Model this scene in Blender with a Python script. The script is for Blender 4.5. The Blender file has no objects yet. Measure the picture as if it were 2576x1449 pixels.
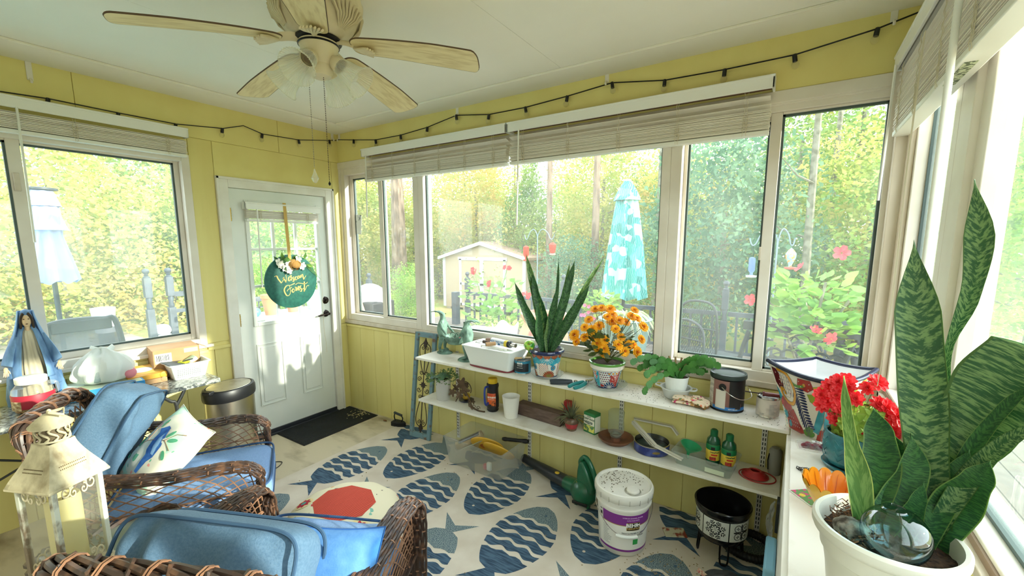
import bpy, math, random
from mathutils import Vector, Matrix, noise
R = math.radians; PI = math.pi
sc = bpy.context.scene
col = sc.collection
rnd = random.Random(7)
# ---------------- camera ----------------
cd = bpy.data.cameras.new('camera'); cam = bpy.data.objects.new('camera', cd); col.objects.link(cam)
cam.location = (3.6698, -2.6312, 1.6382)
_y, _p, _r = 0.5771, 0.1405, -0.0004
_f = Vector((-math.sin(_y)*math.cos(_p), math.cos(_y)*math.cos(_p), -math.sin(_p)))
_x = Vector((math.cos(_y), math.sin(_y), 0)); _u = _x.cross(_f)
_x, _u = _x*math.cos(_r)+_u*math.sin(_r), _u*math.cos(_r)-_x*math.sin(_r)
cam.rotation_euler = Matrix((_x, _u, -_f)).transposed().to_euler()
cd.sensor_width = 36; cd.lens = 36*1083.56/2576; cd.shift_y = 41.16/2576; cd.clip_start = .02; cd.clip_end = 300
sc.camera = cam
# ---------------- world, sun, exposure ----------------
w = bpy.data.worlds.new('sky'); sc.world = w; w.use_nodes = True
nt = w.node_tree; bg = nt.nodes['Background']
bg.inputs[0].default_value = (.86, .93, 1.0, 1); bg.inputs[1].default_value = 3.1
sl = bpy.data.lights.new('sun', 'SUN'); sl.energy = 5.5; sl.angle = R(1.2); sl.color = (1, .93, .8)
sun = bpy.data.objects.new('sun', sl); col.objects.link(sun)
sun.rotation_euler = Vector((1.66, .44, .48)).to_track_quat('Z', 'Y').to_euler()
sun.location = (12, 4, 5)
sc.view_settings.view_transform = 'Standard'; sc.view_settings.look = 'None'
sc.view_settings.exposure = 1.0; sc.view_settings.gamma = 1; sc.view_settings.use_curve_mapping = False
try:
    sc.cycles.max_bounces = 8; sc.cycles.diffuse_bounces = 5; sc.cycles.transparent_max_bounces = 16
    sc.cycles.transmission_bounces = 6; sc.cycles.glossy_bounces = 3; sc.cycles.caustics_reflective = False; sc.cycles.caustics_refractive = False
except Exception: pass
# ---------------- materials ----------------
def lin(h):
    if isinstance(h, str):
        h = [int(h[i:i+2], 16)/255 for i in (0, 2, 4)]
        h = [c/12.92 if c <= .04045 else ((c+.055)/1.055)**2.4 for c in h]
    return (h[0], h[1], h[2], 1)
MC = {}
def mat(name, c, rough=.6, metal=0, c2=None, scale=8, stretch=(1, 1, 1), detail=3, lo=.35, hi=.65, bump=0, bscale=None, alpha=1, spec=.5, sss=0, coat=0, tex='noise', trans=0, ior=1.45, transl=0):
    """Principled material with a procedural second colour and bump."""
    if name in MC: return MC[name]
    m = bpy.data.materials.new(name); m.use_nodes = True; MC[name] = m
    n = m.node_tree.nodes; l = m.node_tree.links; b = n['Principled BSDF']
    b.inputs['Base Color'].default_value = lin(c); b.inputs['Roughness'].default_value = rough; b.inputs['Metallic'].default_value = metal
    b.inputs['Specular IOR Level'].default_value = spec; b.inputs['Coat Weight'].default_value = coat
    b.inputs['Transmission Weight'].default_value = trans; b.inputs['IOR'].default_value = ior
    b.inputs['Alpha'].default_value = alpha
    tc = n.new('ShaderNodeTexCoord'); mp = n.new('ShaderNodeMapping'); l.new(tc.outputs['Object'], mp.inputs[0]); mp.inputs['Scale'].default_value = stretch
    if c2 or bump:
        if tex == 'noise':
            t = n.new('ShaderNodeTexNoise'); t.inputs['Scale'].default_value = scale; t.inputs['Detail'].default_value = detail; f = t.outputs['Fac']
        elif tex == 'wave':
            t = n.new('ShaderNodeTexWave'); t.inputs['Scale'].default_value = scale; t.inputs['Distortion'].default_value = 3; t.inputs['Detail'].default_value = detail; f = t.outputs['Fac']
        elif tex == 'vor':
            t = n.new('ShaderNodeTexVoronoi'); t.inputs['Scale'].default_value = scale; f = t.outputs['Distance']
        l.new(mp.outputs[0], t.inputs['Vector'])
    if c2:
        r = n.new('ShaderNodeValToRGB'); r.color_ramp.elements[0].position = lo; r.color_ramp.elements[1].position = hi
        r.color_ramp.elements[0].color = lin(c); r.color_ramp.elements[1].color = lin(c2)
        l.new(f, r.inputs[0]); l.new(r.outputs[0], b.inputs['Base Color'])
    if bump:
        bp = n.new('ShaderNodeBump'); bp.inputs['Strength'].default_value = bump; bp.inputs['Distance'].default_value = .004
        if bscale:
            t2 = n.new('ShaderNodeTexNoise'); t2.inputs['Scale'].default_value = bscale; t2.inputs['Detail'].default_value = 2; l.new(mp.outputs[0], t2.inputs['Vector']); f = t2.outputs['Fac']
        l.new(f, bp.inputs['Height']); l.new(bp.outputs[0], b.inputs['Normal'])
    if transl:
        tr = n.new('ShaderNodeBsdfTranslucent'); mx = n.new('ShaderNodeMixShader'); mx.inputs[0].default_value = transl
        tr.inputs[0].default_value = lin(c)
        if c2: l.new(r.outputs[0], tr.inputs[0])
        l.new(b.outputs[0], mx.inputs[1]); l.new(tr.outputs[0], mx.inputs[2]); l.new(mx.outputs[0], n['Material Output'].inputs[0])
    return m
def glassy(name, tint=(1, 1, 1), haze=.04, hazecol=(.9, .95, .95), rough=.02, gloss=None, hscale=3, hvar=0):
    """thin pane or thin plastic wall: see-through, reflecting, with a share of scattering dirt"""
    if name in MC: return MC[name]
    m = bpy.data.materials.new(name); m.use_nodes = True; MC[name] = m
    n = m.node_tree.nodes; l = m.node_tree.links; n.remove(n['Principled BSDF'])
    t = n.new('ShaderNodeBsdfTransparent'); t.inputs[0].default_value = (*tint, 1)
    g = n.new('ShaderNodeBsdfGlossy'); g.inputs['Roughness'].default_value = rough
    lw = n.new('ShaderNodeLayerWeight'); lw.inputs[0].default_value = .5
    pw = n.new('ShaderNodeMath'); pw.operation = 'POWER'; l.new(lw.outputs['Facing'], pw.inputs[0]); pw.inputs[1].default_value = 4.5
    fr = n.new('ShaderNodeMath'); fr.operation = 'MULTIPLY_ADD'; l.new(pw.outputs[0], fr.inputs[0]); fr.inputs[1].default_value = .6; fr.inputs[2].default_value = .03
    m1 = n.new('ShaderNodeMixShader'); l.new(fr.outputs[0], m1.inputs[0]); l.new(t.outputs[0], m1.inputs[1]); l.new(g.outputs[0], m1.inputs[2])
    d = n.new('ShaderNodeBsdfDiffuse'); d.inputs[0].default_value = (*hazecol, 1)
    tl = n.new('ShaderNodeBsdfTranslucent'); tl.inputs[0].default_value = (*hazecol, 1)
    m2 = n.new('ShaderNodeMixShader'); m2.inputs[0].default_value = .55; l.new(d.outputs[0], m2.inputs[1]); l.new(tl.outputs[0], m2.inputs[2])
    m3 = n.new('ShaderNodeMixShader'); l.new(m1.outputs[0], m3.inputs[1]); l.new(m2.outputs[0], m3.inputs[2])
    if hvar:
        tc = n.new('ShaderNodeTexCoord'); no = n.new('ShaderNodeTexNoise'); no.inputs['Scale'].default_value = hscale; l.new(tc.outputs['Object'], no.inputs['Vector'])
        mr = n.new('ShaderNodeMapRange'); mr.inputs[1].default_value = .35; mr.inputs[2].default_value = .75; mr.inputs[3].default_value = haze; mr.inputs[4].default_value = haze+hvar
        l.new(no.outputs['Fac'], mr.inputs[0]); l.new(mr.outputs[0], m3.inputs[0])
    else: m3.inputs[0].default_value = haze
    l.new(m3.outputs[0], n['Material Output'].inputs[0])
    return m
# ---------------- mesh builder ----------------
class MB:
    def __init__(s): s.v = []; s.f = []; s.m = []; s.uv = {}; s.M = Matrix.Identity(4); s.i = 0
    def at(s, M): s.M = M; return s
    def add(s, vs, fs, uv=None):
        o = len(s.v)
        for k, p in enumerate(vs):
            s.v.append(s.M @ Vector(p))
            if uv: s.uv[o+k] = uv[k]
        for f in fs: s.f.append([o+k for k in f]); s.m.append(s.i)
        return s
    def box(s, x0, x1, y0, y1, z0, z1, rz=0):
        P = [(x, y, z) for z in (z0, z1) for y in (y0, y1) for x in (x0, x1)]
        if rz:
            cx, cy = (x0+x1)/2, (y0+y1)/2; c, q = math.cos(rz), math.sin(rz)
            P = [(cx+(x-cx)*c-(y-cy)*q, cy+(x-cx)*q+(y-cy)*c, z) for x, y, z in P]
        return s.add(P, [(0, 2, 3, 1), (4, 5, 7, 6), (0, 1, 5, 4), (2, 6, 7, 3), (0, 4, 6, 2), (1, 3, 7, 5)])
    def lathe(s, pr, c=(0, 0, 0), n=24, sx=1, sy=1, a0=0, a1=2*PI, uv=False):
        full = abs(a1-a0-2*PI) < 1e-6; m = n if full else n+1
        vs = []; us = []
        for k, (r, z) in enumerate(pr):
            for j in range(m):
                a = a0+(a1-a0)*j/n
                vs.append((c[0]+r*math.cos(a)*sx, c[1]+r*math.sin(a)*sy, c[2]+z)); us.append((j/n, k/(len(pr)-1)))
        fs = []
        for k in range(len(pr)-1):
            for j in range(n):
                j2 = (j+1) % m if full else j+1
                fs.append((k*m+j, k*m+j2, (k+1)*m+j2, (k+1)*m+j))
        return s.add(vs, fs, us)
    def disc(s, c, r, n=24, up=1):
        vs = [(c[0]+r*math.cos(2*PI*j/n), c[1]+r*math.sin(2*PI*j/n), c[2]) for j in range(n)]
        return s.add(vs, [tuple(range(n)) if up > 0 else tuple(range(n))[::-1]])
    def tube(s, pts, r, n=6, closed=False, flat=1):
        P = [Vector(p) for p in pts]; N = len(P); vs = []; last = None
        for i in range(N):
            t = (P[(i+1) % N]-P[i-1]) if closed or 0 < i < N-1 else (P[1]-P[0] if i == 0 else P[-1]-P[-2])
            if t.length < 1e-9: t = Vector((0, 0, 1))
            t.normalize()
            if last is None: a = t.orthogonal().normalized()
            else:
                a = last - t*last.dot(t)
                a = a.normalized() if a.length > 1e-6 else t.orthogonal().normalized()
            last = a; b = t.cross(a); rr = r[i] if isinstance(r, (list, tuple)) else r
            for j in range(n):
                q = 2*PI*j/n; vs.append(P[i]+a*math.cos(q)*rr+b*math.sin(q)*rr*flat)
        fs = [(i*n+j, i*n+(j+1) % n, ((i+1) % N)*n+(j+1) % n, ((i+1) % N)*n+j) for i in range(N if closed else N-1) for j in range(n)]
        if not closed: fs += [tuple(range(n))[::-1], tuple((N-1)*n+j for j in range(n))]
        return s.add(vs, fs)
    def cyl(s, p0, p1, r0, r1=None, n=16): return s.tube([p0, p1], [r0, r0 if r1 is None else r1], n)
    def grid(s, fn, nu, nv, cu=False):
        vs = []; us = []; m = nu if cu else nu+1
        for j in range(nv+1):
            for i in range(m): vs.append(fn(i/nu, j/nv)); us.append((i/nu, j/nv))
        fs = [(j*m+i, j*m+(i+1) % m, (j+1)*m+(i+1) % m, (j+1)*m+i) for j in range(nv) for i in range(nu)]
        return s.add(vs, fs, us)
    def sph(s, c, r, n=16, k=10, sx=1, sy=1, sz=1):
        return s.grid(lambda u, v: (c[0]+r*sx*math.sin(PI*v)*math.cos(2*PI*u), c[1]+r*sy*math.sin(PI*v)*math.sin(2*PI*u), c[2]-r*sz*math.cos(PI*v)), n, k, True)
    def prism(s, poly, z0, z1):
        n = len(poly); vs = [(x, y, z0) for x, y in poly]+[(x, y, z1) for x, y in poly]
        return s.add(vs, [tuple(range(n))[::-1], tuple(range(n, 2*n))]+[(i, (i+1) % n, n+(i+1) % n, n+i) for i in range(n)])
    def mesh(s, name, mats, ang=38):
        me = bpy.data.meshes.new(name); me.from_pydata([tuple(v) for v in s.v], [], s.f)
        for m in mats if isinstance(mats, (list, tuple)) else [mats]: me.materials.append(m)
        if any(s.m): me.polygons.foreach_set('material_index', s.m)
        if s.uv:
            ul = me.uv_layers.new(name='UVMap'); d = [0.0]*(2*len(me.loops))
            for i, lp in enumerate(me.loops):
                u = s.uv.get(lp.vertex_index, (0, 0)); d[2*i] = u[0]; d[2*i+1] = u[1]
            ul.data.foreach_set('uv', d)
        me.shade_smooth()
        try: me.set_sharp_from_angle(angle=R(ang))
        except Exception: pass
        me.update(); return me
def O(name, mb, mats, par=None, bevel=0, loc=None, rot=None, label=None, kind=None, ang=38, solid=0):
    me = mb.mesh(name, mats, ang) if isinstance(mb, MB) else mb
    o = bpy.data.objects.new(name, me); col.objects.link(o)
    if par: o.parent = par
    if loc: o.location = loc
    if rot: o.rotation_euler = rot
    if solid: md = o.modifiers.new('thickness', 'SOLIDIFY'); md.thickness = solid; md.offset = 0
    if bevel: md = o.modifiers.new('bevel', 'BEVEL'); md.width = bevel; md.segments = 2; md.limit_method = 'ANGLE'
    if label: o['label'] = label
    if kind: o['kind'] = kind
    return o
def T(name, label, cat, loc=(0, 0, 0), rz=0, group=None):
    o = bpy.data.objects.new(name, None); col.objects.link(o); o.empty_display_size = .05
    o.location = loc; o.rotation_euler = (0, 0, rz); o['label'] = label; o['category'] = cat
    if group: o['group'] = group
    return o
def tag(o, label, cat, group=None, kind=None):
    o['label'] = label; o['category'] = cat
    if group: o['group'] = group
    if kind: o['kind'] = kind
    return o
def S(name, loc=(0, 0, 0)):
    o = bpy.data.objects.new(name, None); col.objects.link(o); o.location = loc; o['kind'] = 'structure'; o.empty_display_size = .05; return o
def dup(o, label=None, **kw):
    c = o.copy(); col.objects.link(c)
    for k, v in kw.items(): setattr(c, k, v)
    if label: c['label'] = label
    for ch in [x for x in o.children]:
        d = dup(ch); d.parent = c
    return c
def cp(o, par, loc=None, rot=None, scale=None):
    c = o.copy(); col.objects.link(c); c.parent = par
    if loc is not None: c.location = loc
    if rot is not None: c.rotation_euler = rot
    if scale is not None: c.scale = scale
    return c
def TR(x=0, y=0, z=0, rx=0, ry=0, rz=0, s=1):
    return Matrix.Translation((x, y, z)) @ Matrix.Rotation(rz, 4, 'Z') @ Matrix.Rotation(ry, 4, 'Y') @ Matrix.Rotation(rx, 4, 'X') @ Matrix.Scale(s, 4)
def text(name, s, size, m, par, M, wrap=0, ext=.0006, shear=0, bold=0, align='CENTER', label=None):
    """lettering as thin geometry; M places it (x right, y up, z out); wrap bends it round a cylinder of that radius whose axis is local y"""
    cu = bpy.data.curves.new(name, 'FONT'); cu.body = s; cu.size = size; cu.align_x = align; cu.align_y = 'CENTER'; cu.extrude = ext; cu.shear = shear; cu.offset = bold; cu.resolution_u = 2
    t = bpy.data.objects.new(name, cu); col.objects.link(t); dg = bpy.context.evaluated_depsgraph_get()
    me = bpy.data.meshes.new_from_object(t.evaluated_get(dg)); bpy.data.objects.remove(t); bpy.data.curves.remove(cu)
    for v in me.vertices:
        p = v.co.copy()
        if wrap: a = p.x/wrap; p = Vector(((wrap+p.z)*math.sin(a), p.y, (wrap+p.z)*math.cos(a)))
        v.co = M @ p
    me.materials.clear(); me.materials.append(m)
    o = bpy.data.objects.new(name, me); col.objects.link(o); o.parent = par
    if label: o['label'] = label
    return o
def arc(c, r, a0, a1, n=10, ax='xz'):
    out = []
    for i in range(n+1):
        a = a0+(a1-a0)*i/n; u, v = r*math.cos(a), r*math.sin(a)
        out.append({'xz': (c[0]+u, c[1], c[2]+v), 'yz': (c[0], c[1]+u, c[2]+v), 'xy': (c[0]+u, c[1]+v, c[2])}[ax])
    return out
def spline(P, n=6, closed=False):
    P = [Vector(p) for p in P]; N = len(P); out = []
    for i in range(N if closed else N-1):
        if closed: a, b, c, d = P[i-1], P[i], P[(i+1) % N], P[(i+2) % N]
        else: a, b, c, d = P[max(i-1, 0)], P[i], P[i+1], P[min(i+2, N-1)]
        for k in range(n):
            t = k/n; out.append(.5*((2*b)+(c-a)*t+(2*a-5*b+4*c-d)*t*t+(3*b-a-3*c+d)*t**3))
    if not closed: out.append(P[-1])
    return out
def spiral(c, r, a0, turns, n=20, s=1, plane='xz'):
    out = []
    for i in range(n+1):
        t = i/n; q = r*(1-.85*t); a = a0+s*turns*2*PI*t; u, v = q*math.cos(a), q*math.sin(a)
        out.append((c[0]+u, c[1], c[2]+v) if plane == 'xz' else (c[0], c[1]+u, c[2]+v))
    return out
# palette
WHITE = mat('white_paint', 'EDEBE2', .45, c2='E2DED2', scale=5, bump=.05, bscale=60)
VINYL = mat('white_vinyl', 'E9E3D8', .4, c2='DCD4C6', scale=4)
VINYLD = mat('weathered_vinyl', 'D9CFBF', .45, c2='C4B8A4', scale=9)
YEL = mat('yellow_paint', 'E7DC92', .55, c2='E0D286', scale=6, stretch=(1, 1, .12), bump=.35, bscale=26)
YELS = mat('yellow_smooth', 'E7DC90', .5, c2='E1D386', scale=3, bump=.1, bscale=40)
BLACK = mat('black_plastic', '16171A', .4)
BLACKM = mat('black_metal', '1C1C1E', .4, .6)
GASK = mat('dark_gasket', '4A5A58', .5)
STEEL = mat('steel', 'C9C6BE', .22, 1)
CEIL = mat('ceiling_paint', 'F2EFE2', .7, c2='EDEADB', scale=1.5, bump=.06, bscale=90)
GLASS = glassy('window_glass', (.97, .99, .98), .045, hvar=.06, hscale=2)
GLASSD = glassy('dusty_glass', (.97, .99, .98), .06, (.82, .93, .9), hvar=.08, hscale=2.2)
GLASSC = glassy('hazy_glass', (.95, .99, .97), .04, (.8, .93, .9), hvar=.08, hscale=2)
SOIL = mat('potting_soil', '1F140D', .95, c2='4A3423', scale=120, bump=1, bscale=150)
# ================= SETTING =================
H = 2.657; LX = 4.067; YB = -3.0
CONC = mat('concrete', 'C9BDA2', .75, c2='7D6F57', scale=2.6, stretch=(1, 2.2, 1), detail=8, lo=.5, hi=.78, bump=.12, bscale=40)
O('floor', MB().box(-.12, LX+.12, YB-.12, .12, -.12, 0), CONC, kind='structure')
ce = S('ceiling')
for x0, x1, y0, y1 in [(-.12, 1.22, YB-.12, .12), (1.2215, 2.44, YB-.12, .12), (2.4415, LX+.12, YB-.12, .12)]:
    O('ceiling_panel', MB().box(x0, x1, y0, y1, H, H+.1), CEIL, ce)
O('trim_1', MB().box(0, .30, YB, 0, H-.014, H), CEIL, kind='structure', bevel=.003)
O('trim_2', MB().box(.30, LX, -.22, 0, H-.013, H), CEIL, kind='structure', bevel=.003)
# left wall (door and large window)
wl = MB()
for a in [(-3.12, -2.85, 0, H), (-2.85, -1.22, 2.262, H), (-2.85, -1.22, 0, .884), (-1.22, -1.065, 0, H), (-1.065, -.08, 2.141, H), (-.08, .12, 0, H)]:
    wl.box(-.12, -.004, a[0], a[1], a[2], a[3])
wl.box(-.1, 0, -1.30, -1.065, .84, .885)
W_L = O('wall_left', wl, YELS, kind='structure')
def boards(par, n0, n1, axis, lo, hi, z0, z1, wd=.2025, m=YEL):
    x = lo; k = 0
    while x < hi-.01:
        e = min(x+wd, hi); b = MB()
        if axis == 'y': b.box(-.006, .003, x+.0015, e-.0015, z0, z1)
        else: b.box(x+.0015, e-.0015, -.003, .006, z0, z1)
        O('siding_board', b, m, par, bevel=.0015); x = e
boards(W_L, 0, 0, 'y', -3.0, -1.065, .0, .834); boards(W_L, 0, 0, 'y', -1.22, -1.065, .89, 2.386, .16)
boards(W_L, 0, 0, 'y', -3.0, -1.22, 2.262, 2.386, 9, YELS); boards(W_L, 0, 0, 'y', -1.065, -.08, 2.142, 2.386, 9, YELS); boards(W_L, 0, 0, 'y', -3, 0, 2.389, H, 1.22, YELS)
boards(W_L, 0, 0, 'y', -.08, 0, .0, .832); boards(W_L, 0, 0, 'y', -.08, 0, .862, 2.386)
t = MB(); t.box(0, .014, -.08, 0, .834, .858); t.box(0, .014, -1.22, -1.065, .835, .86); t.box(0, .014, -3.0, -1.22, .82, .845)
O('trim_3', t, YEL, kind='structure', bevel=.002)
# back wall (long window wall)
wb = MB(); wb.box(0, LX+.12, .004, .12, 2.388, H); wb.box(0, LX+.12, .004, .12, 0, .868)
W_B = O('wall_back', wb, YELS, kind='structure')
boards(W_B, 0, 0, 'x', .004, LX, 0, .832, .2)
boards(W_B, 0, 0, 'x', 0, LX, 2.39, H, 9, YELS)
O('trim_4', MB().box(0, LX, -.016, .0, .834, .858), YEL, kind='structure', bevel=.003)
# right wall
wr = MB(); wr.box(LX, LX+.12, YB-.12, .0, 0, .93); wr.box(LX, LX+.12, YB-.12, 0, 2.36, H); wr.box(LX, LX+.12, YB-.12, -2.95, .93, 2.36)
O('wall_right', wr, YELS, kind='structure')
# wall behind the camera, pale siding
O('wall_front', MB().box(-.12, LX+.12, YB-.12, YB, 0, H), mat('house_siding', 'E9E6DA', .6, c2='E2DECF', scale=3), kind='structure')
# ---- long window wall, back ----
def pane(par, x0, x1, z0, z1, y, gl=GLASS, ax='x'):
    b = MB(); g = MB(); k = .011
    if ax == 'x':
        b.box(x0, x1, y-.003, y+.003, z0, z1)
        for q in [(x0, x0+k, z0, z1), (x1-k, x1, z0, z1), (x0, x1, z0, z0+k), (x0, x1, z1-k, z1)]: g.box(q[0], q[1], y-.009, y+.012, q[2], q[3])
    else:
        b.box(y-.003, y+.003, x0, x1, z0, z1)
        for q in [(x0, x0+k, z0, z1), (x1-k, x1, z0, z1), (x0, x1, z0, z0+k), (x0, x1, z1-k, z1)]: g.box(y-.012, y+.009, q[0], q[1], q[2], q[3])
    O('pane', b, gl, par); O('glazing_strip', g, GASK, par)
def frame(par, x0, x1, z0, z1, t, y0, y1, m=VINYL, ax='x', name='sash'):
    b = MB(); tl, tr, tb, tt = t
    for q in [(x0, x0+tl, z0, z1), (x1-tr, x1, z0, z1), (x0+tl, x1-tr, z0, z0+tb), (x0+tl, x1-tr, z1-tt, z1)]:
        if ax == 'x': b.box(q[0], q[1], y0, y1, q[2], q[3])
        else: b.box(y0, y1, q[0], q[1], q[2], q[3])
    return O(name, b, m, par, bevel=.003)
w1 = S('window_1')   # small sliding window in the corner
frame(w1, .03, 1.03, .90, 2.33, (.05, .06, .06, .06), .0, .1, name='window_frame')
frame(w1, .08, .56, .96, 2.27, (.05, .045, .015, .03), .055, .085); pane(w1, .13, .515, .975, 2.24, .07)
frame(w1, .52, .98, .96, 2.27, (.055, .02, .015, .03), .02, .05); pane(w1, .575, .96, .975, 2.24, .035)
w2 = S('window_2')   # picture window
frame(w2, 1.03, 3.04, .88, 2.33, (.06, .05, .07, .06), .0, .1, name='window_frame'); pane(w2, 1.09, 2.99, .95, 2.27, .04)
w3 = S('window_3')   # sliding window at the right
frame(w3, 3.04, 4.02, .88, 2.36, (.06, .035, .07, .07), .0, .1, name='window_frame')
frame(w3, 3.10, 3.57, .95, 2.29, (.02, .05, .03, .03), .055, .085); pane(w3, 3.12, 3.52, .98, 2.26, .07)
frame(w3, 3.52, 3.985, .95, 2.29, (.05, .0, .012, .012), .012, .05); pane(w3, 3.57, 3.985, .962, 2.278, .03)
O('latch', MB().box(3.512, 3.522, .0, .015, 1.55, 1.62), VINYLD, w3, bevel=.002)
t = MB(); t.box(.0, LX, -.012, .0, 2.33, 2.388); t.box(0, .03, -.008, .1, .88, 2.34); t.box(.03, LX, -.006, .1, 2.32, 2.34); O('trim_5', t, VINYL, kind='structure', bevel=.003)
t = MB(); t.box(.0, LX, -.022, .1, .866, .90); O('trim_6', t, VINYLD, kind='structure', bevel=.004)
t = MB(); t.box(4.005, LX, -.055, .12, .88, 2.388); t.box(4.045, LX, -.10, -.05, .93, 2.36); O('trim_7', t, mat('post_paint', 'E3D8C8', .5, c2='CDBFAA', scale=7, stretch=(1, 1, .3)), kind='structure', bevel=.003)
# ---- left wall window ----
w4 = S('window_4')
frame(w4, -2.85, -1.22, .884, 2.262, (.05, .05, .05, .05), -.1, .012, VINYL, 'y', 'window_frame')
frame(w4, -2.80, -2.03, .934, 2.24, (.05, .055, .05, .04), -.035, -.008, VINYL, 'y'); pane(w4, -2.75, -2.085, .985, 2.2, -.02, GLASSD, 'y')
frame(w4, -2.09, -1.27, .934, 2.24, (.05, .03, .04, .04), -.075, -.045, VINYL, 'y'); pane(w4, -2.04, -1.30, .975, 2.2, -.06, GLASSD, 'y')
O('latch', MB().box(-.008, .008, -2.075, -2.05, 1.93, 2.03), VINYLD, w4, bevel=.003)
O('window_sill', MB().box(-.05, .04, -2.9, -1.19, .866, .888), VINYL, w4, bevel=.004)
# ---- right wall windows ----
w5 = S('window_5')
frame(w5, -.70, -.05, .93, 2.36, (.06, .07, .055, .06), 4.067, 4.17, VINYL, 'y', 'window_frame')
pane(w5, -.63, -.12, .985, 2.3, 4.12, GLASSC, 'y')
frame(w5, -2.95, -.70, .93, 2.36, (.06, .12, .055, .06), 4.067, 4.17, VINYL, 'y', 'window_frame')
pane(w5, -1.74, -.83, .985, 2.3, 4.12, GLASSC, 'y'); pane(w5, -2.88, -1.76, .985, 2.3, 4.1, GLASSC, 'y')
O('sash', MB().box(4.085, 4.125, -.90, -.82, .985, 2.30), VINYL, w5, bevel=.003); O('sash', MB().box(4.08, 4.13, -1.78, -1.72, .985, 2.30), VINYL, w5, bevel=.003)
t = MB(); t.box(4.045, 4.09, -2.95, -.06, .93, .955); O('window_sill', t, VINYLD, w5, bevel=.003)
O('track', MB().box(4.06, 4.066, -2.9, -.1, .955, .975), mat('grimy_track', '8A7460', .7), w5)
# ---- door ----
DW = mat('door_paint', 'E6E9E2', .38, c2='DDE2DA', scale=3)
d1 = S('door_1')
b = MB()
for q in [(-1.065, -.9836, 0, 2.141), (-.1646, -.08, 0, 2.141), (-.9836, -.1646, 2.064, 2.141)]: b.box(-.1, .018, q[0], q[1], q[2], q[3])
for q in [(-1.065, -1.045, 0, 2.141), (-.10, -.08, 0, 2.141), (-1.065, -.08, 2.121, 2.141)]: b.box(.018, .025, q[0], q[1], q[2], q[3])
O('door_frame', b, WHITE, d1, bevel=.003)
b = MB(); gx = (-.85, -.26, .985, 1.955)
for q in [(-.979, gx[0], .047, 2.059), (gx[1], -.169, .047, 2.059), (gx[0], gx[1], .047, gx[2]), (gx[0], gx[1], gx[3], 2.059)]: b.box(-.045, -.005, *q)
O('door_slab', b, DW, d1)
def moulding(y0, y1, z0, z1, w, par, name='moulding', x=-.005, h=.008, m=DW):
    b = MB()
    for q in [(y0, y0+w, z0, z1), (y1-w, y1, z0, z1), (y0+w, y1-w, z0, z0+w), (y0+w, y1-w, z1-w, z1)]: b.box(x, x+h, *q)
    return O(name, b, m, par, bevel=.003)
moulding(gx[0]-.025, gx[1]+.025, gx[2]-.025, gx[3]+.025, .03, d1, 'glass_surround', h=.012)
for y0, y1 in [(-.867, -.645), (-.49, -.288)]:
    p = moulding(y0, y1, .275, .808, .012, d1, 'panel_moulding'); O('raised_panel', MB().box(-.006, .0, y0+.03, y1-.03, .305, .778), DW, d1, bevel=.004)
for i in range(3):
    for j in range(3):
        y0 = gx[0]+i*.1967; z0 = gx[2]+j*.303; O('pane', MB().box(-.027, -.023, y0, y0+.1967, z0, z0+.303), GLASS, d1)
for i in (1, 2):
    O('muntin', MB().box(-.035, -.008, gx[0]+i*.1967-.011, gx[0]+i*.1967+.011, gx[2], gx[3]), DW, d1, bevel=.004)
    O('muntin', MB().box(-.034, -.009, gx[0], gx[1], gx[2]+i*.303-.010, gx[2]+i*.303+.010), DW, d1, bevel=.004)
BRASS = mat('brass', 'B99A4E', .35, .8)
for z in (1.86, 1.03, .25):
    b = MB(); b.cyl((.006, -.981, z-.05), (.006, -.981, z+.05), .008); [b.cyl((.006, -.981, z+q-.002), (.006, -.981, z+q+.002), .0095) for q in (-.03, -.01, .01, .03)]
    O('hinge', b, BRASS, d1)
BRZ = mat('dark_bronze', '2B2320', .3, .8)
b = MB(); b.at(TR(-.005, -.222, 1.11, ry=PI/2)).lathe([(0, .025), (.012, .025), (.02, .018), (.033, .014), (.035, 0)]); b.at(TR()).box(.018, .028, -.232, -.212, 1.106, 1.114); O('deadbolt', b, BRZ, d1)
b = MB(); b.at(TR(-.005, -.222, .985, ry=PI/2)).lathe([(0, .06), (.012, .06), (.013, .04), (.011, .02), (.03, .014), (.034, 0)]); b.at(TR()).tube([(.045, -.222, .985), (.052, -.25, .985), (.05, -.30, .98), (.04, -.325, .975)], [.011, .009, .008, .006], 8); O('door_handle', b, BRZ, d1)
b = MB(); b.box(-.006, .03, -.985, -.163, .0, .02); b.box(-.002, .012, -.98, -.168, .02, .05); O('threshold', b, mat('threshold', '2A2D33', .5), d1, bevel=.003)
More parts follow.
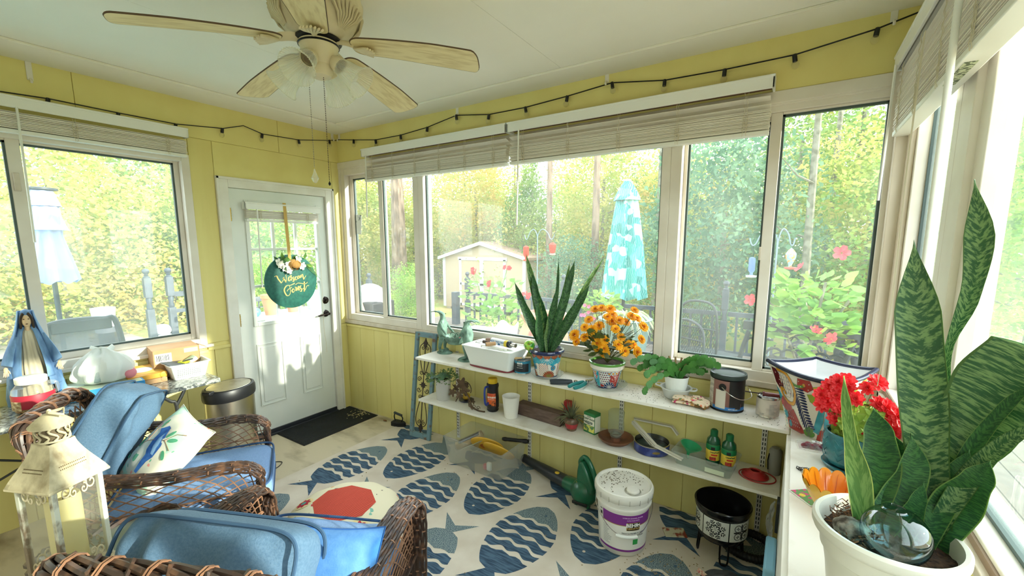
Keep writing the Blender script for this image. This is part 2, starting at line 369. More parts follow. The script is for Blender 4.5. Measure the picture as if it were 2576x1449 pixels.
# ================= BLINDS =================
SLAT = mat('blind_slat', 'EFEADF', .5, c2='E6DFD2', scale=8, stretch=(.3, 3, 3)); RAIL = mat('blind_rail', 'EDEEE8', .4); BWN = mat('brown_wood', '6B4630', .6)
CORD = mat('cord', 'D9D0B8', .8)
def blind(lab, W, loc, rz, zv, zb, n, out=.085, vh=.065, loose=(), wand=None, head=RAIL, nc=5, sl=.042, wl=.75):
    t = T('window_blind', lab, 'blind', loc, rz)      # x along the width, y into the room
    b = MB(); b.box(0, W, out-.012, out, zv, zv+vh); b.box(0, .012, .0, out, zv, zv+vh); b.box(W-.012, W, .0, out, zv, zv+vh); b.box(0, W, out-.002, out+.004, zv+vh-.014, zv+vh-.002)
    O('valance', b, RAIL, t, bevel=.003)
    O('headrail', MB().box(.015, W-.015, .012, out-.02, zv+.012, zv+.05), head, t)
    y0 = out-.02-sl; s0 = None; top = zb+.022+n*.0042
    zs = [zb+.026+i*.0042 for i in range(n)]+[q for q in loose]
    for i, z in enumerate(zs):
        rx = rnd.uniform(-.05, .08) if i < n else .28; dx = rnd.uniform(-.003, .003)
        if s0 is None: s0 = O('slat', MB().box(.012, W-.012, -sl/2, sl/2, -.0014, .0014), SLAT, t, loc=(dx, y0+sl/2, z), rot=(rx, 0, 0))
        else: cp(s0, t, (dx, y0+sl/2+rnd.uniform(-.003, .003), z), (rx, 0, 0))
    O('bottom_rail', MB().box(.012, W-.012, y0-.002, y0+sl+.002, zb, zb+.02), RAIL, t, bevel=.003)
    c = MB()
    for k in range(nc):
        x = .12+(W-.24)*k/(nc-1); 
        for dx in (-.006, .006):
            p = [(x+dx+rnd.uniform(-.004, .004), y0+sl+.003+.004*(i % 2), zb+.0+(zv-zb)*i/14) for i in range(15)]; c.tube(p, .0011, 4)
        for q in range(5): c.tube(arc((x, y0+sl+.004, zb+.03+q*.015), .012, 0, 2*PI, 8), .0009, 3)
    O('ladder_cords', c, CORD, t, kind='stuff')
    if wand: O('tilt_wand', MB().cyl((wand, out+.004, zv+.005), (wand+.01, out+.01, zv-wl), .0055, n=6), RAIL, t)
    return t
blind('white slatted blind pulled up over the corner end of the long window wall', 1.52, (1.965, -.004, 0), PI, 2.385, 2.175, 20, wand=1.45, head=BWN, loose=(2.30, 2.345), nc=6, wl=.52)
blind('white slatted blind pulled up over the middle and right of the long window wall', 1.56, (3.53, -.004, 0), PI, 2.385, 2.175, 22, wand=1.46, head=BWN, loose=(2.31, 2.35), nc=5, wl=.62)
blind('white slatted blind pulled up over the left wall window above the granite table', 1.6, (.012, -1.235, 0), -PI/2, 2.365, 2.235, 21, out=.07, wand=.80, nc=4, wl=.72)
blind('narrow white blind raised at the top of the door glass', .646, (.0, -.245, 0), -PI/2, 1.905, 1.812, 16, out=.055, vh=.058, wand=.56, nc=3, sl=.026, wl=.62)
bc = blind('white slatted blind sagging over the right wall windows', 2.7, (4.062, -2.75, 0), PI/2, 2.375, 2.10, 44, out=.09, loose=(2.325, 2.35), nc=9, wand=2.62, sl=.055, wl=.55)
O('long_wand', MB().cyl((1.66, .105, 2.34), (1.78, .08, 1.40), .008, n=10), RAIL, bc)
b = MB()
for k in range(3): b.tube(spline([(2.05+.008*k, .1, 2.3), (2.08+.006*k, .098, 1.9), (2.06-.01*k, .10, 1.5), (2.10+.012*k, .10, 1.22-.05*k)], 5), .0016, 4)
O('pull_cords', b, CORD, bc)
b = MB(); b.box(1.45, 1.85, .04, .075, 2.0993, 2.0998)
O('warning_label', MB().box(1.75, 1.95, .035, .062, 2.0985, 2.0999), mat('label_sheet', 'C9D2B2', .6, c2='5F6A52', scale=90, lo=.5, hi=.55), bc)
# ================= SHELVES =================
SHELF = mat('shelf_board', 'EAE6DC', .5, c2='CFC6B4', scale=7, detail=6, lo=.52, hi=.8)
o = O('wall_shelf', MB().box(1.25, 3.715, -.300, -.012, .742, .76), SHELF, bevel=.002); tag(o, 'upper white board shelf below the long window, crowded with pots', 'shelf')
o = O('wall_shelf', MB().box(1.262, 3.70, -.295, -.012, .402, .42), SHELF, bevel=.002); tag(o, 'lower white board shelf with the bottles, cup and plant food box', 'shelf')
STD = mat('standard_metal', 'E6E3DC', .45); SLOT = mat('slot_dark', '2A2A28', .8)
for i, x in enumerate((1.43, 2.12, 2.81, 3.61)):
    t = T('shelf_standard', 'white slotted metal shelf upright, '+('nearest the blue iron frame', 'behind the wooden block', 'behind the upturned jar', 'nearest the right counter')[i], 'shelf upright', (x, -.003, .03), 0, 'slotted uprights')
    O('rail', MB().box(-.014, .014, -.012, 0, 0, .74), STD, t, bevel=.002)
    b = MB()
    for k in range(28):
        for dx in (-.006, .006): b.box(dx-.0022, dx+.0022, -.0135, -.011, .02+k*.026, .036+k*.026)
    O('slots', b, SLOT, t, kind='stuff')
    for z in (.71, .37): 
        b = MB().at(TR(0, 0, z, rz=-PI/2, rx=PI/2)); b.prism([(.012, 0), (.26, 0), (.26, -.012), (.03, -.055), (.012, -.055)], -.006, .006); O('bracket', b, STD, t)
ct = T('corner_counter', 'white painted counter along the right wall under the snake plant', 'counter', (3.70, 0, 0))
O('counter_top', MB().box(.02, .36, -2.95, -.012, .742, .76), SHELF, ct, bevel=.002)
O('side_panel', MB().box(.005, .022, -2.95, -.30, 0, .742), WHITE, ct, bevel=.002)
# ================= RUG AND MAT =================
RUGC = mat('rug_cream', 'D9CFC0', .95, c2='CBBFAE', scale=5, bump=.4, bscale=400); NAVY = mat('rug_navy', '4C667C', .95, c2='2A4056', scale=90, stretch=(.12, 1, 1), lo=.4, hi=.62, bump=.3, bscale=300)
HAT = mat('rug_hatched', 'A3B1AD', .95, c2='2F4A5E', scale=230, stretch=(1, 1.6, 1), lo=.44, hi=.52, bump=.3, bscale=300)
rug = T('rug', 'cream flat-woven rug with rows of navy and grey fish', 'rug', (.775, 0, 0))
O('weave', MB().box(0, 2.90, -2.55, -.012, .0005, .005), RUGC, rug)
def fish(flip, mh, mt):
    """flat woven motif, head at the origin pointing +y"""
    def wid(t): return .185*max(0, 1-abs((t-.30)/.30)**1.75)**.62 if t < .30 else max(.182*(1-((t-.30)/.34)**1.8)**.6 if t < .60 else 0, .028)
    def band(b, ta, tb, A=.011, ph=0, mi=0, n=26, wa=None, wb=None):
        b.i = mi; vs = []; fs = []
        for i in range(n+1):
            s = -1+2*i/n; wv = A*math.sin(s*3*PI+ph); wv2 = A*math.sin(s*3*PI+ph+1.1)
            for t0, w_, ww in ((ta, wv, wa), (tb, wv2, wb)):
                w = (ww if ww is not None else wid(t0)); vs.append((s*w, -(t0+w_+.05*abs(s)**2*(0 if t0 < .12 else 1)*.5), .0))
        for i in range(n): fs.append((2*i, 2*i+1, 2*i+3, 2*i+2))
        b.add(vs, fs)
    def cap(b, mi):
        b.i = mi; n = 14; vs = []; fs = []
        for j in range(8):
            t = .006+.150*j/7
            for i in range(n+1):
                s = -1+2*i/n; vs.append((s*wid(t)*(1 if j else .3), -(t+(.010*math.sin(s*3*PI) if j == 7 else 0)+.02*s*s*(j/7)), 0))
        for j in range(7):
            for i in range(n): fs.append((j*(n+1)+i, (j+1)*(n+1)+i, (j+1)*(n+1)+i+1, j*(n+1)+i+1))
        b.add(vs, fs)
    def tail(b, mi):
        b.i = mi; n = 10; vs = []; fs = []; m = 12
        for j in range(m+1):
            u = j/m; t = .475+.27*u
            w = (wid(t) if t < .61 else .028+(t-.61)*.72)
            for i in range(n+1):
                s = -1+2*i/n; q = t+(.008*math.sin(s*3*PI) if j == 0 else 0)+(.022*s*s*(1-u))-(.07*(1-abs(s))*max(0, (u-.5)*2))
                vs.append((s*max(w, .026), -q, 0))
        for j in range(m):
            for i in range(n): fs.append((j*(n+1)+i, (j+1)*(n+1)+i, (j+1)*(n+1)+i+1, j*(n+1)+i+1))
        b.add(vs, fs)
    b = MB(); cap(b, mh)
    for k in range(4): band(b, .177+k*.073, .228+k*.073, ph=(k % 2)*.6)
    tail(b, mt)
    b.i = 2; b.at(TR(.03, -.085, .0006)).disc((0, 0, 0), .009, 8)
    return b.mesh('fish_motif', [NAVY, HAT, RUGC if mh == 0 else NAVY])
F1 = fish(0, 0, 1); F2 = fish(0, 1, 0)
for i in range(8):
    x = 1.005+.3745*i; typ2 = (i % 2 == 0)
    for k in range(-1, 3):
        o = bpy.data.objects.new('fish_motif', F2 if typ2 else F1)
        y = (-.424-.8*k) if typ2 else (-.739-.8*k)
        if k == -1: y = (.376 if typ2 else .061)
        if not typ2: y -= .01
        lo, hi = (y-.75, y) if typ2 else (y, y+.75)
        if lo > -.1 or lo < -2.52: continue
        if hi > -.014:
            me = o.data.copy(); sg = 1 if typ2 else -1
            for v in me.vertices:
                if y+sg*v.co.y > -.014: v.co.y = (-.014-y)*sg
            o.data = me
        col.objects.link(o); o.parent = rug; o.location = (x-.775, y, .0058); o.rotation_euler = (0, 0, 0 if typ2 else PI)
dm = T('door_mat', 'black ribbed rubber mat in front of the door', 'doormat', (.22, -.40, 0), .0)
O('mat_base', MB().box(-.215, .215, -.375, .375, .0, .006), mat('mat_rubber', '1B1B1D', .7), dm, bevel=.002)
b = MB(); [b.box(-.205+i*.0158, -.197+i*.0158, -.368, .368, .006, .010) for i in range(26)]; O('ribs', b, mat('mat_rib', '252628', .65), dm, kind='stuff')
b = MB(); [b.box(q, q+rnd.uniform(.004, .012), r, r+rnd.uniform(.004, .01), .010, .013, rnd.uniform(0, 3)) for q, r in [(rnd.gauss(.03, .06), rnd.gauss(.25, .05)) for _ in range(60)]]
o = O('fallen_petals', b, mat('dry_petals', 'CDBE8A', .8)); o.location = (.22, -.36, 0); tag(o, 'pale dry petals scattered on the black doormat corner', 'debris', kind='stuff')
# ================= OUTDOORS =================
GR = mat('ground_litter', '93805A', .95, c2='7E6040', scale=1.3, detail=8, lo=.4, hi=.62)
GRASS = mat('lawn', '8E9A50', .95, c2='A89866', scale=.8, detail=8, lo=.42, hi=.66)
g = MB(); g.grid(lambda u, v: (-60+120*u, .12+70*v, -.06-.095*min(70*v, 12)+.05*math.sin(u*50)), 30, 30); O('ground', g, GRASS, kind='structure')
g = MB(); g.box(-60, -4.6, -50, .12, -.5, -.10); g.box(LX+.12, 60, -50, .12, -.9, -.45); O('ground', g, GR, kind='structure')
O('patio', MB().box(-9.5, -.12, -9, .11, -.3, -.04), mat('patio_concrete', 'A8A196', .8, c2='90866F', scale=2, detail=6), kind='structure')
BK = mat('black_painted_wood', '4A545C', .5, c2='363F47', scale=14); BKI = mat('black_iron', '30383C', .5)
g = MB(); [g.box(-3+k*.15, -3+k*.15+.14, .13, 4.6, -.06, -.005) for k in range(60)]; O('deck', g, mat('deck_boards', '5E564E', .85, c2='6E665C', scale=9), kind='structure')
def leafcloud(n, rx, rz, sz, seed, shape=0):
    q = random.Random(seed); vs = []; fs = []
    for i in range(n):
        while 1:
            p = Vector((q.uniform(-1, 1), q.uniform(-1, 1), q.uniform(-1, 1)))
            if .25 < p.length < 1: break
        p = p * (.72+.28*q.random()) if q.random() < .6 else p
        if shape == 1: k = .25+.75*(1-(p.z+1)/2); p.x *= k; p.y *= k      # conical
        nz = noise.noise(p*2.2+Vector((seed*3.1, 0, 0)))
        if nz < -.10 and q.random() < .85: continue
        c = Vector((p.x*rx, p.y*rx, p.z*rz)); s = sz*q.uniform(.55, 1.25)
        a = Vector((q.gauss(0, 1), q.gauss(0, 1), q.gauss(0, .6))).normalized(); b = a.cross(Vector((q.gauss(0, 1), q.gauss(0, 1), q.gauss(0, 1)))).normalized()*.5
        o = len(vs); vs += [c, c+(a*.5+b)*s*.6, c+a*s, c+(a*.5-b)*s*.6]; fs.append((o, o+1, o+2, o+3))
    me = bpy.data.meshes.new('foliage'); me.from_pydata([tuple(v) for v in vs], [], fs); return me
def leafmat(name, a, b, tl=.45):
    return mat(name, a, .55, c2=b, scale=1.1, detail=6, lo=.42, hi=.58, spec=.25, transl=tl)
LM = [leafmat('leaf_yellow_green', '98AB55', 'D3C878'), leafmat('leaf_mid_green', '729858', 'A6B86A'), leafmat('leaf_deep_green', '4C7A5E', '7CA07C'), leafmat('leaf_autumn', 'CDB268', 'A8B060'), leafmat('leaf_bright', '82AE54', 'B6CC6C')]
CL = []
for k, (n, rz, sz, sh) in enumerate([(15000, 2.6, .115, 0), (15000, 2.2, .12, 0), (14000, 2.8, .105, 0), (14000, 3.0, .10, 1)]):
    CL.append(leafcloud(n, 2.0, rz, sz, 11+k, sh)); CL[-1].materials.append(LM[0])
BARK = mat('pine_bark', '8F7C69', .9, c2='5E4E40', scale=9, stretch=(1, 1, .25), detail=6, lo=.4, hi=.6, bump=.6); BARKG = mat('grey_bark', '8E8C7C', .9, c2='656454', scale=11, detail=5, lo=.4, hi=.6)
def trunk_mb(h, r, q, lean=.02, br=3):
    b = MB(); P = [(lean*h*math.sin(z*2)*.4, lean*z*h, z*h) for z in [i/9 for i in range(10)]]; b.tube(P, [r*(1-.5*i/9) for i in range(10)], 9)
    for k in range(br):
        z = h*q.uniform(.35, .85); a = q.uniform(0, 2*PI); l = q.uniform(.7, 1.6)
        b.tube([(0, lean*z, z), (l*.5*math.cos(a), l*.5*math.sin(a), z+l*.15), (l*math.cos(a), l*math.sin(a), z+l*.5)], [r*.28, r*.18, r*.06], 5)
    return b
ZG = lambda y: -.06-.095*min(max(y, 0), 12)
KN = ['yellow-green leafy', 'mid-green leafy', 'deep green glossy', 'golden autumn', 'bright green']
def tree(x, y, z0, h, s, shp, colr, tr=.09, where='', bark=BARKG, sq=1):
    t = T('tree', 'x', 'tree', (x, y, z0), rnd.uniform(0, 6), 'woodland trees behind the house')
    O('trunk', trunk_mb(h, tr, rnd), bark, t)
    o = bpy.data.objects.new('foliage', CL[shp]); col.objects.link(o); o.material_slots[0].link = 'OBJECT'; o.material_slots[0].material = LM[colr]; o.parent = t; o['kind'] = 'stuff'
    o.location = (0, 0, h-.4*s); o.scale = (s, s, s*sq); o.rotation_euler = (rnd.uniform(-.2, .2), 0, rnd.uniform(0, 6))
    t['label'] = 'leafy woodland tree with thin trunk in the wood behind the house'
    return t
q = random.Random(3)
# woodland beyond the long window wall: staggered rows
for row, (yy, n) in enumerate([(12.5, 9), (15.5, 11), (19, 13), (23, 14)]):
    for i in range(n):
        x = -8.5-yy*.95+(yy*1.75+5)*(i+.5+q.uniform(-.3, .3))/n+ (4 if row == 0 else 0)
        if x > 8+row*1.0: continue
        c = q.choice([0, 0, 1, 3, 0, 4]) if x < 0 else q.choice([0, 3, 3, 1, 4])
        tree(x, yy+q.uniform(-1, 1), ZG(yy), q.uniform(1.6, 3.8) if i % 2 else q.uniform(3.8, 6.2), q.uniform(1.0, 1.35), q.randrange(3), c)
for x, y, h in [(-18, 6, 3), (-17, 9.5, 4.5), (-14, 11, 3.2), (-20, 3, 4), (-16, 2.5, 2.2), (-13.5, 7, 2.0)]:
    tree(x, y, -.8, h, 1.35, q.randrange(3), q.choice([0, 1, 4]))
def one(name, lab, cat, x, y, z0, h, s, shp, c, tr=.09, sq=1, bark=BARKG):
    t = tree(x, y, z0, h, s, shp, c, tr, bark=bark, sq=sq); t.name = name; del t['group']; t['label'] = lab; t['category'] = cat; return t
one('conifer', 'tall feathery green conifer behind the shed, left of the reddish pine trunk', 'tree', -5.6, 12.4, -1.1, 3.3, 1.0, 3, 1, sq=1.3)
one('holly_tree', 'dense dark green holly tree behind the right sliding window', 'tree', 2.35, 8.0, -.8, 3.1, 1.0, 1, 2, sq=1.15)
one('shrub', 'grey-green loose shrub beside the feeder pole, right of the shed', 'shrub', -1.6, 8.6, -.9, 1.5, .62, 0, 2, .04)
one('shrub', 'broad green shrub behind the teal parasol', 'shrub', .6, 9.3, -.9, 1.3, .85, 2, 1, .04)
one('shrub', 'bright green broad-leaved shrub at the left corner of the shed', 'shrub', -7.1, 7.6, -.8, .9, .48, 1, 4, .03, 1.1)
one('tree', 'autumn tree with forked grey trunk and bare branches seen in the right sliding window', 'tree', 3.9, 7.0, -.8, 6.2, .6, 1, 3, .085)
one('tree', 'bright green sapling outside the right end of the long wall', 'tree', 5.6, 9.0, -.8, 2.6, 1.0, 1, 4, .05)
one('tree', 'green tree outside the right wall windows', 'tree', 6.3, 5.6, -.6, 3.4, .9, 2, 1, .07)
one('tree', 'yellow-green tree in the gap beyond the right wall windows', 'tree', 5.0, 9.5, -.8, 3.0, 1.0, 0, 0, .06)
one('tree', 'tall green tree farther beyond the right wall windows', 'tree', 6.8, 13.5, -.9, 5.0, 1.4, 1, 1, .08)
one('tree', 'pale green leaning tree close outside the right wall', 'tree', 5.9, 3.7, -.5, 2.6, .62, 0, 4, .05)
for n, x, y, r, lab, bk in [('a', -9.0, 8.9, .33, 'thick mottled tree trunk seen through the small corner window', BARK), ('b', -2.58, 9.0, .115, 'straight reddish pine trunk just right of the conifer', BARK), ('c', -1.1, 9.0, .13, 'reddish pine trunk left of the teal parasol', BARK), ('d', .66, 9.0, .12, 'pale grey trunk at the right edge of the picture window', BARKG), ('e', -8.3, 16, .10, 'slim grey trunk behind the shed roof', BARKG), ('f', -7.0, 15.5, .09, 'slim pale trunk right of the shed peak', BARKG), ('g', 4.3, 10, .08, 'slim trunk in the wood behind the hibiscus', BARKG), ('h', 4.9, 12, .08, 'thin trunk farther back behind the hibiscus', BARKG)]:
    t = T('pine_tree', lab, 'tree', (x, y, -1.0)); O('trunk', trunk_mb(8, r, rnd, .004, 0), bk, t)
# hedge outside the left wall
for i, (x, y, s, c, h) in enumerate([(-8.2, -4.6, 1.1, 3, 1.6), (-8.4, -2.4, 1.2, 0, 1.5), (-8.0, -.4, 1.1, 3, 1.4), (-8.8, 1.6, 1.1, 0, 1.5), (-9.4, 3.2, 1.1, 4, 1.3), (-11.0, -3, 1.5, 0, 3.8), (-11.4, 0.2, 1.5, 0, 3.4), (-11.2, 3.6, 1.4, 1, 3.4), (-12, -6, 1.5, 3, 4), (-8, -7, 1.2, 0, 2), (-7.2, 2.6, .55, 4, .7)]):
    t = tree(x, y, -.2, h, s*.95, i % 3, c, .05); t.name = 'hedge_shrub'; t['category'] = 'shrub'; t['group'] = 'hedge outside the left window'; t['label'] = 'pale yellow-green hedge shrub beyond the patio outside the left window'
# shed
t = T('shed', 'beige garden shed with white trim and gabled roof in the garden', 'shed', (-6.62, 11, -1.08))
SB = mat('shed_beige', 'B3A28C', .7); SW = mat('shed_white', 'C6CCD2', .6); RF = mat('shed_roof', 'A98E76', .9, c2='8C7460', scale=12)
b = MB(); b.at(TR(0, 0, 0, rx=PI/2)).prism([(-2.0, .1), (2.0, .1), (2.0, 2.2), (0, 2.75), (-2.0, 2.2)], -2.6, 0); O('wall', b, SB, t)
for x0, x1, z0, z1 in [(-2.03, -1.9, .1, 2.22), (1.9, 2.03, .1, 2.22), (-1.15, -1.03, .2, 2.1), (1.03, 1.15, .2, 2.1), (-1.2, 1.2, 2.05, 2.18), (-.09, .09, .2, 2.05), (-1.1, 1.1, 1.05, 1.14), (-1.1, 1.1, .2, .3)]:
    O('trim_board', MB().box(x0, x1, -.03, .0, z0, z1), SW, t)
for s in (-1, 1):
    O('door_panel', MB().box(min(s*.09, s*1.03), max(s*.09, s*1.03), -.012, 0, .25, 2.05), SB, t)
    b = MB().at(TR(0, 0, 0, rx=PI/2)); b.prism([(0, 2.80), (s*2.18, 2.2), (s*2.18, 2.10), (0, 2.70)][::s], -2.7, .12); O('roof', b, RF, t)
    b = MB().at(TR(0, -.12, 0, rx=PI/2)); b.prism([(0, 2.79), (s*2.2, 2.18), (s*2.2, 2.06), (0, 2.66)][::s], 0, .03); O('fascia', b, SW, t)
for k in range(5): O('foundation_block', MB().box(-1.9+k*.9, -1.65+k*.9, 0, .3, -.1, .1), mat('block', '9A9486', .9), t)
# parasols
def folds(r0, n, amp, ph=0): return lambda a: r0*(1+amp*math.cos(n*a+ph))
def parasol(name, lab, loc, prof, m, n=9, amp=.16, pole=1.0, pr=.022, flounce=True):
    t = T(name, lab, 'parasol', loc); zt = prof[-1][1]
    def f(u, v):
        k = v*(len(prof)-1); i = min(int(k), len(prof)-2); q = k-i; r = prof[i][0]*(1-q)+prof[i+1][0]*q; z = prof[i][1]*(1-q)+prof[i+1][1]*q
        a = 2*PI*u; r *= 1+amp*math.cos(n*a)+.05*math.sin(3*a+1); return (r*math.cos(a), r*math.sin(a), z+.02*math.cos(n*a)*(1-v))
    O('canopy', MB().grid(f, 72, 14, True), m, t); O('pole', MB().cyl((0, 0, 0), (0, 0, zt-.05), pr), BKI, t)
    return t
TEAL = bpy.data.materials.new('palm_print'); TEAL.use_nodes = True
n_ = TEAL.node_tree.nodes; l_ = TEAL.node_tree.links; b_ = n_['Principled BSDF']; b_.inputs['Roughness'].default_value = .8
tc = n_.new('ShaderNodeTexCoord'); v1 = n_.new('ShaderNodeTexVoronoi'); v1.inputs['Scale'].default_value = 9; v1.inputs['Randomness'].default_value = 1; wv = n_.new('ShaderNodeTexWave'); wv.inputs['Scale'].default_value = 14; wv.inputs['Distortion'].default_value = 8
l_.new(tc.outputs['Object'], v1.inputs['Vector']); l_.new(tc.outputs['Object'], wv.inputs['Vector'])
sep = n_.new('ShaderNodeSeparateColor'); l_.new(v1.outputs['Color'], sep.inputs[0]); cr = n_.new('ShaderNodeValToRGB'); cr.color_ramp.interpolation = 'CONSTANT'
cr.color_ramp.elements[0].color = lin('2C9C95'); cr.color_ramp.elements[1].color = lin('A9DDD6'); cr.color_ramp.elements[1].position = .33
for p, c in ((.55, '17827F'), (.78, '55BDB2')): e = cr.color_ramp.elements.new(p); e.color = lin(c)
l_.new(sep.outputs[0], cr.inputs[0]); mx = n_.new('ShaderNodeMix'); mx.data_type = 'RGBA'; mx.inputs[7].default_value = lin('BFE6DF'); l_.new(cr.outputs[0], mx.inputs[6])
mr = n_.new('ShaderNodeMath'); mr.operation = 'GREATER_THAN'; mr.inputs[1].default_value = .8; l_.new(wv.outputs['Fac'], mr.inputs[0]); mm = n_.new('ShaderNodeMath'); mm.operation = 'MULTIPLY'; mm.inputs[1].default_value = .35; l_.new(mr.outputs[0], mm.inputs[0]); l_.new(mm.outputs[0], mx.inputs[0]); l_.new(mx.outputs[2], b_.inputs['Base Color'])
um = parasol('parasol', 'closed teal parasol with palm leaf print on the back deck', (1.79, 3.0, 0), [(.27, .92), (.25, 1.1), (.2, 1.6), (.13, 2.15), (.10, 2.3)], TEAL)
O('top_flap', MB().grid(lambda u, v: ((.165-.125*v**1.3)*(1+.1*math.cos(12*PI*u))*math.cos(2*PI*u), (.165-.125*v**1.3)*(1+.1*math.cos(12*PI*u))*math.sin(2*PI*u), 2.19+.25*v), 48, 6, True), TEAL, um)
O('finial', MB().sph((0, 0, 2.44), .05, sz=.5), mat('grey_cap', 'A8B4B8', .5), um)
BLU = mat('pale_blue_canvas', '97A4CC', .8, c2='8896C2', scale=5)
um = parasol('parasol', 'closed pale blue parasol with flared skirt outside the left window', (-3, -1.44, -.04), [(.20, 1.27), (.15, 1.55), (.11, 1.75), (.12, 1.95), (.10, 2.2)], BLU, n=8, amp=.12)
O('top_flap', MB().grid(lambda u, v: ((.14-.05*v)*(1+.08*math.cos(14*PI*u))*math.cos(2*PI*u), (.14-.05*v)*(1+.08*math.cos(14*PI*u))*math.sin(2*PI*u), 2.07+.16*v), 40, 4, True), BLU, um)
O('middle_flap', MB().grid(lambda u, v: ((.155-.05*v)*(1+.1*math.cos(10*PI*u))*math.cos(2*PI*u), (.155-.05*v)*(1+.1*math.cos(10*PI*u))*math.sin(2*PI*u), 1.82+.18*v), 40, 4, True), BLU, um)
O('finial', MB().lathe([(0, 2.24), (.13, 2.235), (.13, 2.255), (0, 2.27)]), BKI, um)
# deck railing
def post(x, y, top, lab, z0=-.1, full=True):
    b = MB(); z = top-.135
    t = T('railing_post', lab, 'post', (x, y, 0)); b.box(-.042, .042, -.042, .042, z0, z-.45); b.box(-.042, .042, -.042, .042, z-.28, z)
    b.lathe([(.03, z-.45), (.04, z-.42), (.028, z-.37), (.04, z-.31), (.03, z-.28)], n=12); O('shaft', b, BK, t)
    O('ball_finial', MB().lathe([(.04, z), (.042, z+.015), (.02, z+.03), (.03, z+.04), (.02, z+.05), (.038, z+.07), (.045, z+.095), (.032, z+.125), (0, z+.135)], n=14), BK, t); return t
post(-1.86, 4.2, 1.07, 'black railing post with ball top left of the geranium bush'); post(.31, 4.2, 1.10, 'black railing post with ball top behind the snake plant'); post(2.89, 4.2, 1.11, 'black railing post with ball top behind the mesh chairs'); post(-2.9, 2.6, 1.1, 'black railing post with ball top seen in the small corner window')
tag(O('stub_post', MB().box(-2.12, -2.0, 4.0, 4.12, -.1, .66), BK), 'short plain black post left of the ball-topped railing post', 'post')
t = T('deck_railing', 'black deck railing with thin balusters behind the pots', 'railing', (0, 4.2, 0))
for x0, x1 in [(-1.8, .25), (.37, 2.84), (2.94, 5.2)]:
    O('top_rail', MB().box(x0, x1, -.035, .035, .60, .66), BK, t); O('bottom_rail', MB().box(x0, x1, -.02, .02, .05, .09), BK, t)
    k = x0+.1
    while k < x1: O('baluster', MB().box(k, k+.03, -.015, .015, .09, .60), BK, t); k += .15
t = T('side_railing', 'black railing with lattice panel beyond the barbecue', 'railing', (-2.9, 2.6, 0))
O('top_rail', MB().box(-.03, .05, -2.4, 0, .80, .86), BK, t); b = MB()
for k in range(22): b.box(-.005, .005, -2.3+k*.1, -2.285+k*.1, .1, .8)
for k in range(7): b.box(-.005, .005, -2.4, 0, .1+k*.1, .115+k*.1)
O('lattice', b, BK, t, kind='stuff')
# shepherd hooks and feeders
def hook(lab, loc, zt, arms):
    t = T('shepherd_hook', lab, 'garden hook', loc); b = MB()
    m = mat('hook_metal', '7E939E', .5, .3)
    O('pole', MB().cyl((0, 0, -.5), (0, 0, zt-.15), .010, n=8), m, t)
    for s, w, h in arms:
        P = spline([(0, 0, zt-.25), (s*.01, 0, zt-.1), (s*w*.3, 0, zt), (s*w*.62, 0, zt-.06), (s*w*.8, 0, zt-.17), (s*w*.95, 0, zt-.18), (s*w*1.05, 0, zt-.10)], 5); O('arm', MB().tube(P, .008, 6), m, t)
hook('grey double shepherd hook holding two red feeders', (-.40, 4.5, 0), 1.90, [(-1, .27, 0), (1, .34, 0)]); hook('grey double shepherd hook holding the blue and teal feeders', (3.50, 3.2, 0), 1.80, [(-1, .27, 0), (1, .16, 0)])
RG = glassy('red_glass', (.95, .22, .15), .35, (.95, .25, .15)); BG = glassy('blue_glass', (.55, .7, 1), .3, (.5, .65, 1)); TG = mat('teal_orange_glass', '8FD6CC', .2, c2='E79A55', scale=30, lo=.5, hi=.56)
def feeder(lab, loc, prof, m, base=None):
    t = T('bird_feeder', lab, 'bird feeder', loc); O('bottle', MB().lathe(prof, n=14), m, t)
    z = prof[0][1]; O('tray', MB().lathe([(0, z-.03), (.055, z-.02), (.06, z), (.02, z+.005)], n=14), base or RG, t); zt = prof[-1][1]; O('hanger', MB().tube([(0, 0, zt), (.01, 0, zt+.05), (0, 0, zt+.1)], .003, 4), BKI, t)
feeder('red cylindrical feeder hanging on the left arm of the hook', (-.65, 4.5, 1.33), [(.02, 0), (.025, .05), (.055, .09), (.055, .24), (.03, .26), (0, .27)], RG); feeder('orange-red lantern-shaped feeder on the right arm of the hook', (-.08, 4.5, 1.45), [(.02, 0), (.05, .03), (.07, .16), (.05, .19), (.01, .21)], RG, mat('feeder_tray', 'E8B8A8', .5))
feeder('clear blue bottle feeder hanging at the left of the hook', (3.26, 3.2, 1.26), [(.02, 0), (.015, .03), (.035, .06), (.035, .19), (.03, .21), (.0, .22)], BG, mat('clearish', 'C6D2D8', .3)); feeder('teal and orange glass feeder hanging above the hibiscus', (3.64, 3.2, 1.37), [(.015, 0), (.02, .03), (.05, .10), (.055, .15), (.03, .19), (.01, .21), (0, .22)], TG, mat('feeder_red', 'D8645A', .5))
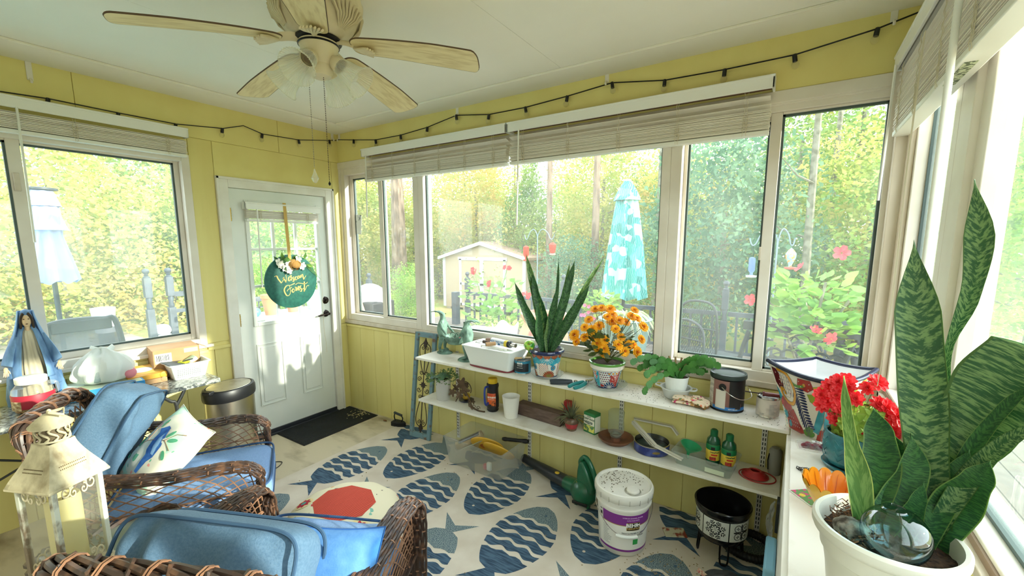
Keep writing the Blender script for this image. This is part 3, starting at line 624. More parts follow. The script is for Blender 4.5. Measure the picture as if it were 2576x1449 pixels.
# pots and plants on the deck
def leafspray(n, R0, h, sz, seed, w=.5, name='foliage', up=.3):
    q = random.Random(seed); b = MB()
    for i in range(n):
        a = q.uniform(0, 2*PI); r = R0*math.sqrt(q.random()); z = h*q.random(); c = Vector((r*math.cos(a), r*math.sin(a), z))
        d = Vector((math.cos(a), math.sin(a), q.uniform(-.5, .8))).normalized(); sd = d.cross(Vector((q.gauss(0, .5), q.gauss(0, .5), 1))).normalized(); nn = d.cross(sd); s = sz*q.uniform(.6, 1.3)
        P = []
        for t_, ww in ((0, .0), (.25, .8), (.5, 1), (.8, .6), (1, 0)):
            m_ = c+d*s*t_-nn*s*.12*t_*t_
            P.append((m_-sd*s*w*.5*ww, m_+sd*s*w*.5*ww))
        vs = [P[0][0]]+[p for pr in P[1:-1] for p in pr]+[P[-1][0]]; b.add(vs, [(0, 1, 2), (1, 3, 4, 2), (3, 5, 6, 4), (5, 7, 6)])
    return b
def stems(pts, r=.006): 
    b = MB(); [b.tube(spline(p, 4), r, 5) for p in pts]; return b
HIBL = mat('hibiscus_leaf', '72A84A', .5, c2='98BE5A', scale=4, transl=.45); REDF = mat('red_petal', 'E8303A', .6, transl=.3); PINKF = mat('coral_petal', 'F0676C', .6, c2='D93A50', scale=14, transl=.35)
def flower(par, loc, d, r, m, n=5):
    d = Vector(d).normalized(); M = Matrix.Translation(loc) @ d.to_track_quat('Z', 'Y').to_matrix().to_4x4(); b = MB().at(M)
    for k in range(n):
        a0 = 2*PI*k/n
        b.grid(lambda u, v: ((r*(.1+.9*v))*math.cos(a0+(u-.5)*1.35*math.sin(PI*min(1, .25+v*.62))), (r*(.1+.9*v))*math.sin(a0+(u-.5)*1.35*math.sin(PI*min(1, .25+v*.62))), r*.35*v*v*(1-.3*v)+.05*r*math.sin(9*u)), 5, 4)
    O('flower', b, m, par)
t = T('hibiscus', 'leafy hibiscus bush with large coral flowers outside the right sliding window', 'shrub', (3.82, 2.0, 0))
O('foliage', leafspray(330, .30, .62, .12, 5, .75).at(TR()), HIBL, t, kind='stuff', loc=(0, 0, .72)); O('stem', stems([[(0, 0, 0), (.02, 0, .6), (.1, 0, 1.3)], [(0, 0, .4), (-.15, .02, .8), (-.3, 0, 1.1)], [(0, 0, .5), (.15, 0, .9), (.3, 0, 1.2)]], .012), BARKG, t, kind='stuff')
for p, d, r in [((.17, -.25, 1.56), (-.1, -1, .2), .062), ((-.45, -.2, 1.13), (-.2, -1, .2), .055), ((-.1, -.15, 1.43), (-1, -.4, .8), .05), ((.16, -.3, .86), (-.6, -.5, .5), .06), ((.05, -.3, .92), (.3, -.6, .9), .05)]: flower(t, p, d, r, PINKF)
t = T('geranium_bush', 'leafy geranium bush with red flower heads in front of the shed', 'shrub', (-.15, 2.7, 0))
O('foliage', leafspray(260, .42, .75, .12, 8, .7), HIBL, t, kind='stuff', loc=(0, 0, .35))
for p in [(-.28, -.1, 1.22), (.33, -.1, 1.27), (.72, -.2, .92), (.1, -.2, 1.05)]:
    for k in range(5): flower(t, (p[0]+rnd.uniform(-.05, .05), p[1], p[2]+rnd.uniform(-.03, .03)), (rnd.uniform(-1, 1), -1, .5), .035, REDF)
    O('stem', stems([[(p[0]*.5, p[1], .8), p]], .005), HIBL, t)
t = T('fern', 'feathery yellow-green fern low behind the window beside the white bucket', 'fern', (.55, 2.0, 0)); b = MB()
for k in range(46):
    a = rnd.uniform(0, 2*PI); l = rnd.uniform(.3, .55); P = [(l*u*math.cos(a), l*u*math.sin(a), .45+l*1.1*u-.9*l*u*u) for u in [i/7 for i in range(8)]]; b.tube(P, .004, 3)
    for i in range(1, 8):
        for s in (-1, 1): c = Vector(P[i]); sd = Vector((-math.sin(a)*s, math.cos(a)*s, 0)); w_ = .06*(1-i/9); b.add([c, c+sd*w_+Vector((0, 0, .015)), c+sd*w_*.5+Vector((math.cos(a), math.sin(a), 0))*.03], [(0, 1, 2)])
O('fronds', b, mat('fern_leaf', 'A9BE62', .6, transl=.3), t, kind='stuff'); O('pot', MB().lathe([(.12, 0), (.16, .4), (.15, .4), (.1, .1)]), mat('dark_pot', '4C5054', .7), t)
TC = mat('glazed_terracotta', 'CFA884', .6, c2='C0534C', scale=7, detail=5, lo=.5, hi=.64)
t = T('garden_urn', 'large round terracotta urn with red glaze stains on the deck', 'urn', (1.26, 1.75, 0)); O('urn', MB().lathe([(.16, 0), (.24, .15), (.30, .38), (.29, .58), (.24, .70), (.23, .73), (.27, .79), (.27, .83), (.24, .83), (.21, .74), (.22, .6)], n=32), TC, t); O('soil', MB().disc((0, 0, .74), .215), SOIL, t)
t = T('white_bucket', 'white plastic pot wrapped in a torn bag just outside the picture window', 'bucket', (1.12, 1.15, 0)); O('body', MB().lathe([(0, 0), (.085, 0), (.12, .72), (.13, .74), (.115, .74), (.085, .15)]), mat('white_bag', 'E9E8E6', .5, transl=.3), t); O('torn_bag', MB().grid(lambda u, v: ((.125+.02*v)*math.cos(2*PI*u), (.125+.02*v)*math.sin(2*PI*u), .62+.18*v*(.4+.6*abs(math.sin(4*PI*u)))), 30, 4, True), mat('white_bag', 'E9E8E6', .5), t)
tag(O('plastic_tub', MB().box(.9, 1.3, .35, .9, -.005, .8), mat('white_bag', 'E9E8E6', .5), bevel=.06), 'white plastic tub lying below the window sill outside', 'tub')
t = T('spider_plant', 'pale striped spider plant in a large blue-green pot beside the parasol', 'potted plant', (2.12, 2.1, 0)); b = MB()
for k in range(70):
    a = rnd.uniform(0, 2*PI); l = rnd.uniform(.2, .42); P = [(l*u*math.cos(a), l*u*math.sin(a), .80+l*1.1*u-1.5*l*u*u) for u in [i/6 for i in range(7)]]; b.tube(P, [.007, .009, .009, .008, .006, .004, .001], 4, flat=.25)
O('leaves', b, mat('striped_leaf', 'D9E2B6', .5, transl=.3), t, kind='stuff'); O('pot', MB().lathe([(.18, 0), (.25, .55), (.28, .78), (.3, .8), (.26, .8), (.22, .5)]), mat('bluegreen_pot', '7E9F9B', .4), t)
t = T('impatiens', 'green leafy plant with pink flowers at the foot of the teal parasol', 'potted plant', (1.72, 2.35, 0)); O('foliage', leafspray(150, .2, .25, .09, 12, .6), LM[4], t, kind='stuff', loc=(0, 0, .80)); O('pot', MB().lathe([(.14, .2), (.19, .75), (.2, .78), (.17, .78)]), mat('wire_pot', '9C8F7C', .8), t)
for k in range(9): flower(t, (rnd.uniform(-.25, .02), -.2, rnd.uniform(.75, .92)), (0, -1, .5), .025, mat('pink_petal', 'E76FA0', .6))
# deck chairs with mesh backs
def mesh_chair(lab, loc, rz, h=.9, w=.27):
    t = T('mesh_chair', lab, 'chair', loc, rz); fr = MB(); P = spline([(-w, 0, .35), (-w*.98, -.03, .65), (-w*.7, -.08, h-.03), (0, -.1, h+.03), (w*.7, -.08, h-.03), (w*.98, -.03, .65), (w, 0, .35)], 6); fr.tube(P, .014, 8); O('back_frame', fr, BKI, t)
    b = MB()
    for i in range(-14, 15):
        for s in (-1, 1):
            x0 = i*w/10; pts = []
            for k in range(9):
                z = .4+(h-.42)*k/8; x = x0+s*(k/8)*w*.9; 
                if abs(x) < w*(.97-.25*(k/8)**3): pts.append((x, -.02-.07*k/8, z))
            if len(pts) > 2: b.tube(pts, .0026, 3)
    b.tube([(-w*.93, -.04, .72), (w*.93, -.04, .72)], .008, 6); O('mesh_back', b, BKI, t, kind='stuff')
    O('seat', MB().box(-w, w, -.5, 0, .38, .40), BKI, t, bevel=.005)
    for x in (-w, w):
        for y in (-.48, 0): O('leg', MB().cyl((x, y, 0), (x, y, .4), .012, n=6), BKI, t)
mesh_chair('black mesh-backed metal chair on the deck, the nearer of two', (2.78, 1.75, 0), PI-.5, .86); mesh_chair('black mesh-backed metal chair on the deck, behind the first one', (2.80, 2.35, 0), PI-.4, .98)
t = T('garden_bench', 'ornate black iron garden bench back below the hibiscus', 'bench', (3.66, 1.9, 0)); b = MB()
O('top_board', MB().box(-.35, .6, .1, .16, .82, .90), BKI, t)
for k in range(5):
    for s in (-1, 1): b.tube(spiral((-.2+k*.18+s*.04, .12, .68-.08*(k % 2)), .085, PI/2*(1-s), .8, 12, s), .011, 5)
for k in range(16): b.tube(arc((-.3+rnd.random()*.8, .12, .45+rnd.random()*.3), rnd.uniform(.04, .08), rnd.uniform(0, 3), rnd.uniform(4, 6), 7), .008, 4)
O('scrollwork', b, BKI, t, kind='stuff')
for x in (-.3, .5): O('leg', MB().tube(spline([(x, .1, .8), (x-.06, .1, .5), (x, .05, .25), (x-.04, 0, 0)], 4), .022, 6), BKI, t)
t = T('baluster_pair', 'two turned dark balusters standing below the hibiscus', 'baluster', (4.08, 2.1, 0))
for x in (0, .12): O('baluster', MB().lathe([(.03, 0), (.03, .3), (.05, .4), (.02, .5), (.045, .62), (.05, .68), (.025, .8), (.03, .86)], (x, 0, 0), 12), BK, t)
t = T('barbecue', 'rounded silver-white barbecue seen through the small corner window', 'barbecue', (-1.13, 1.2, 0)); O('lid', MB().sph((0, 0, .88), .26, 20, 12, sy=.8, sz=.85), mat('grill_lid', 'D6DCDD', .3, .3), t); O('firebox', MB().box(-.26, .26, -.2, .2, .45, .88), BLACKM, t, bevel=.03); O('cart', MB().box(-.28, .28, -.2, .2, .0, .45), BLACKM, t); O('lid_handle', MB().tube([(-.12, -.25, .9), (-.12, -.29, .93), (.12, -.29, .93), (.12, -.25, .9)], .01), STEEL, t)
tag(O('broom_handle', MB().cyl((-1.15, .9, 1.37), (-.75, .9, .45), .016), mat('broom_wood', 'D9B27A', .6)), 'pale wooden pole leaning outside the small corner window', 'broom')
tag(O('paper_notice', MB().at(TR(.155, .062, 1.82, ry=.12)).box(-.045, .06, 0, .001, -.09, .09), mat('notice', 'E2E8E6', .7, c2='7E8986', scale=22, lo=.6, hi=.7)), 'white sheet of paper taped inside the small corner window', 'paper')
# outside the left wall and the door
t = T('patio_chair', 'black mesh patio chair back just outside the left window', 'chair', (-.8, -1.72, -.04), PI/2)
P = spline([(-.19, 0, .45), (-.19, 0, 1.0), (-.15, .01, 1.10), (.12, .01, 1.10), (.2, .0, 1.04), (.25, 0, .45)], 6); O('back_frame', MB().tube(P, .02, 8), BKI, t); O('top_band', MB().box(-.17, .17, -.012, .012, 1.02, 1.11), BKI, t, bevel=.01); O('mesh_back', MB().box(-.18, .2, -.003, .003, .5, 1.03), glassy('mesh_fabric', (.45, .46, .5), .35, (.2, .21, .24)), t)
for x in (-.18, .24):
    for y in (-.5, 0): O('leg', MB().cyl((x, y, 0), (x, y, .5), .014, n=6), BKI, t)
O('seat', MB().box(-.2, .25, -.5, 0, .42, .45), BKI, t, bevel=.01)
for x, y, lab in [(-4, -.35, 'dark turned patio post, the left of the pair outside the left window'), (-4, -.09, 'dark turned patio post, the right of the pair outside the left window')]: post(x, y, 1.29, lab, -.1)
t = T('patio_gate', 'grey slatted patio gate rails between and beside the turned posts', 'gate', (-4, .2, 0)); O('rail', MB().box(-.03, .03, -.25, .9, .86, .93), BK, t); O('rail', MB().box(-.03, .03, -.25, .9, .62, .67), BK, t)
for k in range(8): O('slat', MB().box(-.012, .012, 0+k*.11, .06+k*.11, .1, .62), BK, t)
t = T('white_pail', 'small white pail on the patio beyond the left window', 'bucket', (-4, -.85, -.04)); O('pail', MB().lathe([(.10, .5), (.125, .82), (.13, .83), (.12, .83), (.095, .52)]), mat('pail', 'F2F4F4', .5), t); O('stand', MB().cyl((0, 0, 0), (0, 0, .5), .08), BK, t)
t = T('stone_rabbit', 'pale stone garden ornament between the patio posts', 'ornament', (-4.05, -.22, -.04)); O('body', MB().sph((0, 0, .42), .12, sz=.7), mat('stone', 'D9DEE2', .8), t); O('plinth', MB().box(-.08, .08, -.08, .08, 0, .36), mat('stone', 'D9DEE2', .8), t)
o = O('pool', MB().box(-3.6, -1.2, -5, -1.95, -.04, .35), mat('pool_cyan', '35C6D6', .3)); tag(o, 'turquoise edge of a pool at the far left outside the window', 'pool')
t = T('potting_bench', 'grey wooden bench with pots outside the door', 'bench', (-1.5, .25, 0)); O('top', MB().box(-.3, .3, -.75, .75, .77, .80), mat('weathered', '9FA3A0', .8), t); O('shelf', MB().box(-.3, .3, -.75, .75, .5, .52), mat('weathered', '9FA3A0', .8), t)
for x in (-.28, .28):
    for y in (-.7, .7): O('leg', MB().box(x-.03, x+.03, y-.03, y+.03, 0, .77), BK, t)
OT = mat('orange_clay', 'D8895A', .8)
for y, m, r, lab in [(.06, OT, .10, 'orange clay pot on the bench outside the door, left'), (.32, OT, .08, 'orange clay pot on the bench outside the door, right'), (.60, mat('mint', 'A8E0C8', .4), .10, 'mint glazed pot on the bench outside the door')]:
    tag(O('clay_pot', MB().lathe([(0, 0), (r*.7, 0), (r, .2), (r*1.1, .2), (r*1.1, .24), (r, .24), (r*.6, .02)]), m, loc=(-1.5, y, .80)), lab, 'pot')
tag(O('blue_ball', MB().sph((0, 0, .05), .05), mat('blue_ball', '4FB0DC', .3), loc=(-1.5, -.12, .80)), 'small blue ball on the bench outside the door', 'ball')
t = T('nest_box', 'small peaked bird house far outside the right windows', 'bird house', (5.2, 1.0, 1.2)); O('roof', MB().at(TR(0, 0, 0, rx=PI/2)).prism([(-.16, 0), (.16, 0), (0, .12)], -.1, .1), mat('pale_roof', 'C6CCDA', .6), t); O('box', MB().box(-.1, .1, -.08, .08, -.14, 0), BARKG, t); O('pole', MB().cyl((0, 0, -1.6), (0, 0, -.14), .02), BARKG, t)
# ================= CEILING FAN =================
FW = mat('fan_cream', 'DDD2B2', .5, c2='B7A988', scale=6, detail=5, lo=.45, hi=.8, bump=.3, bscale=30)
BLW = mat('blade_wood', 'E6D6A4', .5, c2='C9B27C', scale=9, stretch=(.5, 7, 7), detail=6, lo=.45, hi=.75); BLE = mat('blade_edge', '5E4A35', .8)
fan = T('ceiling_fan', 'cream five-bladed ceiling fan with four ribbed glass shades', 'ceiling fan', (1.955, -1.462, 0))
O('motor_housing', MB().grid(lambda u, v: (lambda r, z: (r*math.cos(2*PI*u), r*math.sin(2*PI*u), z))(( .085+.095*min(1, v*1.6)**.55 - .02*max(0, v-.8)*5)*(1+.02*math.sin(30*PI*u)*math.sin(9*v)), 2.475+.182*v), 72, 16, True), FW, fan)
b = MB()
for k in range(6):
    a = k*PI/3+.2
    for j in range(9):
        q = (j-4)*.16; M = TR(0, 0, 2.51) ; r0, r1 = .125, .176
        b.tube([(r0*math.cos(a+q*.2), r0*math.sin(a+q*.2), 2.495), ((r1-.012)*math.cos(a+q*.5), (r1-.012)*math.sin(a+q*.5), 2.53), ((r1+.001)*math.cos(a+q*.75), (r1+.001)*math.sin(a+q*.75), 2.585-.02*abs(j-4)/4)], [.002, .005, .006], 5)
O('shell_relief', b, FW, fan, kind='stuff')
O('flywheel', MB().lathe([(.02, 2.455), (.075, 2.455), (.09, 2.462), (.09, 2.472), (.07, 2.478)], n=36), BLACKM, fan)
O('light_kit', MB().lathe([(0, 2.318), (.02, 2.319), (.042, 2.328), (.05, 2.345), (.05, 2.37), (.062, 2.385), (.066, 2.42), (.078, 2.445), (.078, 2.456), (.02, 2.456)], n=36), FW, fan)
O('band', MB().lathe([(.0785, 2.443), (.081, 2.445), (.081, 2.449), (.0785, 2.451)], n=36), BLACKM, fan)
for k in range(5):
    a = R(31.8+72*k)
    iron = MB(); iron.tube(spline([(.07, 0, 2.463), (.11, 0, 2.458), (.15, .0, 2.446)], 4), [.018]*8+[.016], 6, flat=.4)
    io = O('blade_iron', iron, FW, fan, rot=(0, 0, a))
    sh = MB()
    for j in range(7):
        q = (j-3)*.2; sh.tube([(.145, 0, 2.435), (.19, .15*math.sin(q)*.3, 2.425), (.235-.02*abs(j-3)/3, .24*math.sin(q)*.28, 2.419)], [.004, .009, .007], 6, flat=.6)
    so = O('shell_bracket', sh, FW, fan, rot=(0, 0, a), kind='stuff')
    bl = MB(); n = 30
    def hw(t): 
        w = .052+.022*min(1, t*1.5)
        if t < .08: w *= max(0, 1-((.08-t)/.08)**2)**.5*.6+.4
        if t > .95: w *= max(0, 1-((t-.95)/.05)**2.2)**.5*.75+.25
        return w
    def fb(u, v):
        t = .5-.5*math.cos(PI*v); x = .14+.52*t; z = 2.443-.068*t*t**.35; y = (u*2-1)*hw(t); return (x, y, z-y*.16)
    bl.grid(fb, 6, n); bl.grid(lambda u, v: (lambda p: (p[0], p[1], p[2]+.006))(fb(1-u, v)), 6, n)
    bo = O('blade', bl, BLW, fan, rot=(0, 0, a))
    ed = MB(); P = [(lambda p: (p[0], p[1], p[2]+.003))(fb(0, i/n)) for i in range(n+1)]+[(lambda p: (p[0], p[1], p[2]+.003))(fb(1, 1-i/n)) for i in range(n+1)]
    ed.tube(P, .0034, 5, True); O('blade_edge', ed, BLE, bo)
SG = glassy('ribbed_glass', (.95, .97, .92), .42, (.95, .93, .85), rough=.15)
for k in range(4):
    a = R(-62+90*k)
    M = Matrix.Rotation(a, 4, 'Z') @ Matrix.Translation((.055, 0, 2.392)) @ Matrix.Rotation(R(128), 4, 'Y')
    b = MB().at(M); b.lathe([(.012, -.02), (.02, 0), (.028, .012), (.034, .03), (.034, .042), (.03, .044)], n=20); f = O('fitter', b, FW, fan)
    b = MB().at(M); pr = [(.032, .035), (.035, .05), (.042, .085), (.046, .11), (.054, .135), (.068, .152)]
    def fs(u, v):
        q = v*(len(pr)-1); i = min(int(q), len(pr)-2); w = q-i; r = pr[i][0]*(1-w)+pr[i+1][0]*w; z = pr[i][1]*(1-w)+pr[i+1][1]*w
        r *= 1+.025*math.cos(40*2*PI*u); return (r*math.cos(2*PI*u), r*math.sin(2*PI*u), z)
    b.grid(fs, 160, 10, True); so = O('glass_shade', b, SG, fan)
    b = MB().at(M); b.tube([(fs(j/80, 1)[0], fs(j/80, 1)[1], .152) for j in range(80)], .0022, 5, True); O('shade_rim', b, SG, so)
    b = MB().at(M); b.lathe([(0, .05), (.016, .05), (.016, .03), (.012, .03)], n=14); O('socket', b, mat('socket', '6B5B45', .5, .3), fan)
    if k == 1 or k == 2:
        b = MB().at(M); b.sph((0, 0, .095), .028, 14, 10, sz=1.2); O('bulb', b, glassy('bulb_glass', (1, 1, 1), .3, (1, 1, 1)), fan)
def chain(x, y, z0, z1, m, r=.0022):
    b = MB(); n = int((z0-z1)/.007)
    for i in range(n): z = z0-(z0-z1)*i/n; b.sph((x, y, z), r, 5, 4)
    return O('pull_chain', b, m, fan, kind='stuff')
chain(-.028, -.036, 2.33, 1.955, mat('chain_steel', '8E8A80', .4, .8)); chain(.022, -.002, 2.32, 1.895, mat('chain_bronze', '3A2C24', .4, .6))
O('crystal_knob', MB().at(TR(-.028, -.036, 0)).lathe([(0, 1.955), (.004, 1.95), (.005, 1.94), (.008, 1.932), (.016, 1.915), (.008, 1.898), (0, 1.894)], n=6), glassy('crystal', (.95, .95, .95), .25, (1, .97, .9)), fan, ang=5); O('chain_end', MB().sph((.022, -.002, 1.892), .005, 8, 6, sz=1.6), BLACKM, fan)
# ================= STRING LIGHTS =================
sl_ = T('string_lights', 'black string lights looped along the top of the walls', 'string lights', (0, 0, 2.5))
A_ = [(-.0, -2.30, 2.455), (.02, -2.075, 2.45), (.02, -1.893, 2.461), (.02, -1.585, 2.457), (.02, -1.28, 2.457), (.02, -.985, 2.49), (.02, -.836, 2.542), (.02, -.694, 2.509), (.02, -.386, 2.522), (.02, -.088, 2.575), (.02, -.03, 2.585)]
B_ = [(.05, -.02, 2.59), (.275, -.02, 2.56), (.567, -.02, 2.524), (.877, -.02, 2.523), (1.178, -.02, 2.543), (1.475, -.02, 2.587), (1.776, -.02, 2.546), (2.08, -.02, 2.545), (2.389, -.02, 2.562), (2.684, -.02, 2.586), (2.99, -.02, 2.541), (3.294, -.02, 2.535), (3.599, -.02, 2.539), (3.903, -.02, 2.58), (4.05, -.02, 2.615)]
WIRE = mat('black_wire', '1A1B1D', .5); BULB = glassy('clear_bulb', (.98, .97, .9), .15, (1, .98, .9))
O('wire', MB().tube([(x, y, z-2.5) for x, y, z in A_+B_], .0035, 5), WIRE, sl_)
so = MB().lathe([(0, .008), (.009, .008), (.010, 0), (.0105, -.026), (.009, -.028), (0, -.028)], n=10).mesh('socket', WIRE); bu = MB().sph((0, 0, -.042), .017, 10, 8, sz=1.1).mesh('bulb', BULB)
for x, y, z in A_[2:6]+A_[7:10]+B_[1:6]+B_[6:]:
    if x > 4.0: continue
    a = bpy.data.objects.new('socket', so); col.objects.link(a); a.parent = sl_; a.location = (x, y-.003, z-2.5-.006); a.rotation_euler = (rnd.uniform(-.2, .1), rnd.uniform(-.25, .25), 0)
    c = bpy.data.objects.new('bulb', bu); col.objects.link(c); c.parent = a
O('plug', MB().box(.008, .03, -2.14, -2.09, -.06, -.035), WIRE, sl_, bevel=.003)
CLIP = mat('clip_white', 'E8E4D8', .6)
for i, (x, y, z, r, lab) in enumerate([(.002, -1.952, 2.59, PI/2, 'white hook bracket above the left window blind'), (.002, -.05, 2.62, PI/2, 'white hook bracket in the corner, on the door wall side'), (.045, -.002, 2.62, 0, 'white hook bracket in the corner, on the window wall side'), (1.47, -.002, 2.62, 0, 'white hook bracket over the left blind on the long wall'), (2.644, -.002, 2.625, 0, 'white hook bracket over the right blind on the long wall'), (3.958, -.002, 2.625, 0, 'white hook bracket at the far right of the long wall')]):
    t = T('hook_bracket', lab, 'hook', (x, y, z), r, 'white brackets along the ceiling'); h = .09 if i == 0 else .055
    O('plate', MB().box(-.013, .013, -.006, 0, -h/2, h/2+.01), CLIP, t, bevel=.003); O('hook_tip', MB().tube([(0, -.004, -h/2+.006), (0, -.02, -h/2), (0, -.026, -h/2-.008), (0, -.02, -h/2-.016)], .006, 6), CLIP, t)
# ================= DOOR SIGN =================
GREEN = mat('sign_green', '1F5A50', .6, c2='2C6E60', scale=40); GOLD = mat('sign_gold', 'E3C56F', .5); BURL = mat('burlap', 'B78F52', .9, c2='9C773E', scale=200, bump=.4)
t = T('door_sign', 'round dark green wooden sign with gold lettering, flowers and burlap bow on the door', 'sign', (.045, -.557, 1.315))
b = MB().at(TR(0, 0, 0, ry=PI/2)); b.lathe([(0, .008), (.226, .008), (.23, .005), (.23, -.005), (.226, -.008), (0, -.008)], n=64); O('board', b, GREEN, t)
O('strap', MB().at(TR(.0, .0, 0, rx=.03)).box(.008, .011, -.015, .012, .17, .66), mat('gold_strap', 'C7A452', .5), t)
Mt = Matrix.Translation((.0086, 0, 0)) @ Matrix(((0, 0, 1, 0), (1, 0, 0, 0), (0, 1, 0, 0), (0, 0, 0, 1)))
def stroke(P, m=None, w0=.0035, w1=.010): 
    P = spline([(.0095, x, z) for x, z in P], 6); n = len(P); r = []
    for i in range(n):
        d = (P[min(i+1, n-1)]-P[max(i-1, 0)]); down = max(0, -d.z/(d.length+1e-9)); r.append(w0+(w1-w0)*down*.8)
    return MB().tube(P, r, 6, flat=.25) if False else (P, r)
sb = MB()
def st(P, w0=.0022, w1=.0062):
    P, r = stroke(P, None, w0, w1); n0 = len(P)
    for i in range(n0-1):
        pass
    vs = []
    for i in range(n0):
        d = (P[min(i+1, n0-1)]-P[max(i-1, 0)]).normalized(); nn = Vector((0, -d.z, d.y)); vs += [P[i]-nn*r[i], P[i]+nn*r[i]]
    sb.add(vs, [(2*i, 2*i+1, 2*i+3, 2*i+2) for i in range(n0-1)])
k = 1/3150.
def sx_(u, v): return ((u-685)*k*1.0, -(v-790)*k*1.0+0.0)   # sign drawing coordinates to metres
def S_(*p): st([sx_(*q) for q in p])
S_((215, 635), (275, 620), (310, 700), (390, 815)); S_((390, 815), (440, 740), (470, 660)); S_((440, 680), (490, 750), (515, 805)); S_((515, 805), (530, 700), (520, 600))
S_((645, 655), (600, 680), (585, 750), (620, 770), (655, 700)); S_((665, 620), (660, 700), (670, 765)); S_((745, 670), (705, 700), (735, 745), (720, 795), (690, 785)); S_((745, 765), (780, 740)); S_((820, 665), (780, 690), (770, 750), (810, 755), (835, 730)); S_((875, 650), (845, 690), (865, 730), (895, 690), (875, 650)); S_((905, 650), (915, 715)); S_((915, 670), (945, 640), (950, 700)); S_((960, 640), (990, 620), (1005, 690), (1025, 765)); S_((1025, 765), (1060, 700), (1095, 660))
S_((755, 845), (640, 890), (520, 900), (450, 1010), (500, 1150), (570, 1160), (620, 1060), (600, 900)); S_((525, 1050), (560, 1000), (650, 960), (660, 940)); S_((700, 990), (665, 1040), (690, 1095), (730, 1050), (715, 990)); S_((745, 955), (780, 970), (770, 1060)); S_((800, 960), (815, 1050), (840, 960)); S_((850, 930), (860, 1050), (890, 1010)); S_((935, 930), (890, 960), (930, 1020), (925, 1085), (885, 1075)); S_((930, 1040), (975, 1020), (1010, 990)); S_((1030, 820), (1025, 950), (1010, 1100)); S_((775, 890), (850, 850), (1000, 880), (1080, 880), (1125, 840)); S_((1010, 1100), (1060, 1020), (1100, 950), (1160, 945))
O('lettering', sb, GOLD, t, kind='stuff')
DKL = mat('dark_leaf', '2F5A38', .5, c2='6E9A3A', scale=14); WFL = mat('white_flower', 'F1EFE2', .6)
b = MB(); 
for k in range(26):
    a = rnd.uniform(.1, PI-.1); c = Vector((.012, rnd.uniform(-.13, .14), .15+rnd.uniform(-.02, .05))); d = Vector((.25, math.cos(a)*1.1, math.sin(a)*rnd.choice([1, 1, -.5]))).normalized(); s = rnd.uniform(.04, .075); sd = d.cross(Vector((1, 0, 0))).normalized()
    b.add([c, c+d*s*.4+sd*s*.24+Vector((.006, 0, 0)), c+d*s, c+d*s*.4-sd*s*.24+Vector((.006, 0, 0)), c+d*s*.5], [(0, 1, 4), (1, 2, 4), (2, 3, 4), (3, 0, 4)])
for k in range(8): b.tube([(.012, .06+.006*k, .16), (.02, .12+.01*k, .14-.006*k), (.015, .17+.014*k, .08-.012*k)], .001, 3)
O('greenery', b, DKL, t, kind='stuff')
for y, z in [(-.115, .165), (-.06, .12), (-.03, .10), (-.03, .145), (.055, .19), (.09, .13), (-.10, .15)]: flower(t, (.025, y, z), (1, rnd.uniform(-.4, .4), rnd.uniform(-.3, .4)), .036, WFL, 5)
O('bow_loop', MB().sph((.035, .03, .142), .040, 18, 12, sx=.6, sy=1.1, sz=.8), BURL, t); O('bow', MB().grid(lambda u, v: (.022+.03*math.sin(PI*v)*(1+.3*math.sin(6*PI*u)), .02+.045*math.cos(2*PI*u)*(1.1-v*.4)+.005*math.sin(12*u), .145+.042*math.sin(2*PI*u)*(1.1-.4*v)-.02*v), 20, 8, True), BURL, t)
tag(O('blind_cord', MB().tube(spline([(.03, -.268, 1.9), (.03, -.262, 1.3), (.02, -.262, .86), (.02, -.25, .72), (.02, -.248, .62)], 5), .0018, 4), CORD), 'thin cream cord with tassel hanging beside the door handle', 'cord')
# ================= GRANITE TABLE =================
GRAN = mat('granite', 'A9ADA6', .25, c2='4C5154', scale=42, detail=8, lo=.42, hi=.56, stretch=(1.4, 1, 1), coat=.3)
IRN = mat('cast_iron', '3A3C3C', .5, .4)
t = T('granite_table', 'long grey granite-topped table with forked iron legs under the left window', 'table', (.25, -2.3, 0))
def slab(u, v): return None
b = MB(); P = [(-.20, .955), (.225, .955)]; n = 60
edge = [(.235+rnd.uniform(-.004, .004), .95-1.62*i/n) for i in range(n+1)]; 
b.prism([(-.215, .948)]+[(-.10, .957), (.05, .953), (.15, .957)]+edge[::1]+[(-.215, -.80)][::1], .712, .74) if False else b.prism(([(-.215, .948), (-.215, -.67)]+edge[::-1]+[(.15, .957), (.05, .953), (-.10, .957)]), .712, .74)
O('table_top', b, GRAN, t, bevel=.003)
for y in (.76, -.55):
    lg = MB(); lg.tube(spline([(.02, y-.10, .71), (.02, y-.085, .66), (.02, y-.03, .60), (.02, y, .56), (.02, y, .3), (.02, y, .08)], 4), [.011]*20+[.016], 8); lg.tube(spline([(.02, y+.06, .71), (.02, y+.055, .66), (.02, y+.03, .61), (.02, y, .56)], 4), .011, 8)
    lg.tube([(-.15, y, .03), (-.06, y, .08), (.02, y, .10), (.10, y, .08), (.20, y, .03)], .014, 8); lg.sph((-.16, y, .016), .016, 8, 6); lg.sph((.21, y, .016), .016, 8, 6)
    O('leg', lg, IRN, t)
O('brace', MB().tube([(.02, .62, .70), (.02, -.55, .18)], .006, 6), IRN, t); O('brace', MB().tube([(.02, -.4, .70), (.02, .76, .14)], .006, 6), IRN, t)
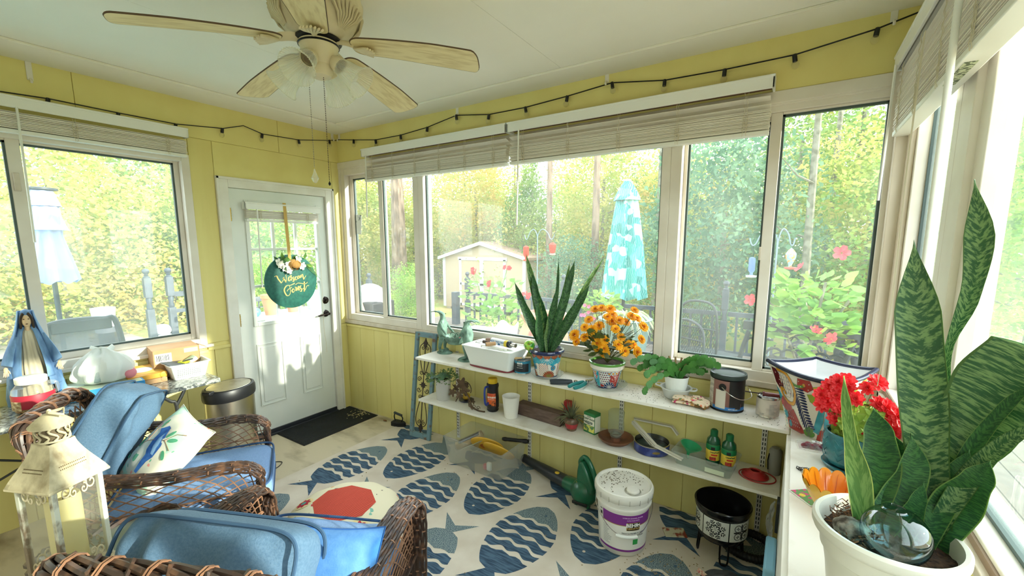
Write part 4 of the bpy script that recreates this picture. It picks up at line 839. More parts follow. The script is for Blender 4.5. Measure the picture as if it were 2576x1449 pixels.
# ---- statue ----
t = T('statue', 'veiled woman statue in blue cloak and cream robe with open hands', 'statue', (.10, -2.125, .74), -.15); t.scale = (.78, .66, 1.0)
VB = mat('statue_blue', '7FA6D0', .6, c2='3F618C', scale=11, stretch=(1, 1, .5), detail=6, lo=.38, hi=.68); RB = mat('statue_robe', 'D8CDB0', .7, c2='8F8468', scale=12, stretch=(1, 1, .3), detail=6, lo=.45, hi=.75); SKN = mat('statue_skin', 'E3C49C', .6)
def body(prof, amp, n, m, name, ph=0, a0=0, a1=2*PI, sy=.62):
    def f(u, v):
        q = v*(len(prof)-1); i = min(int(q), len(prof)-2); w_ = q-i; r = prof[i][0]*(1-w_)+prof[i+1][0]*w_; z = prof[i][1]*(1-w_)+prof[i+1][1]*w_
        a = a0+(a1-a0)*u; r *= 1+amp*math.cos(n*a+ph+2*z*8)*(1-v*.5); return (r*math.cos(a)*sy, r*math.sin(a), z)
    return MB().grid(f, 72, 26, abs(a1-a0-2*PI) < .01)
O('robe', body([(.095, 0), (.09, .08), (.075, .2), (.055, .3), (.05, .36), (.045, .40), (.02, .43)], .07, 13, RB, 'robe'), RB, t)
O('cloak', body([(.155, .10), (.158, .13), (.145, .2), (.115, .29), (.085, .36), (.062, .41), (.04, .44)], .05, 9, VB, 'cloak', 1, .55, 2*PI-.55, .55), VB, t, solid=.006)
O('cloak_front', body([(.15, .15), (.145, .2), (.118, .28), (.09, .35), (.06, .415), (.035, .435)], .03, 11, VB, 'cloak', 2, .52, 1.05, .62), VB, t, solid=.006); O('cloak_front', body([(.15, .15), (.145, .2), (.118, .28), (.09, .35), (.06, .415), (.035, .435)], .03, 11, VB, 'cloak', 0, -1.05, -.52, .62), VB, t, solid=.006)
O('cloak_hem', body([(.165, .0), (.172, .05), (.165, .11), (.15, .16)], .07, 8, VB, 'cloak', .5, .75, 2*PI-.75, .5), VB, t, solid=.005)
h = MB(); h.sph((.012, 0, .478), .036, 18, 14, sx=.95, sy=.82, sz=1.15); h.cyl((0, 0, .41), (.008, 0, .46), .02, .017, 12); h.sph((.046, 0, .474), .007, 8, 6, sz=1.5); O('head', h, SKN, t)
fc = MB(); [fc.sph((.042, s*.013, .484), .0045, 8, 6, sy=1.4, sz=.6) for s in (-1, 1)]; fc.sph((.043, 0, .457), .006, 8, 6, sy=1.3, sz=.5); O('face', fc, mat('statue_feature', '6B4A3A', .6), t)
hr = MB(); [hr.tube(spline([(.03, s*.012, .515), (.032, s*.028, .495), (.02, s*.034, .465), (.015, s*.036, .43)], 4), .009, 8) for s in (-1, 1)]; O('hair', hr, mat('statue_hair', '3B2E22', .7), t)
O('veil', MB().grid(lambda u, v: (lambda a, q: ((-.012+.046*math.cos(a)*(1-.2*q)) if q < .5 else -.02+.05*math.cos(a)*(1+q*.7), (.045+.055*q**1.5)*math.sin(a), .53-.03*(1-math.sin(min(1, q*3)*PI/2))*0-.16*q**1.1 if q > .02 else .527))(1.0+(2*PI-2.0)*u, v), 36, 14), VB, t, solid=.006); O('veil_crown', MB().sph((-.004, 0, .492), .043, 18, 12, sx=1, sy=.95, sz=1.05), VB, t)
for s in (-1, 1):
    b = MB(); P = spline([(0, s*.075, .385), (.035, s*.12, .30), (.055, s*.145, .235)], 5); b.tube(P, [.026, .027, .028, .030, .032, .034, .036, .038, .040, .040, .038], 12, flat=.6); O('sleeve', b, VB, t)
    b = MB(); b.sph((.062, s*.153, .215), .014, 10, 8, sx=.6, sy=1, sz=1.3)
    for k in range(4): b.tube([(.064, s*(.142+k*.0075), .205), (.068, s*(.143+k*.0085), .188), (.066, s*(.144+k*.0095), .178+.003*abs(k-1.5))], [.0038, .0034, .0024], 6)
    b.tube([(.066, s*.14, .214), (.074, s*.134, .204), (.076, s*.132, .196)], [.004, .0036, .0026], 6); O('hand', b, SKN, t)
O('base', MB().lathe([(0, 0), (.13, 0), (.135, .012), (.12, .02), (0, .022)], sx=.62, n=30), VB, t)
# ---- treat jar ----
CP = glassy('clear_plastic', (.97, .97, .95), .12, (.9, .9, .88), .08)
t = T('treat_jar', 'clear plastic jar with white lid and red label', 'jar', (.26, -2.165, .74))
O('jar', MB().lathe([(0, .002), (.072, .002), (.08, .02), (.082, .10), (.078, .125), (.06, .15), (.056, .165)], n=32), CP, t); O('lid', MB().lathe([(.06, .155), (.062, .16), (.062, .185), (.058, .188), (0, .188)], n=36), mat('lid_white', 'EDEEE8', .4), t)
O('kibble', MB().lathe([(0, .006), (.074, .008), (.078, .05), (.04, .056), (0, .054)], n=24), mat('kibble', '8C6437', .9, c2='B58A50', scale=90, bump=.6), t); O('label', MB().lathe([(.0825, .028), (.0835, .03), (.0838, .10), (.0825, .102)], n=30, a0=-1.9, a1=1.3), mat('label_red', 'A92338', .5), t)
O('label_picture', MB().lathe([(.0838, .022), (.0845, .024), (.0845, .07), (.0838, .072)], n=12, a0=-1.5, a1=-.75), mat('label_tan', 'D9C7A0', .6, c2='8C6A48', scale=60), t); O('handle', MB().tube(spline([(.03, .055, .15), (.035, .085, .14), (.035, .088, .10), (.03, .08, .09)], 4), .009, 8), CP, t)
# ---- white bag ----
BAG = mat('thin_bag', 'F4F8F6', .3, transl=.35, alpha=.93); t = T('plastic_bag', 'knotted translucent white plastic bag lying on the blue box', 'bag', (.19, -1.85, .80))
def bagf(u, v):
    a = 2*PI*u; ph = PI*v; r = max(0, math.sin(ph))**.6; f = 1+.10*math.sin(7*a+3*v)*math.sin(ph)+.06*math.sin(13*a-5*v)+.12*noise.noise(Vector((math.cos(a)*2, math.sin(a)*2, v*4))); x = .10*r*math.cos(a)*f; y = .165*r*math.sin(a)*f; z = .085-.085*math.cos(ph)*1.0
    if v > .7: z += (v-.7)*.10*(1+.7*math.sin(3*a)); y += -.03*(v-.7)
    return (x, y*(1-.35*v), z)
O('bag', MB().grid(bagf, 60, 30, True), BAG, t)
O('knot', MB().tube(spline([(-.02, .01, .17), (.0, .05, .215), (.02, .03, .19), (0, .0, .20), (-.01, -.05, .225)], 4), [.012]*17, 8, flat=.5), BAG, t); O('wrapped_paper', MB().box(-.05, .06, -.09, .08, .015, .10, .3), mat('grey_paper', 'BFC8C4', .7, c2='8DA0A2', scale=18), t, bevel=.02); O('pink_bundle', MB().sph((.05, .10, .04), .035), mat('pinkish', 'E08A9A', .6), t)
def carton(name, lab, cat, loc, rz, sx, sy, sz, m, closed=True, grp=None):
    t = T(name, lab, cat, loc, rz, grp); O('carton', MB().box(-sx/2, sx/2, -sy/2, sy/2, 0, sz), m, t, bevel=.002); return t
t = carton('flat_box', 'flat bright blue carton with white top under the plastic bag', 'box', (.19, -1.87, .741), -.12, .25, .36, .055, mat('carton_blue', '2F8FD0', .5)); O('top_print', MB().box(-.124, .124, -.17, .17, .0555, .0565), mat('carton_pale', 'DDE6E6', .5, c2='BCD0A8', scale=6), t); O('hazard_label', MB().box(.126, .1265, .10, .15, .012, .045), mat('white_print', 'E9ECEA', .5), t); b = MB().at(TR(.1267, .125, .022, ry=PI/2, rz=0)); b.prism([(0, -.012), (.0, .012), (-.018, 0)], 0, .0005); O('hazard_triangle', b, mat('hazard_yellow', 'D8D840', .5), t); O('white_stripe', MB().box(.1255, .1262, -.16, .04, .006, .012), mat('white_print', 'E9ECEA', .5), t)
CB = mat('cardboard', 'BE9870', .8, c2='B08A62', scale=6)
t = carton('flat_box', 'flat brown cardboard box under the yellow one', 'box', (.175, -1.655, .741), -.10, .17, .185, .03, CB); O('tuck_flap', MB().at(TR(.086, .075, .02)).sph((0, 0, 0), .016, 10, 6, sx=.2), CB, t)
t = T('open_box', 'open yellow box with pale oval window on its lid, stacked on brown cardboard', 'box', (.16, -1.66, .7715), -.05); YB_ = mat('carton_yellow', 'E0A63C', .5)
O('carton', MB().box(-.09, .09, -.10, .10, 0, .03), YB_, t, bevel=.002); O('lid', MB().at(TR(-.03, 0, .04, ry=.18)).box(-.08, .07, -.09, .09, 0, .003), mat('carton_yellow_inside', 'E5B45A', .6), t); O('oval_print', MB().at(TR(-.03, 0, .0436, ry=.18)).lathe([(0, .0), (.05, 0)], n=24, sx=.8, sy=1.1), mat('oval_blue', 'CAD2E4', .5), t); O('tuck_flap', MB().sph((.092, .08, .016), .02, 12, 6, sx=.12), YB_, t)
t = T('cardboard_box', 'brown cardboard shipping box with barcode label behind the white basket', 'box', (.09, -1.465, .741), -.12)
b = MB(); [b.box(*q) for q in [(-.09, .09, -.13, .13, 0, .003), (-.09, -.087, -.13, .13, 0, .19), (.087, .09, -.13, .13, 0, .19), (-.09, .09, -.13, -.127, 0, .19), (-.09, .09, .127, .13, 0, .19)]]; O('carton', b, CB, t)
O('top_flap', MB().at(TR(0, 0, .19, ry=.05)).box(-.088, .088, -.128, .125, 0, .003), CB, t); O('side_flap', MB().at(TR(.06, .13, .19, rx=-.5)).box(-.04, .03, 0, .05, 0, .003), CB, t); O('barcode_label', MB().box(.0905, .0912, -.12, -.03, .10, .165), mat('white_print', 'E9ECEA', .5), t)
b = MB(); z = -.112
while z < -.045: w_ = rnd.choice([.0015, .003, .002]); b.box(.0912, .0916, z, z+w_, .115, .155); z += w_+rnd.choice([.0015, .0025])
O('barcode', b, BLACK, t, kind='stuff'); O('small_label', MB().box(.0905, .0912, .04, .12, .15, .18), mat('tan_print', 'D8BFA0', .6), t)
def bin_mb(x, y, z, tx=.02, ty=.02, th=.003, lip=.008, slots=False):
    """open tapered box, rim size x,y, base smaller by tx,ty"""
    b = MB(); k = [(x/2-tx, y/2-ty, 0), (x/2, y/2, z), (x/2+lip, y/2+lip, z), (x/2+lip, y/2+lip, z-.006), (x/2+.001, y/2+.001, z-.006)]
    def ring(a, c, z, r=.018, n=4):
        P = []
        for sx, sy, a0 in [(1, 1, 0), (-1, 1, PI/2), (-1, -1, PI), (1, -1, 1.5*PI)]:
            for i in range(n+1): q = a0+PI/2*i/n; P.append((sx*(a-r)+r*math.cos(q), sy*(c-r)+r*math.sin(q), z))
        return P
    R_ = [ring(k[0][0]-th, k[0][1]-th, th), ring(k[0][0], k[0][1], 0), ring(k[1][0], k[1][1], z-.006), ring(k[2][0], k[2][1], z-.006), ring(k[2][0], k[2][1], z), ring(k[1][0]-th, k[1][1]-th, z)]
    n = len(R_[0]); vs = [p for r in R_[1:]+[R_[0]] for p in r]; m = len(R_); fs = [(i*n+j, i*n+(j+1) % n, (i+1) % m*n+(j+1) % n, (i+1) % m*n+j) for i in range(m) for j in range(n)] if False else [(i*n+j, i*n+(j+1) % n, (i+1)*n+(j+1) % n, (i+1)*n+j) for i in range(m-1) for j in range(n)]
    fs += [tuple(range(n))[::-1], tuple(range((m-1)*n, m*n))]
    b.add(vs, fs); return b
WP = mat('white_plastic', 'ECEFEA', .35)
t = T('white_basket', 'white plastic basket heaped with packets and cards at the right end of the granite table', 'basket', (.255, -1.452, .741), -.08)
O('basket', bin_mb(.17, .22, .105, .022, .022), WP, t)
b = MB(); [b.box(.078+k*.0, .0795+.0012*j, -.07+k*.011, -.065+k*.011, .02+j*.012, .026+j*.012) for k in range(12) for j in range(5)]; O('perforation', b, mat('perf', 'C9CFCB', .5), t, kind='stuff')
O('paper_stack', MB().at(TR(-.0, -.03, .09, rz=.1, rx=-.1)).box(-.08, .07, -.085, .03, 0, .008), mat('paper_grey', 'D5DADF', .6), t); O('card', MB().at(TR(.0, -.03, .10, rz=.1, rx=-.1)).box(-.075, .072, -.09, .03, 0, .002), mat('paper_dark', '4C565C', .6), t)
O('yellow_packet', MB().at(TR(.02, -.02, .10, rz=.5)).box(-.03, .03, -.02, .02, 0, .012), mat('packet_yellow', 'D3D632', .5), t, bevel=.004); O('clear_packet', MB().at(TR(-.02, .03, .09, rx=.5)).box(-.04, .04, -.03, .04, 0, .025), mat('packet_green', 'BFD6C0', .4, c2='8CCB64', scale=12), t, bevel=.005); O('comb', MB().at(TR(.035, -.005, .115, rz=.4)).box(-.005, .005, -.03, .04, 0, .006), BLACK, t, bevel=.002)
# ---- trash can ----
t = T('trash_can', 'oval stainless steel trash can with black lid rim beside the door', 'trash can', (.405, -1.27, 0), .45)
SSB = mat('brushed_steel', 'C4BFB0', .28, 1, bump=.1, bscale=60); O('body', MB().lathe([(0, .012), (.98, .012), (1.0, .02), (1.0, .575), (.97, .58)], n=48, sx=.135, sy=.17), SSB, t); O('base_ring', MB().lathe([(0, 0), (1.0, 0), (1.01, .01), (1.01, .03), (1.0, .032)], n=48, sx=.135, sy=.17), BLACK, t)
O('rim', MB().lathe([(.99, .57), (1.05, .575), (1.07, .59), (1.07, .63), (1.02, .65), (.93, .655), (.90, .648)], n=48, sx=.135, sy=.17), BLACK, t); O('lid', MB().lathe([(.93, .645), (.88, .655), (.5, .66), (0, .661)], n=48, sx=.135, sy=.17), mat('lid_steel', 'B9B4A4', .3, .8, c2='8C7F6A', scale=14, lo=.5, hi=.8), t); O('hinge_cap', MB().box(-.03, .03, -.20, -.155, .64, .665), BLACK, t, bevel=.006)
tag(O('loose_wire', MB().tube(spline([(.56, -1.2, .004), (.60, -1.10, .004), (.55, -1.02, .004), (.5, -1.05, .004), (.52, -1.1, .004)], 5), .003, 5), WIRE), 'thin dark loop of wire on the floor beside the trash can', 'wire')
# ================= WICKER CHAIRS =================
WK = mat('wicker_dark', '3C2D26', .42, c2='75543F', scale=26, detail=3, lo=.5, hi=.75); WKL = mat('wicker_copper', '9A7258', .45, c2='5A3D2C', scale=20, lo=.4, hi=.75)
def rail(path, w, ns, r, drop=.012, dirv=Vector((1, 0, 0)), wraps=True, wn=14, m=(WK, WKL), t=None, name='arm_rail'):
    """woven rail: ns strands side by side, crossed by copper ties"""
    P = spline(path, 8); b = MB(); n = len(P)
    for k in range(ns):
        s = -1+2*k/(ns-1); Q = []
        for i, p in enumerate(P):
            tg = (P[min(i+1, n-1)]-P[max(i-1, 0)]).normalized(); up = tg.cross(dirv).normalized(); up = up if up.z >= 0 or abs(up.z) < .3 else -up
            Q.append(p+dirv*s*w/2+up*(drop*(1-s*s)+.003*math.sin(i*1.6+k*PI)))
        b.tube(Q, r, 5)
    a = O(name, b, m[0], t, kind='stuff')
    b = MB(); st_ = max(2, n//wn)
    for i in range(1, n-1, st_):
        p = P[i]; tg = (P[i+1]-P[i-1]).normalized(); up = tg.cross(dirv).normalized(); up = up if up.z >= 0 or abs(up.z) < .3 else -up
        [b.tube([p+dirv*q0*w/2+up*(drop*(1-q0*q0)+r*.8)+tg*off, p+dirv*(q0+.13)*w/2+up*(drop*(1-(q0+.13)**2)+r*1.15)+tg*off, p+dirv*(q0+.26)*w/2+up*(drop*(1-(q0+.26)**2)+r*.8)+tg*off], r*.5, 4) for q0, off in ((-.95, 0), (-.35, .012), (.25, 0), (.72, .012))]
    O(name.replace('rail', 'ties'), b, m[1], t, kind='stuff')
def lattice(t, corners, nx, r=.0029, name='lattice'):
    """corners: function (u,v)->point; diagonal criss-cross strands"""
    b = MB()
    for s in (1, -1):
        for i in range(-nx, nx*2+1):
            pts = []
            for k in range(11):
                v = k/10; u = i/nx+s*v*.62
                if -0.001 <= u <= 1.001: pts.append(Vector(corners(u, v)))
            if len(pts) > 1: b.tube(pts, r, 4)
    O(name, b, WKL, t, kind='stuff')
def wchair(lab, loc, rz, hb=0, aw=.335, rb=0, bw=1):
    t = T('wicker_armchair', lab, 'chair', loc, rz)
    for s in (-1, 1):
        x = s*aw
        path = [(x, -.66, .665+rb), (x, -.52, .645+rb*.6), (x, -.30, .628), (x, -.08, .622), (x, .03, .585), (x, .06, .48), (x, .045, .32), (x, .04, .05)]
        rail(path, .095, 12, .0056, .02, t=t); top = spline(path[:6], 4)
        def cf(u, v, x=x): 
            q = u*(len(top)-1); i = min(int(q), len(top)-2); p = top[i].lerp(top[i+1], q-i); y = -.60+u*.62; return (x, p.y*(1-v)+y*v, p.z*(1-v)+.36*v-.01)
        lattice(t, cf, 11, name='arm_lattice')
        rail([(x, -.62, .36), (x, -.3, .36), (x, .04, .36)], .03, 4, .006, .004, t=t, name='side_rail', wn=8)
        O('leg', MB().tube([(x, .04, .36), (x, .04, .0)], .017, 8), WK, t); O('leg', MB().tube([(x, -.60, .40), (x, -.64, .0)], .017, 8), WK, t)
        O('mid_strand', MB().tube([(x, -.6, .50), (x, -.3, .495), (x, .035, .49)], .0045, 5), WKL, t)
    bp = [(-.315*bw, -.66, .62), (-.315*bw, -.70, .78+hb), (-.28*bw, -.735, .855+hb), (-.16, -.75, .875+hb), (0, -.752, .88+hb), (.16, -.75, .875+hb), (.28*bw, -.735, .855+hb), (.315*bw, -.70, .78+hb), (.315*bw, -.66, .62)]
    b = MB(); P = spline(bp, 8); n = len(P)
    for k in range(8):
        a = 2*PI*k/8; b.tube([p+Vector((0, .028*math.cos(a+i*.16), .024*math.sin(a+i*.16))) for i, p in enumerate(P)], .0085, 6)
    O('back_rail', b, WK, t, kind='stuff'); b = MB()
    for i in range(3, n-2, 6): 
        tg = (P[i+1]-P[i-1]).normalized()
        for dd in (0, .009): b.tube([P[i]+tg*dd+Vector((0, .038*math.cos(2*PI*k/10), .034*math.sin(2*PI*k/10))) for k in range(10)], .003, 4, True)
    O('back_ties', b, WKL, t, kind='stuff'); O('back_braid', MB().tube([p+Vector((0, .035*math.cos(i*1.3), .033*math.sin(i*1.3))) for i, p in enumerate(P)], .0055, 5), WK, t)
    lattice(t, lambda u, v: (-.31+.62*u, -.735+.09*v, .86-.50*v), 11, name='back_lattice')
    O('seat_base', MB().box(-.33, .33, -.62, .03, .33, .36), WK, t, bevel=.008); rail([(-.33, .05, .345), (0, .055, .345), (.33, .05, .345)], .04, 5, .006, .006, Vector((0, 0, 1)), t=t, name='front_rail')
    return t
DEN = mat('denim_blue', '7D9DC9', .85, c2='7191BE', scale=160, bump=.3, bscale=260, stretch=(1, 1, 1)); DENP = mat('denim_piping', '33527C', .85); DENG = mat('denim_faded', '58748E', .88, c2='4C6984', scale=140, bump=.3, bscale=240); DENGP = mat('denim_faded_piping', '35516E', .88)
def cushion(name, lab, cat, loc, rot, sx, sy, sz, m, mp, wr=.004, e=.28, seed=0, tuft=0, label_p=True, sag=0):
    """boxy cushion with piped edges, x width, y depth, z thickness; origin at its centre"""
    t = bpy.data.objects.new(name, None); col.objects.link(t); t.location = loc; t.rotation_euler = rot; tag(t, lab, cat)
    pw = lambda c, p: math.copysign(abs(c)**p, c)
    def f(u, v):
        a = 2*PI*u; h = PI*(v-.5); cx, sx_ = pw(math.cos(h), .45), pw(math.sin(h), .55)
        x = sx/2*cx*pw(math.cos(a), e); y = sy/2*cx*pw(math.sin(a), e); z = sz/2*sx_
        z *= 1+.16*(1-(2*x/sx)**2)*(1-(2*y/sy)**2)
        w_ = noise.noise(Vector((x*16+seed, y*4, z*3)))*wr*2.6+noise.noise(Vector((x*4, y*18+seed, z*4)))*wr*1.3
        z += w_+sag*((2*y/sy)**2)*-.03; return (x*(1+w_*.4), y*(1+w_*.4), z)
    O('cover', MB().grid(f, 96, 40, True), m, t)
    for s in (-1, 1):
        P = []
        for i in range(96):
            a = 2*PI*i/96; x = sx/2*.985*pw(math.cos(a), e); y = sy/2*.985*pw(math.sin(a), e); P.append((x, y, s*sz/2*.78+noise.noise(Vector((x*4+seed, y*4, s)))*wr))
        O('piping', MB().tube(P, .0055, 6, True), mp, t)
    return t
def pillow(name, lab, cat, loc, rot, s, h, m, seed=0, pinch=.16, seam=None):
    t = bpy.data.objects.new(name, None); col.objects.link(t); t.location = loc; t.rotation_euler = rot; tag(t, lab, cat)
    def f(sg):
        def g(u, v):
            x = u*2-1; y = v*2-1; k = max(0, 1-abs(x)**2.6)**.75*max(0, 1-abs(y)**2.6)**.75
            px = x*(1-pinch*(1-abs(y)**2)*abs(x)**3*.55)*s/2; py = y*(1-pinch*(1-abs(x)**2)*abs(y)**3*.55)*s/2
            return (px, py, sg*h/2*k+noise.noise(Vector((px*9+seed, py*9, sg)))*.012*k)
        return g
    b = MB(); b.grid(f(1), 30, 30); g = f(-1); b.grid(lambda u, v: g(1-u, v), 30, 30); O('cover', b, m, t)
    g = f(0); P = [g(i/16, 0) for i in range(16)]+[g(1, i/16) for i in range(16)]+[g(1-i/16, 1) for i in range(16)]+[g(0, 1-i/16) for i in range(16)]
    O('seam', MB().tube(P, .003, 5, True), seam or m, t); return t
# chair 1 near the table, chair 2 in the foreground
C1 = (1.345, -1.575, 0); A1 = R(60-90); C2 = (2.15, -1.665, 0); A2 = R(116-90)
wchair('dark wicker armchair beside the granite table, with the bird pillow', C1, A1, .045, .31, .04, .9)
wchair('dark wicker armchair in the foreground seen from behind, beside the pouf', C2, A2, .0)
def loc_in(C, A, p): c, s = math.cos(A), math.sin(A); return (C[0]+p[0]*c-p[1]*s, C[1]+p[0]*s+p[1]*c, p[2])
cushion('seat_cushion', 'light blue seat cushion on the chair beside the granite table', 'cushion', loc_in(C1, A1, (0, -.24, .425)), (0, 0, A1), .57, .66, .125, DEN, DENP, seed=2)
cushion('seat_cushion', 'light blue seat cushion on the foreground chair', 'cushion', loc_in(C2, A2, (0, -.24, .425)), (0, 0, A2), .60, .62, .125, DEN, DENP, seed=5)
cushion('back_cushion', 'faded blue wrinkled back cushion leaning in the chair beside the granite table', 'cushion', loc_in(C1, A1, (-.13, -.60, .70)), (R(62), R(-14), A1), .50, .52, .19, DENG, DENGP, wr=.012, seed=9)
cushion('back_cushion', 'faded blue back cushion along the top of the foreground chair', 'cushion', loc_in(C2, A2, (-.04, -.57, .64)), (R(62), R(2), A2), .56, .44, .20, DENG, DENGP, wr=.011, seed=4)
# printed fabrics
def printmat(name, base, spots, sc=(14, 22), rough=.8):
    m = bpy.data.materials.new(name); m.use_nodes = True; n = m.node_tree.nodes; l = m.node_tree.links; b = n['Principled BSDF']; b.inputs['Roughness'].default_value = rough
    tc = n.new('ShaderNodeTexCoord'); nz = n.new('ShaderNodeTexNoise'); nz.inputs['Scale'].default_value = 12; l.new(tc.outputs['Object'], nz.inputs['Vector'])
    ad = n.new('ShaderNodeMix'); ad.data_type = 'RGBA'; ad.inputs[0].default_value = .08; l.new(tc.outputs['Object'], ad.inputs[6]); l.new(nz.outputs['Color'], ad.inputs[7]); cur = None; prev = lin(base)
    for i, (c, s, th) in enumerate(spots):
        v = n.new('ShaderNodeTexVoronoi'); v.inputs['Scale'].default_value = s; v.voronoi_dimensions = '4D'; v.inputs['W'].default_value = i*3.7; l.new(ad.outputs[2], v.inputs['Vector'])
        lt = n.new('ShaderNodeMath'); lt.operation = 'LESS_THAN'; lt.inputs[1].default_value = th; l.new(v.outputs['Distance'], lt.inputs[0])
        mx = n.new('ShaderNodeMix'); mx.data_type = 'RGBA'; l.new(lt.outputs[0], mx.inputs[0]); mx.inputs[7].default_value = lin(c)
        if cur is None: mx.inputs[6].default_value = prev
        else: l.new(cur, mx.inputs[6])
        cur = mx.outputs[2]
    l.new(cur, b.inputs['Base Color']); return m
BIRD = printmat('bird_print', 'E9E5D2', [('BFE3CB', 9, .42), ('F4A498', 14, .25), ('E4665E', 18, .20), ('6FB894', 16, .20)])
BP = pillow('bird_pillow', 'cream pillow printed with a blue bird, green leaves and coral flowers', 'pillow', loc_in(C1, A1, (-.06, -.38, .605)), (R(42), R(8), A1+R(28)), .40, .15, BIRD, 3)
# the bird and its branch, printed
BIB = mat('bird_blue', '3F79C0', .8, c2='2F5AA8', scale=40); BRN = mat('branch_brown', '9C7B62', .8); LFG = mat('print_leaf', '54A57F', .8)
def onpil(x, y, h=.15, s=.42, off=.0015):
    X_, Y_ = 2*x/s, 2*y/s; k = (1-min(1, abs(X_))**2.6)**.75*(1-min(1, abs(Y_))**2.6)**.75; return (x, y, h/2*k+noise.noise(Vector((x*9+3, y*9, 1)))*.012*k+off)
def decal(par, name, pts, c, m, fn=onpil, **kw):
    b = MB(); n = len(pts); vs = []
    for q in (0, .35, .7, 1.0): vs += [fn(c[0]+(x-c[0])*q, c[1]+(y-c[1])*q, **kw) for x, y in pts]
    b.add(vs, [(q*n+j, q*n+(j+1) % n, (q+1)*n+(j+1) % n, (q+1)*n+j) for q in range(3) for j in range(n)]); return O(name, b, m, par)
decal(BP, 'printed_bird', [(x*1.35+.02, y*1.2+.01) for x, y in [(-.066, .052), (-.05, .064), (-.04, .078), (-.018, .076), (.004, .05), (.03, .01), (.034, -.035), (.022, -.06), (.016, -.11), (.0, -.11), (.0, -.05), (-.026, -.03), (-.042, .005), (-.048, .042)]], (.0, .03), BIB); decal(BP, 'printed_wing', [(x*1.35+.02, y*1.2+.01) for x, y in [(-.012, .05), (.012, .02), (.028, -.03), (.014, -.03), (-.006, -.005), (-.018, .025)]], (.02, .02), mat('wing_print', '8FB6DE', .8), off=.0022)
b = MB(); [b.tube([onpil(x, y, off=.001) for x, y in P], .0016, 4) for P in [[(-.12, -.05), (-.07, -.0), (-.03, .02), (.05, .05), (.12, .03)], [(-.07, 0), (-.09, .06), (-.07, .11)], [(.05, .05), (.08, .10), (.12, .12)]]]; O('printed_branch', b, BRN, BP)
for x, y, a in [(-.10, -.02, 2), (.09, .07, .5), (.05, .085, 1.2), (-.08, .10, 1.7), (.11, .0, -.6), (-.12, -.10, 3)]: decal(BP, 'printed_leaf', [(x+.026*math.cos(a)*math.cos(q)-.010*math.sin(a)*math.sin(q), y+.026*math.sin(a)*math.cos(q)+.010*math.cos(a)*math.sin(q)) for q in [i*PI/5 for i in range(10)]], (x, y), LFG, off=.0012)
HEX = mat('hex_blue', '4C7FBC', .8, c2='5A8CC8', scale=30, bump=.2, bscale=200)
pillow('blue_pillow', 'bright blue pillow with faint hexagon pattern at the right of the foreground chair', 'pillow', loc_in(C2, A2, (.215, -.43, .60)), (R(60), R(4), A2+R(8)), .34, .15, HEX, 8, seam=mat('hex_seam', '2A5C9E', .8))
# pouf
PF = printmat('pouf_print', 'E6DDBE', [('D9A050', 12, .30), ('C7484A', 16, .24), ('7FB8A4', 15, .22), ('4B403A', 24, .17)])
t = T('floor_pouf', 'round cream printed floor pouf with a red octagon on top', 'pouf', (1.66, -1.27, .006))
def pfz(r): return .10+.10*math.sqrt(max(0, 1-(r/.315)**2))**.9 if r < .315 else .10
O('cover', MB().grid(lambda u, v: (lambda a, ph: (.31*max(0, math.sin(ph))**.6*math.cos(a)*(1+.02*math.cos(10*a)), .31*max(0, math.sin(ph))**.6*math.sin(a)*(1+.02*math.cos(10*a)), .10-.10*math.cos(ph)))(2*PI*u, PI*v), 64, 32, True), PF, t)
def onpf(x, y, off=.0025): r = math.hypot(x, y); ph = PI-math.asin(min(1, (r/.31)**(1/.6))); return (x, y, .10-.10*math.cos(ph)+off)
REDC = mat('red_corduroy', 'D5533F', .85, c2='B8402E', scale=26, tex='wave', lo=.3, hi=.7, bump=.4)
decal(t, 'octagon_patch', [(.175*math.cos(a)*1.05, .165*math.sin(a)) for a in [R(-8)+2*PI*i/8 for i in range(8)] ], (0, 0), REDC, onpf)
for x, y in [(.23, -.08), (-.2, -.12)]:
    decal(t, 'printed_rosette', [(x+.05*math.cos(a), y+.05*math.sin(a)) for a in [2*PI*i/24 for i in range(24)]], (x, y), mat('ros_cream', 'E9D7A0', .8), onpf); decal(t, 'printed_rosette', [(x+.035*math.cos(a)*(1+.2*math.cos(8*a)), y+.035*math.sin(a)*(1+.2*math.cos(8*a))) for a in [2*PI*i/32 for i in range(32)]], (x, y), mat('ros_red', 'B5283C', .8), onpf, off=.0032)
    decal(t, 'printed_rosette', [(x+.014*math.cos(a), y+.014*math.sin(a)) for a in [2*PI*i/12 for i in range(12)]], (x, y), mat('ros_teal', '4FA79A', .8), onpf, off=.004)
# wicker side table
t = T('side_table', 'square glass-topped wicker side table with braided rim between the chairs', 'table', (1.70, -2.215, 0.035), R(-4)); t.scale = (.84, .84, 1)
h_ = .235; sq = [(-h_, -h_), (h_, -h_), (h_, h_), (-h_, h_)]; P = []
for i in range(4):
    a, c = sq[i], sq[(i+1) % 4]
    for k in range(12): u = .08+.84*k/11; P.append((a[0]+(c[0]-a[0])*u, a[1]+(c[1]-a[1])*u, .49))
b = MB(); PP = [Vector(p) for p in P]; N = len(PP)
for k in range(4): b.tube([p+Vector((p.x/h_*.020*math.cos(i*.9+k*PI/2), p.y/h_*.020*math.cos(i*.9+k*PI/2), .018*math.sin(i*.9+k*PI/2))) for i, p in enumerate(PP)], .012, 6, True)
O('braided_rim', b, WK, t, kind='stuff'); O('glass_top', MB().box(-.22, .22, -.22, .22, .498, .504), glassy('table_glass', (.9, .97, .94), .35, (.7, .76, .68), .05), t, bevel=.001)
O('top_weave', MB().box(-.22, .22, -.22, .22, .478, .49), mat('pale_weave', '9C9276', .7, c2='5E523E', scale=50, stretch=(1, 4, 1)), t)
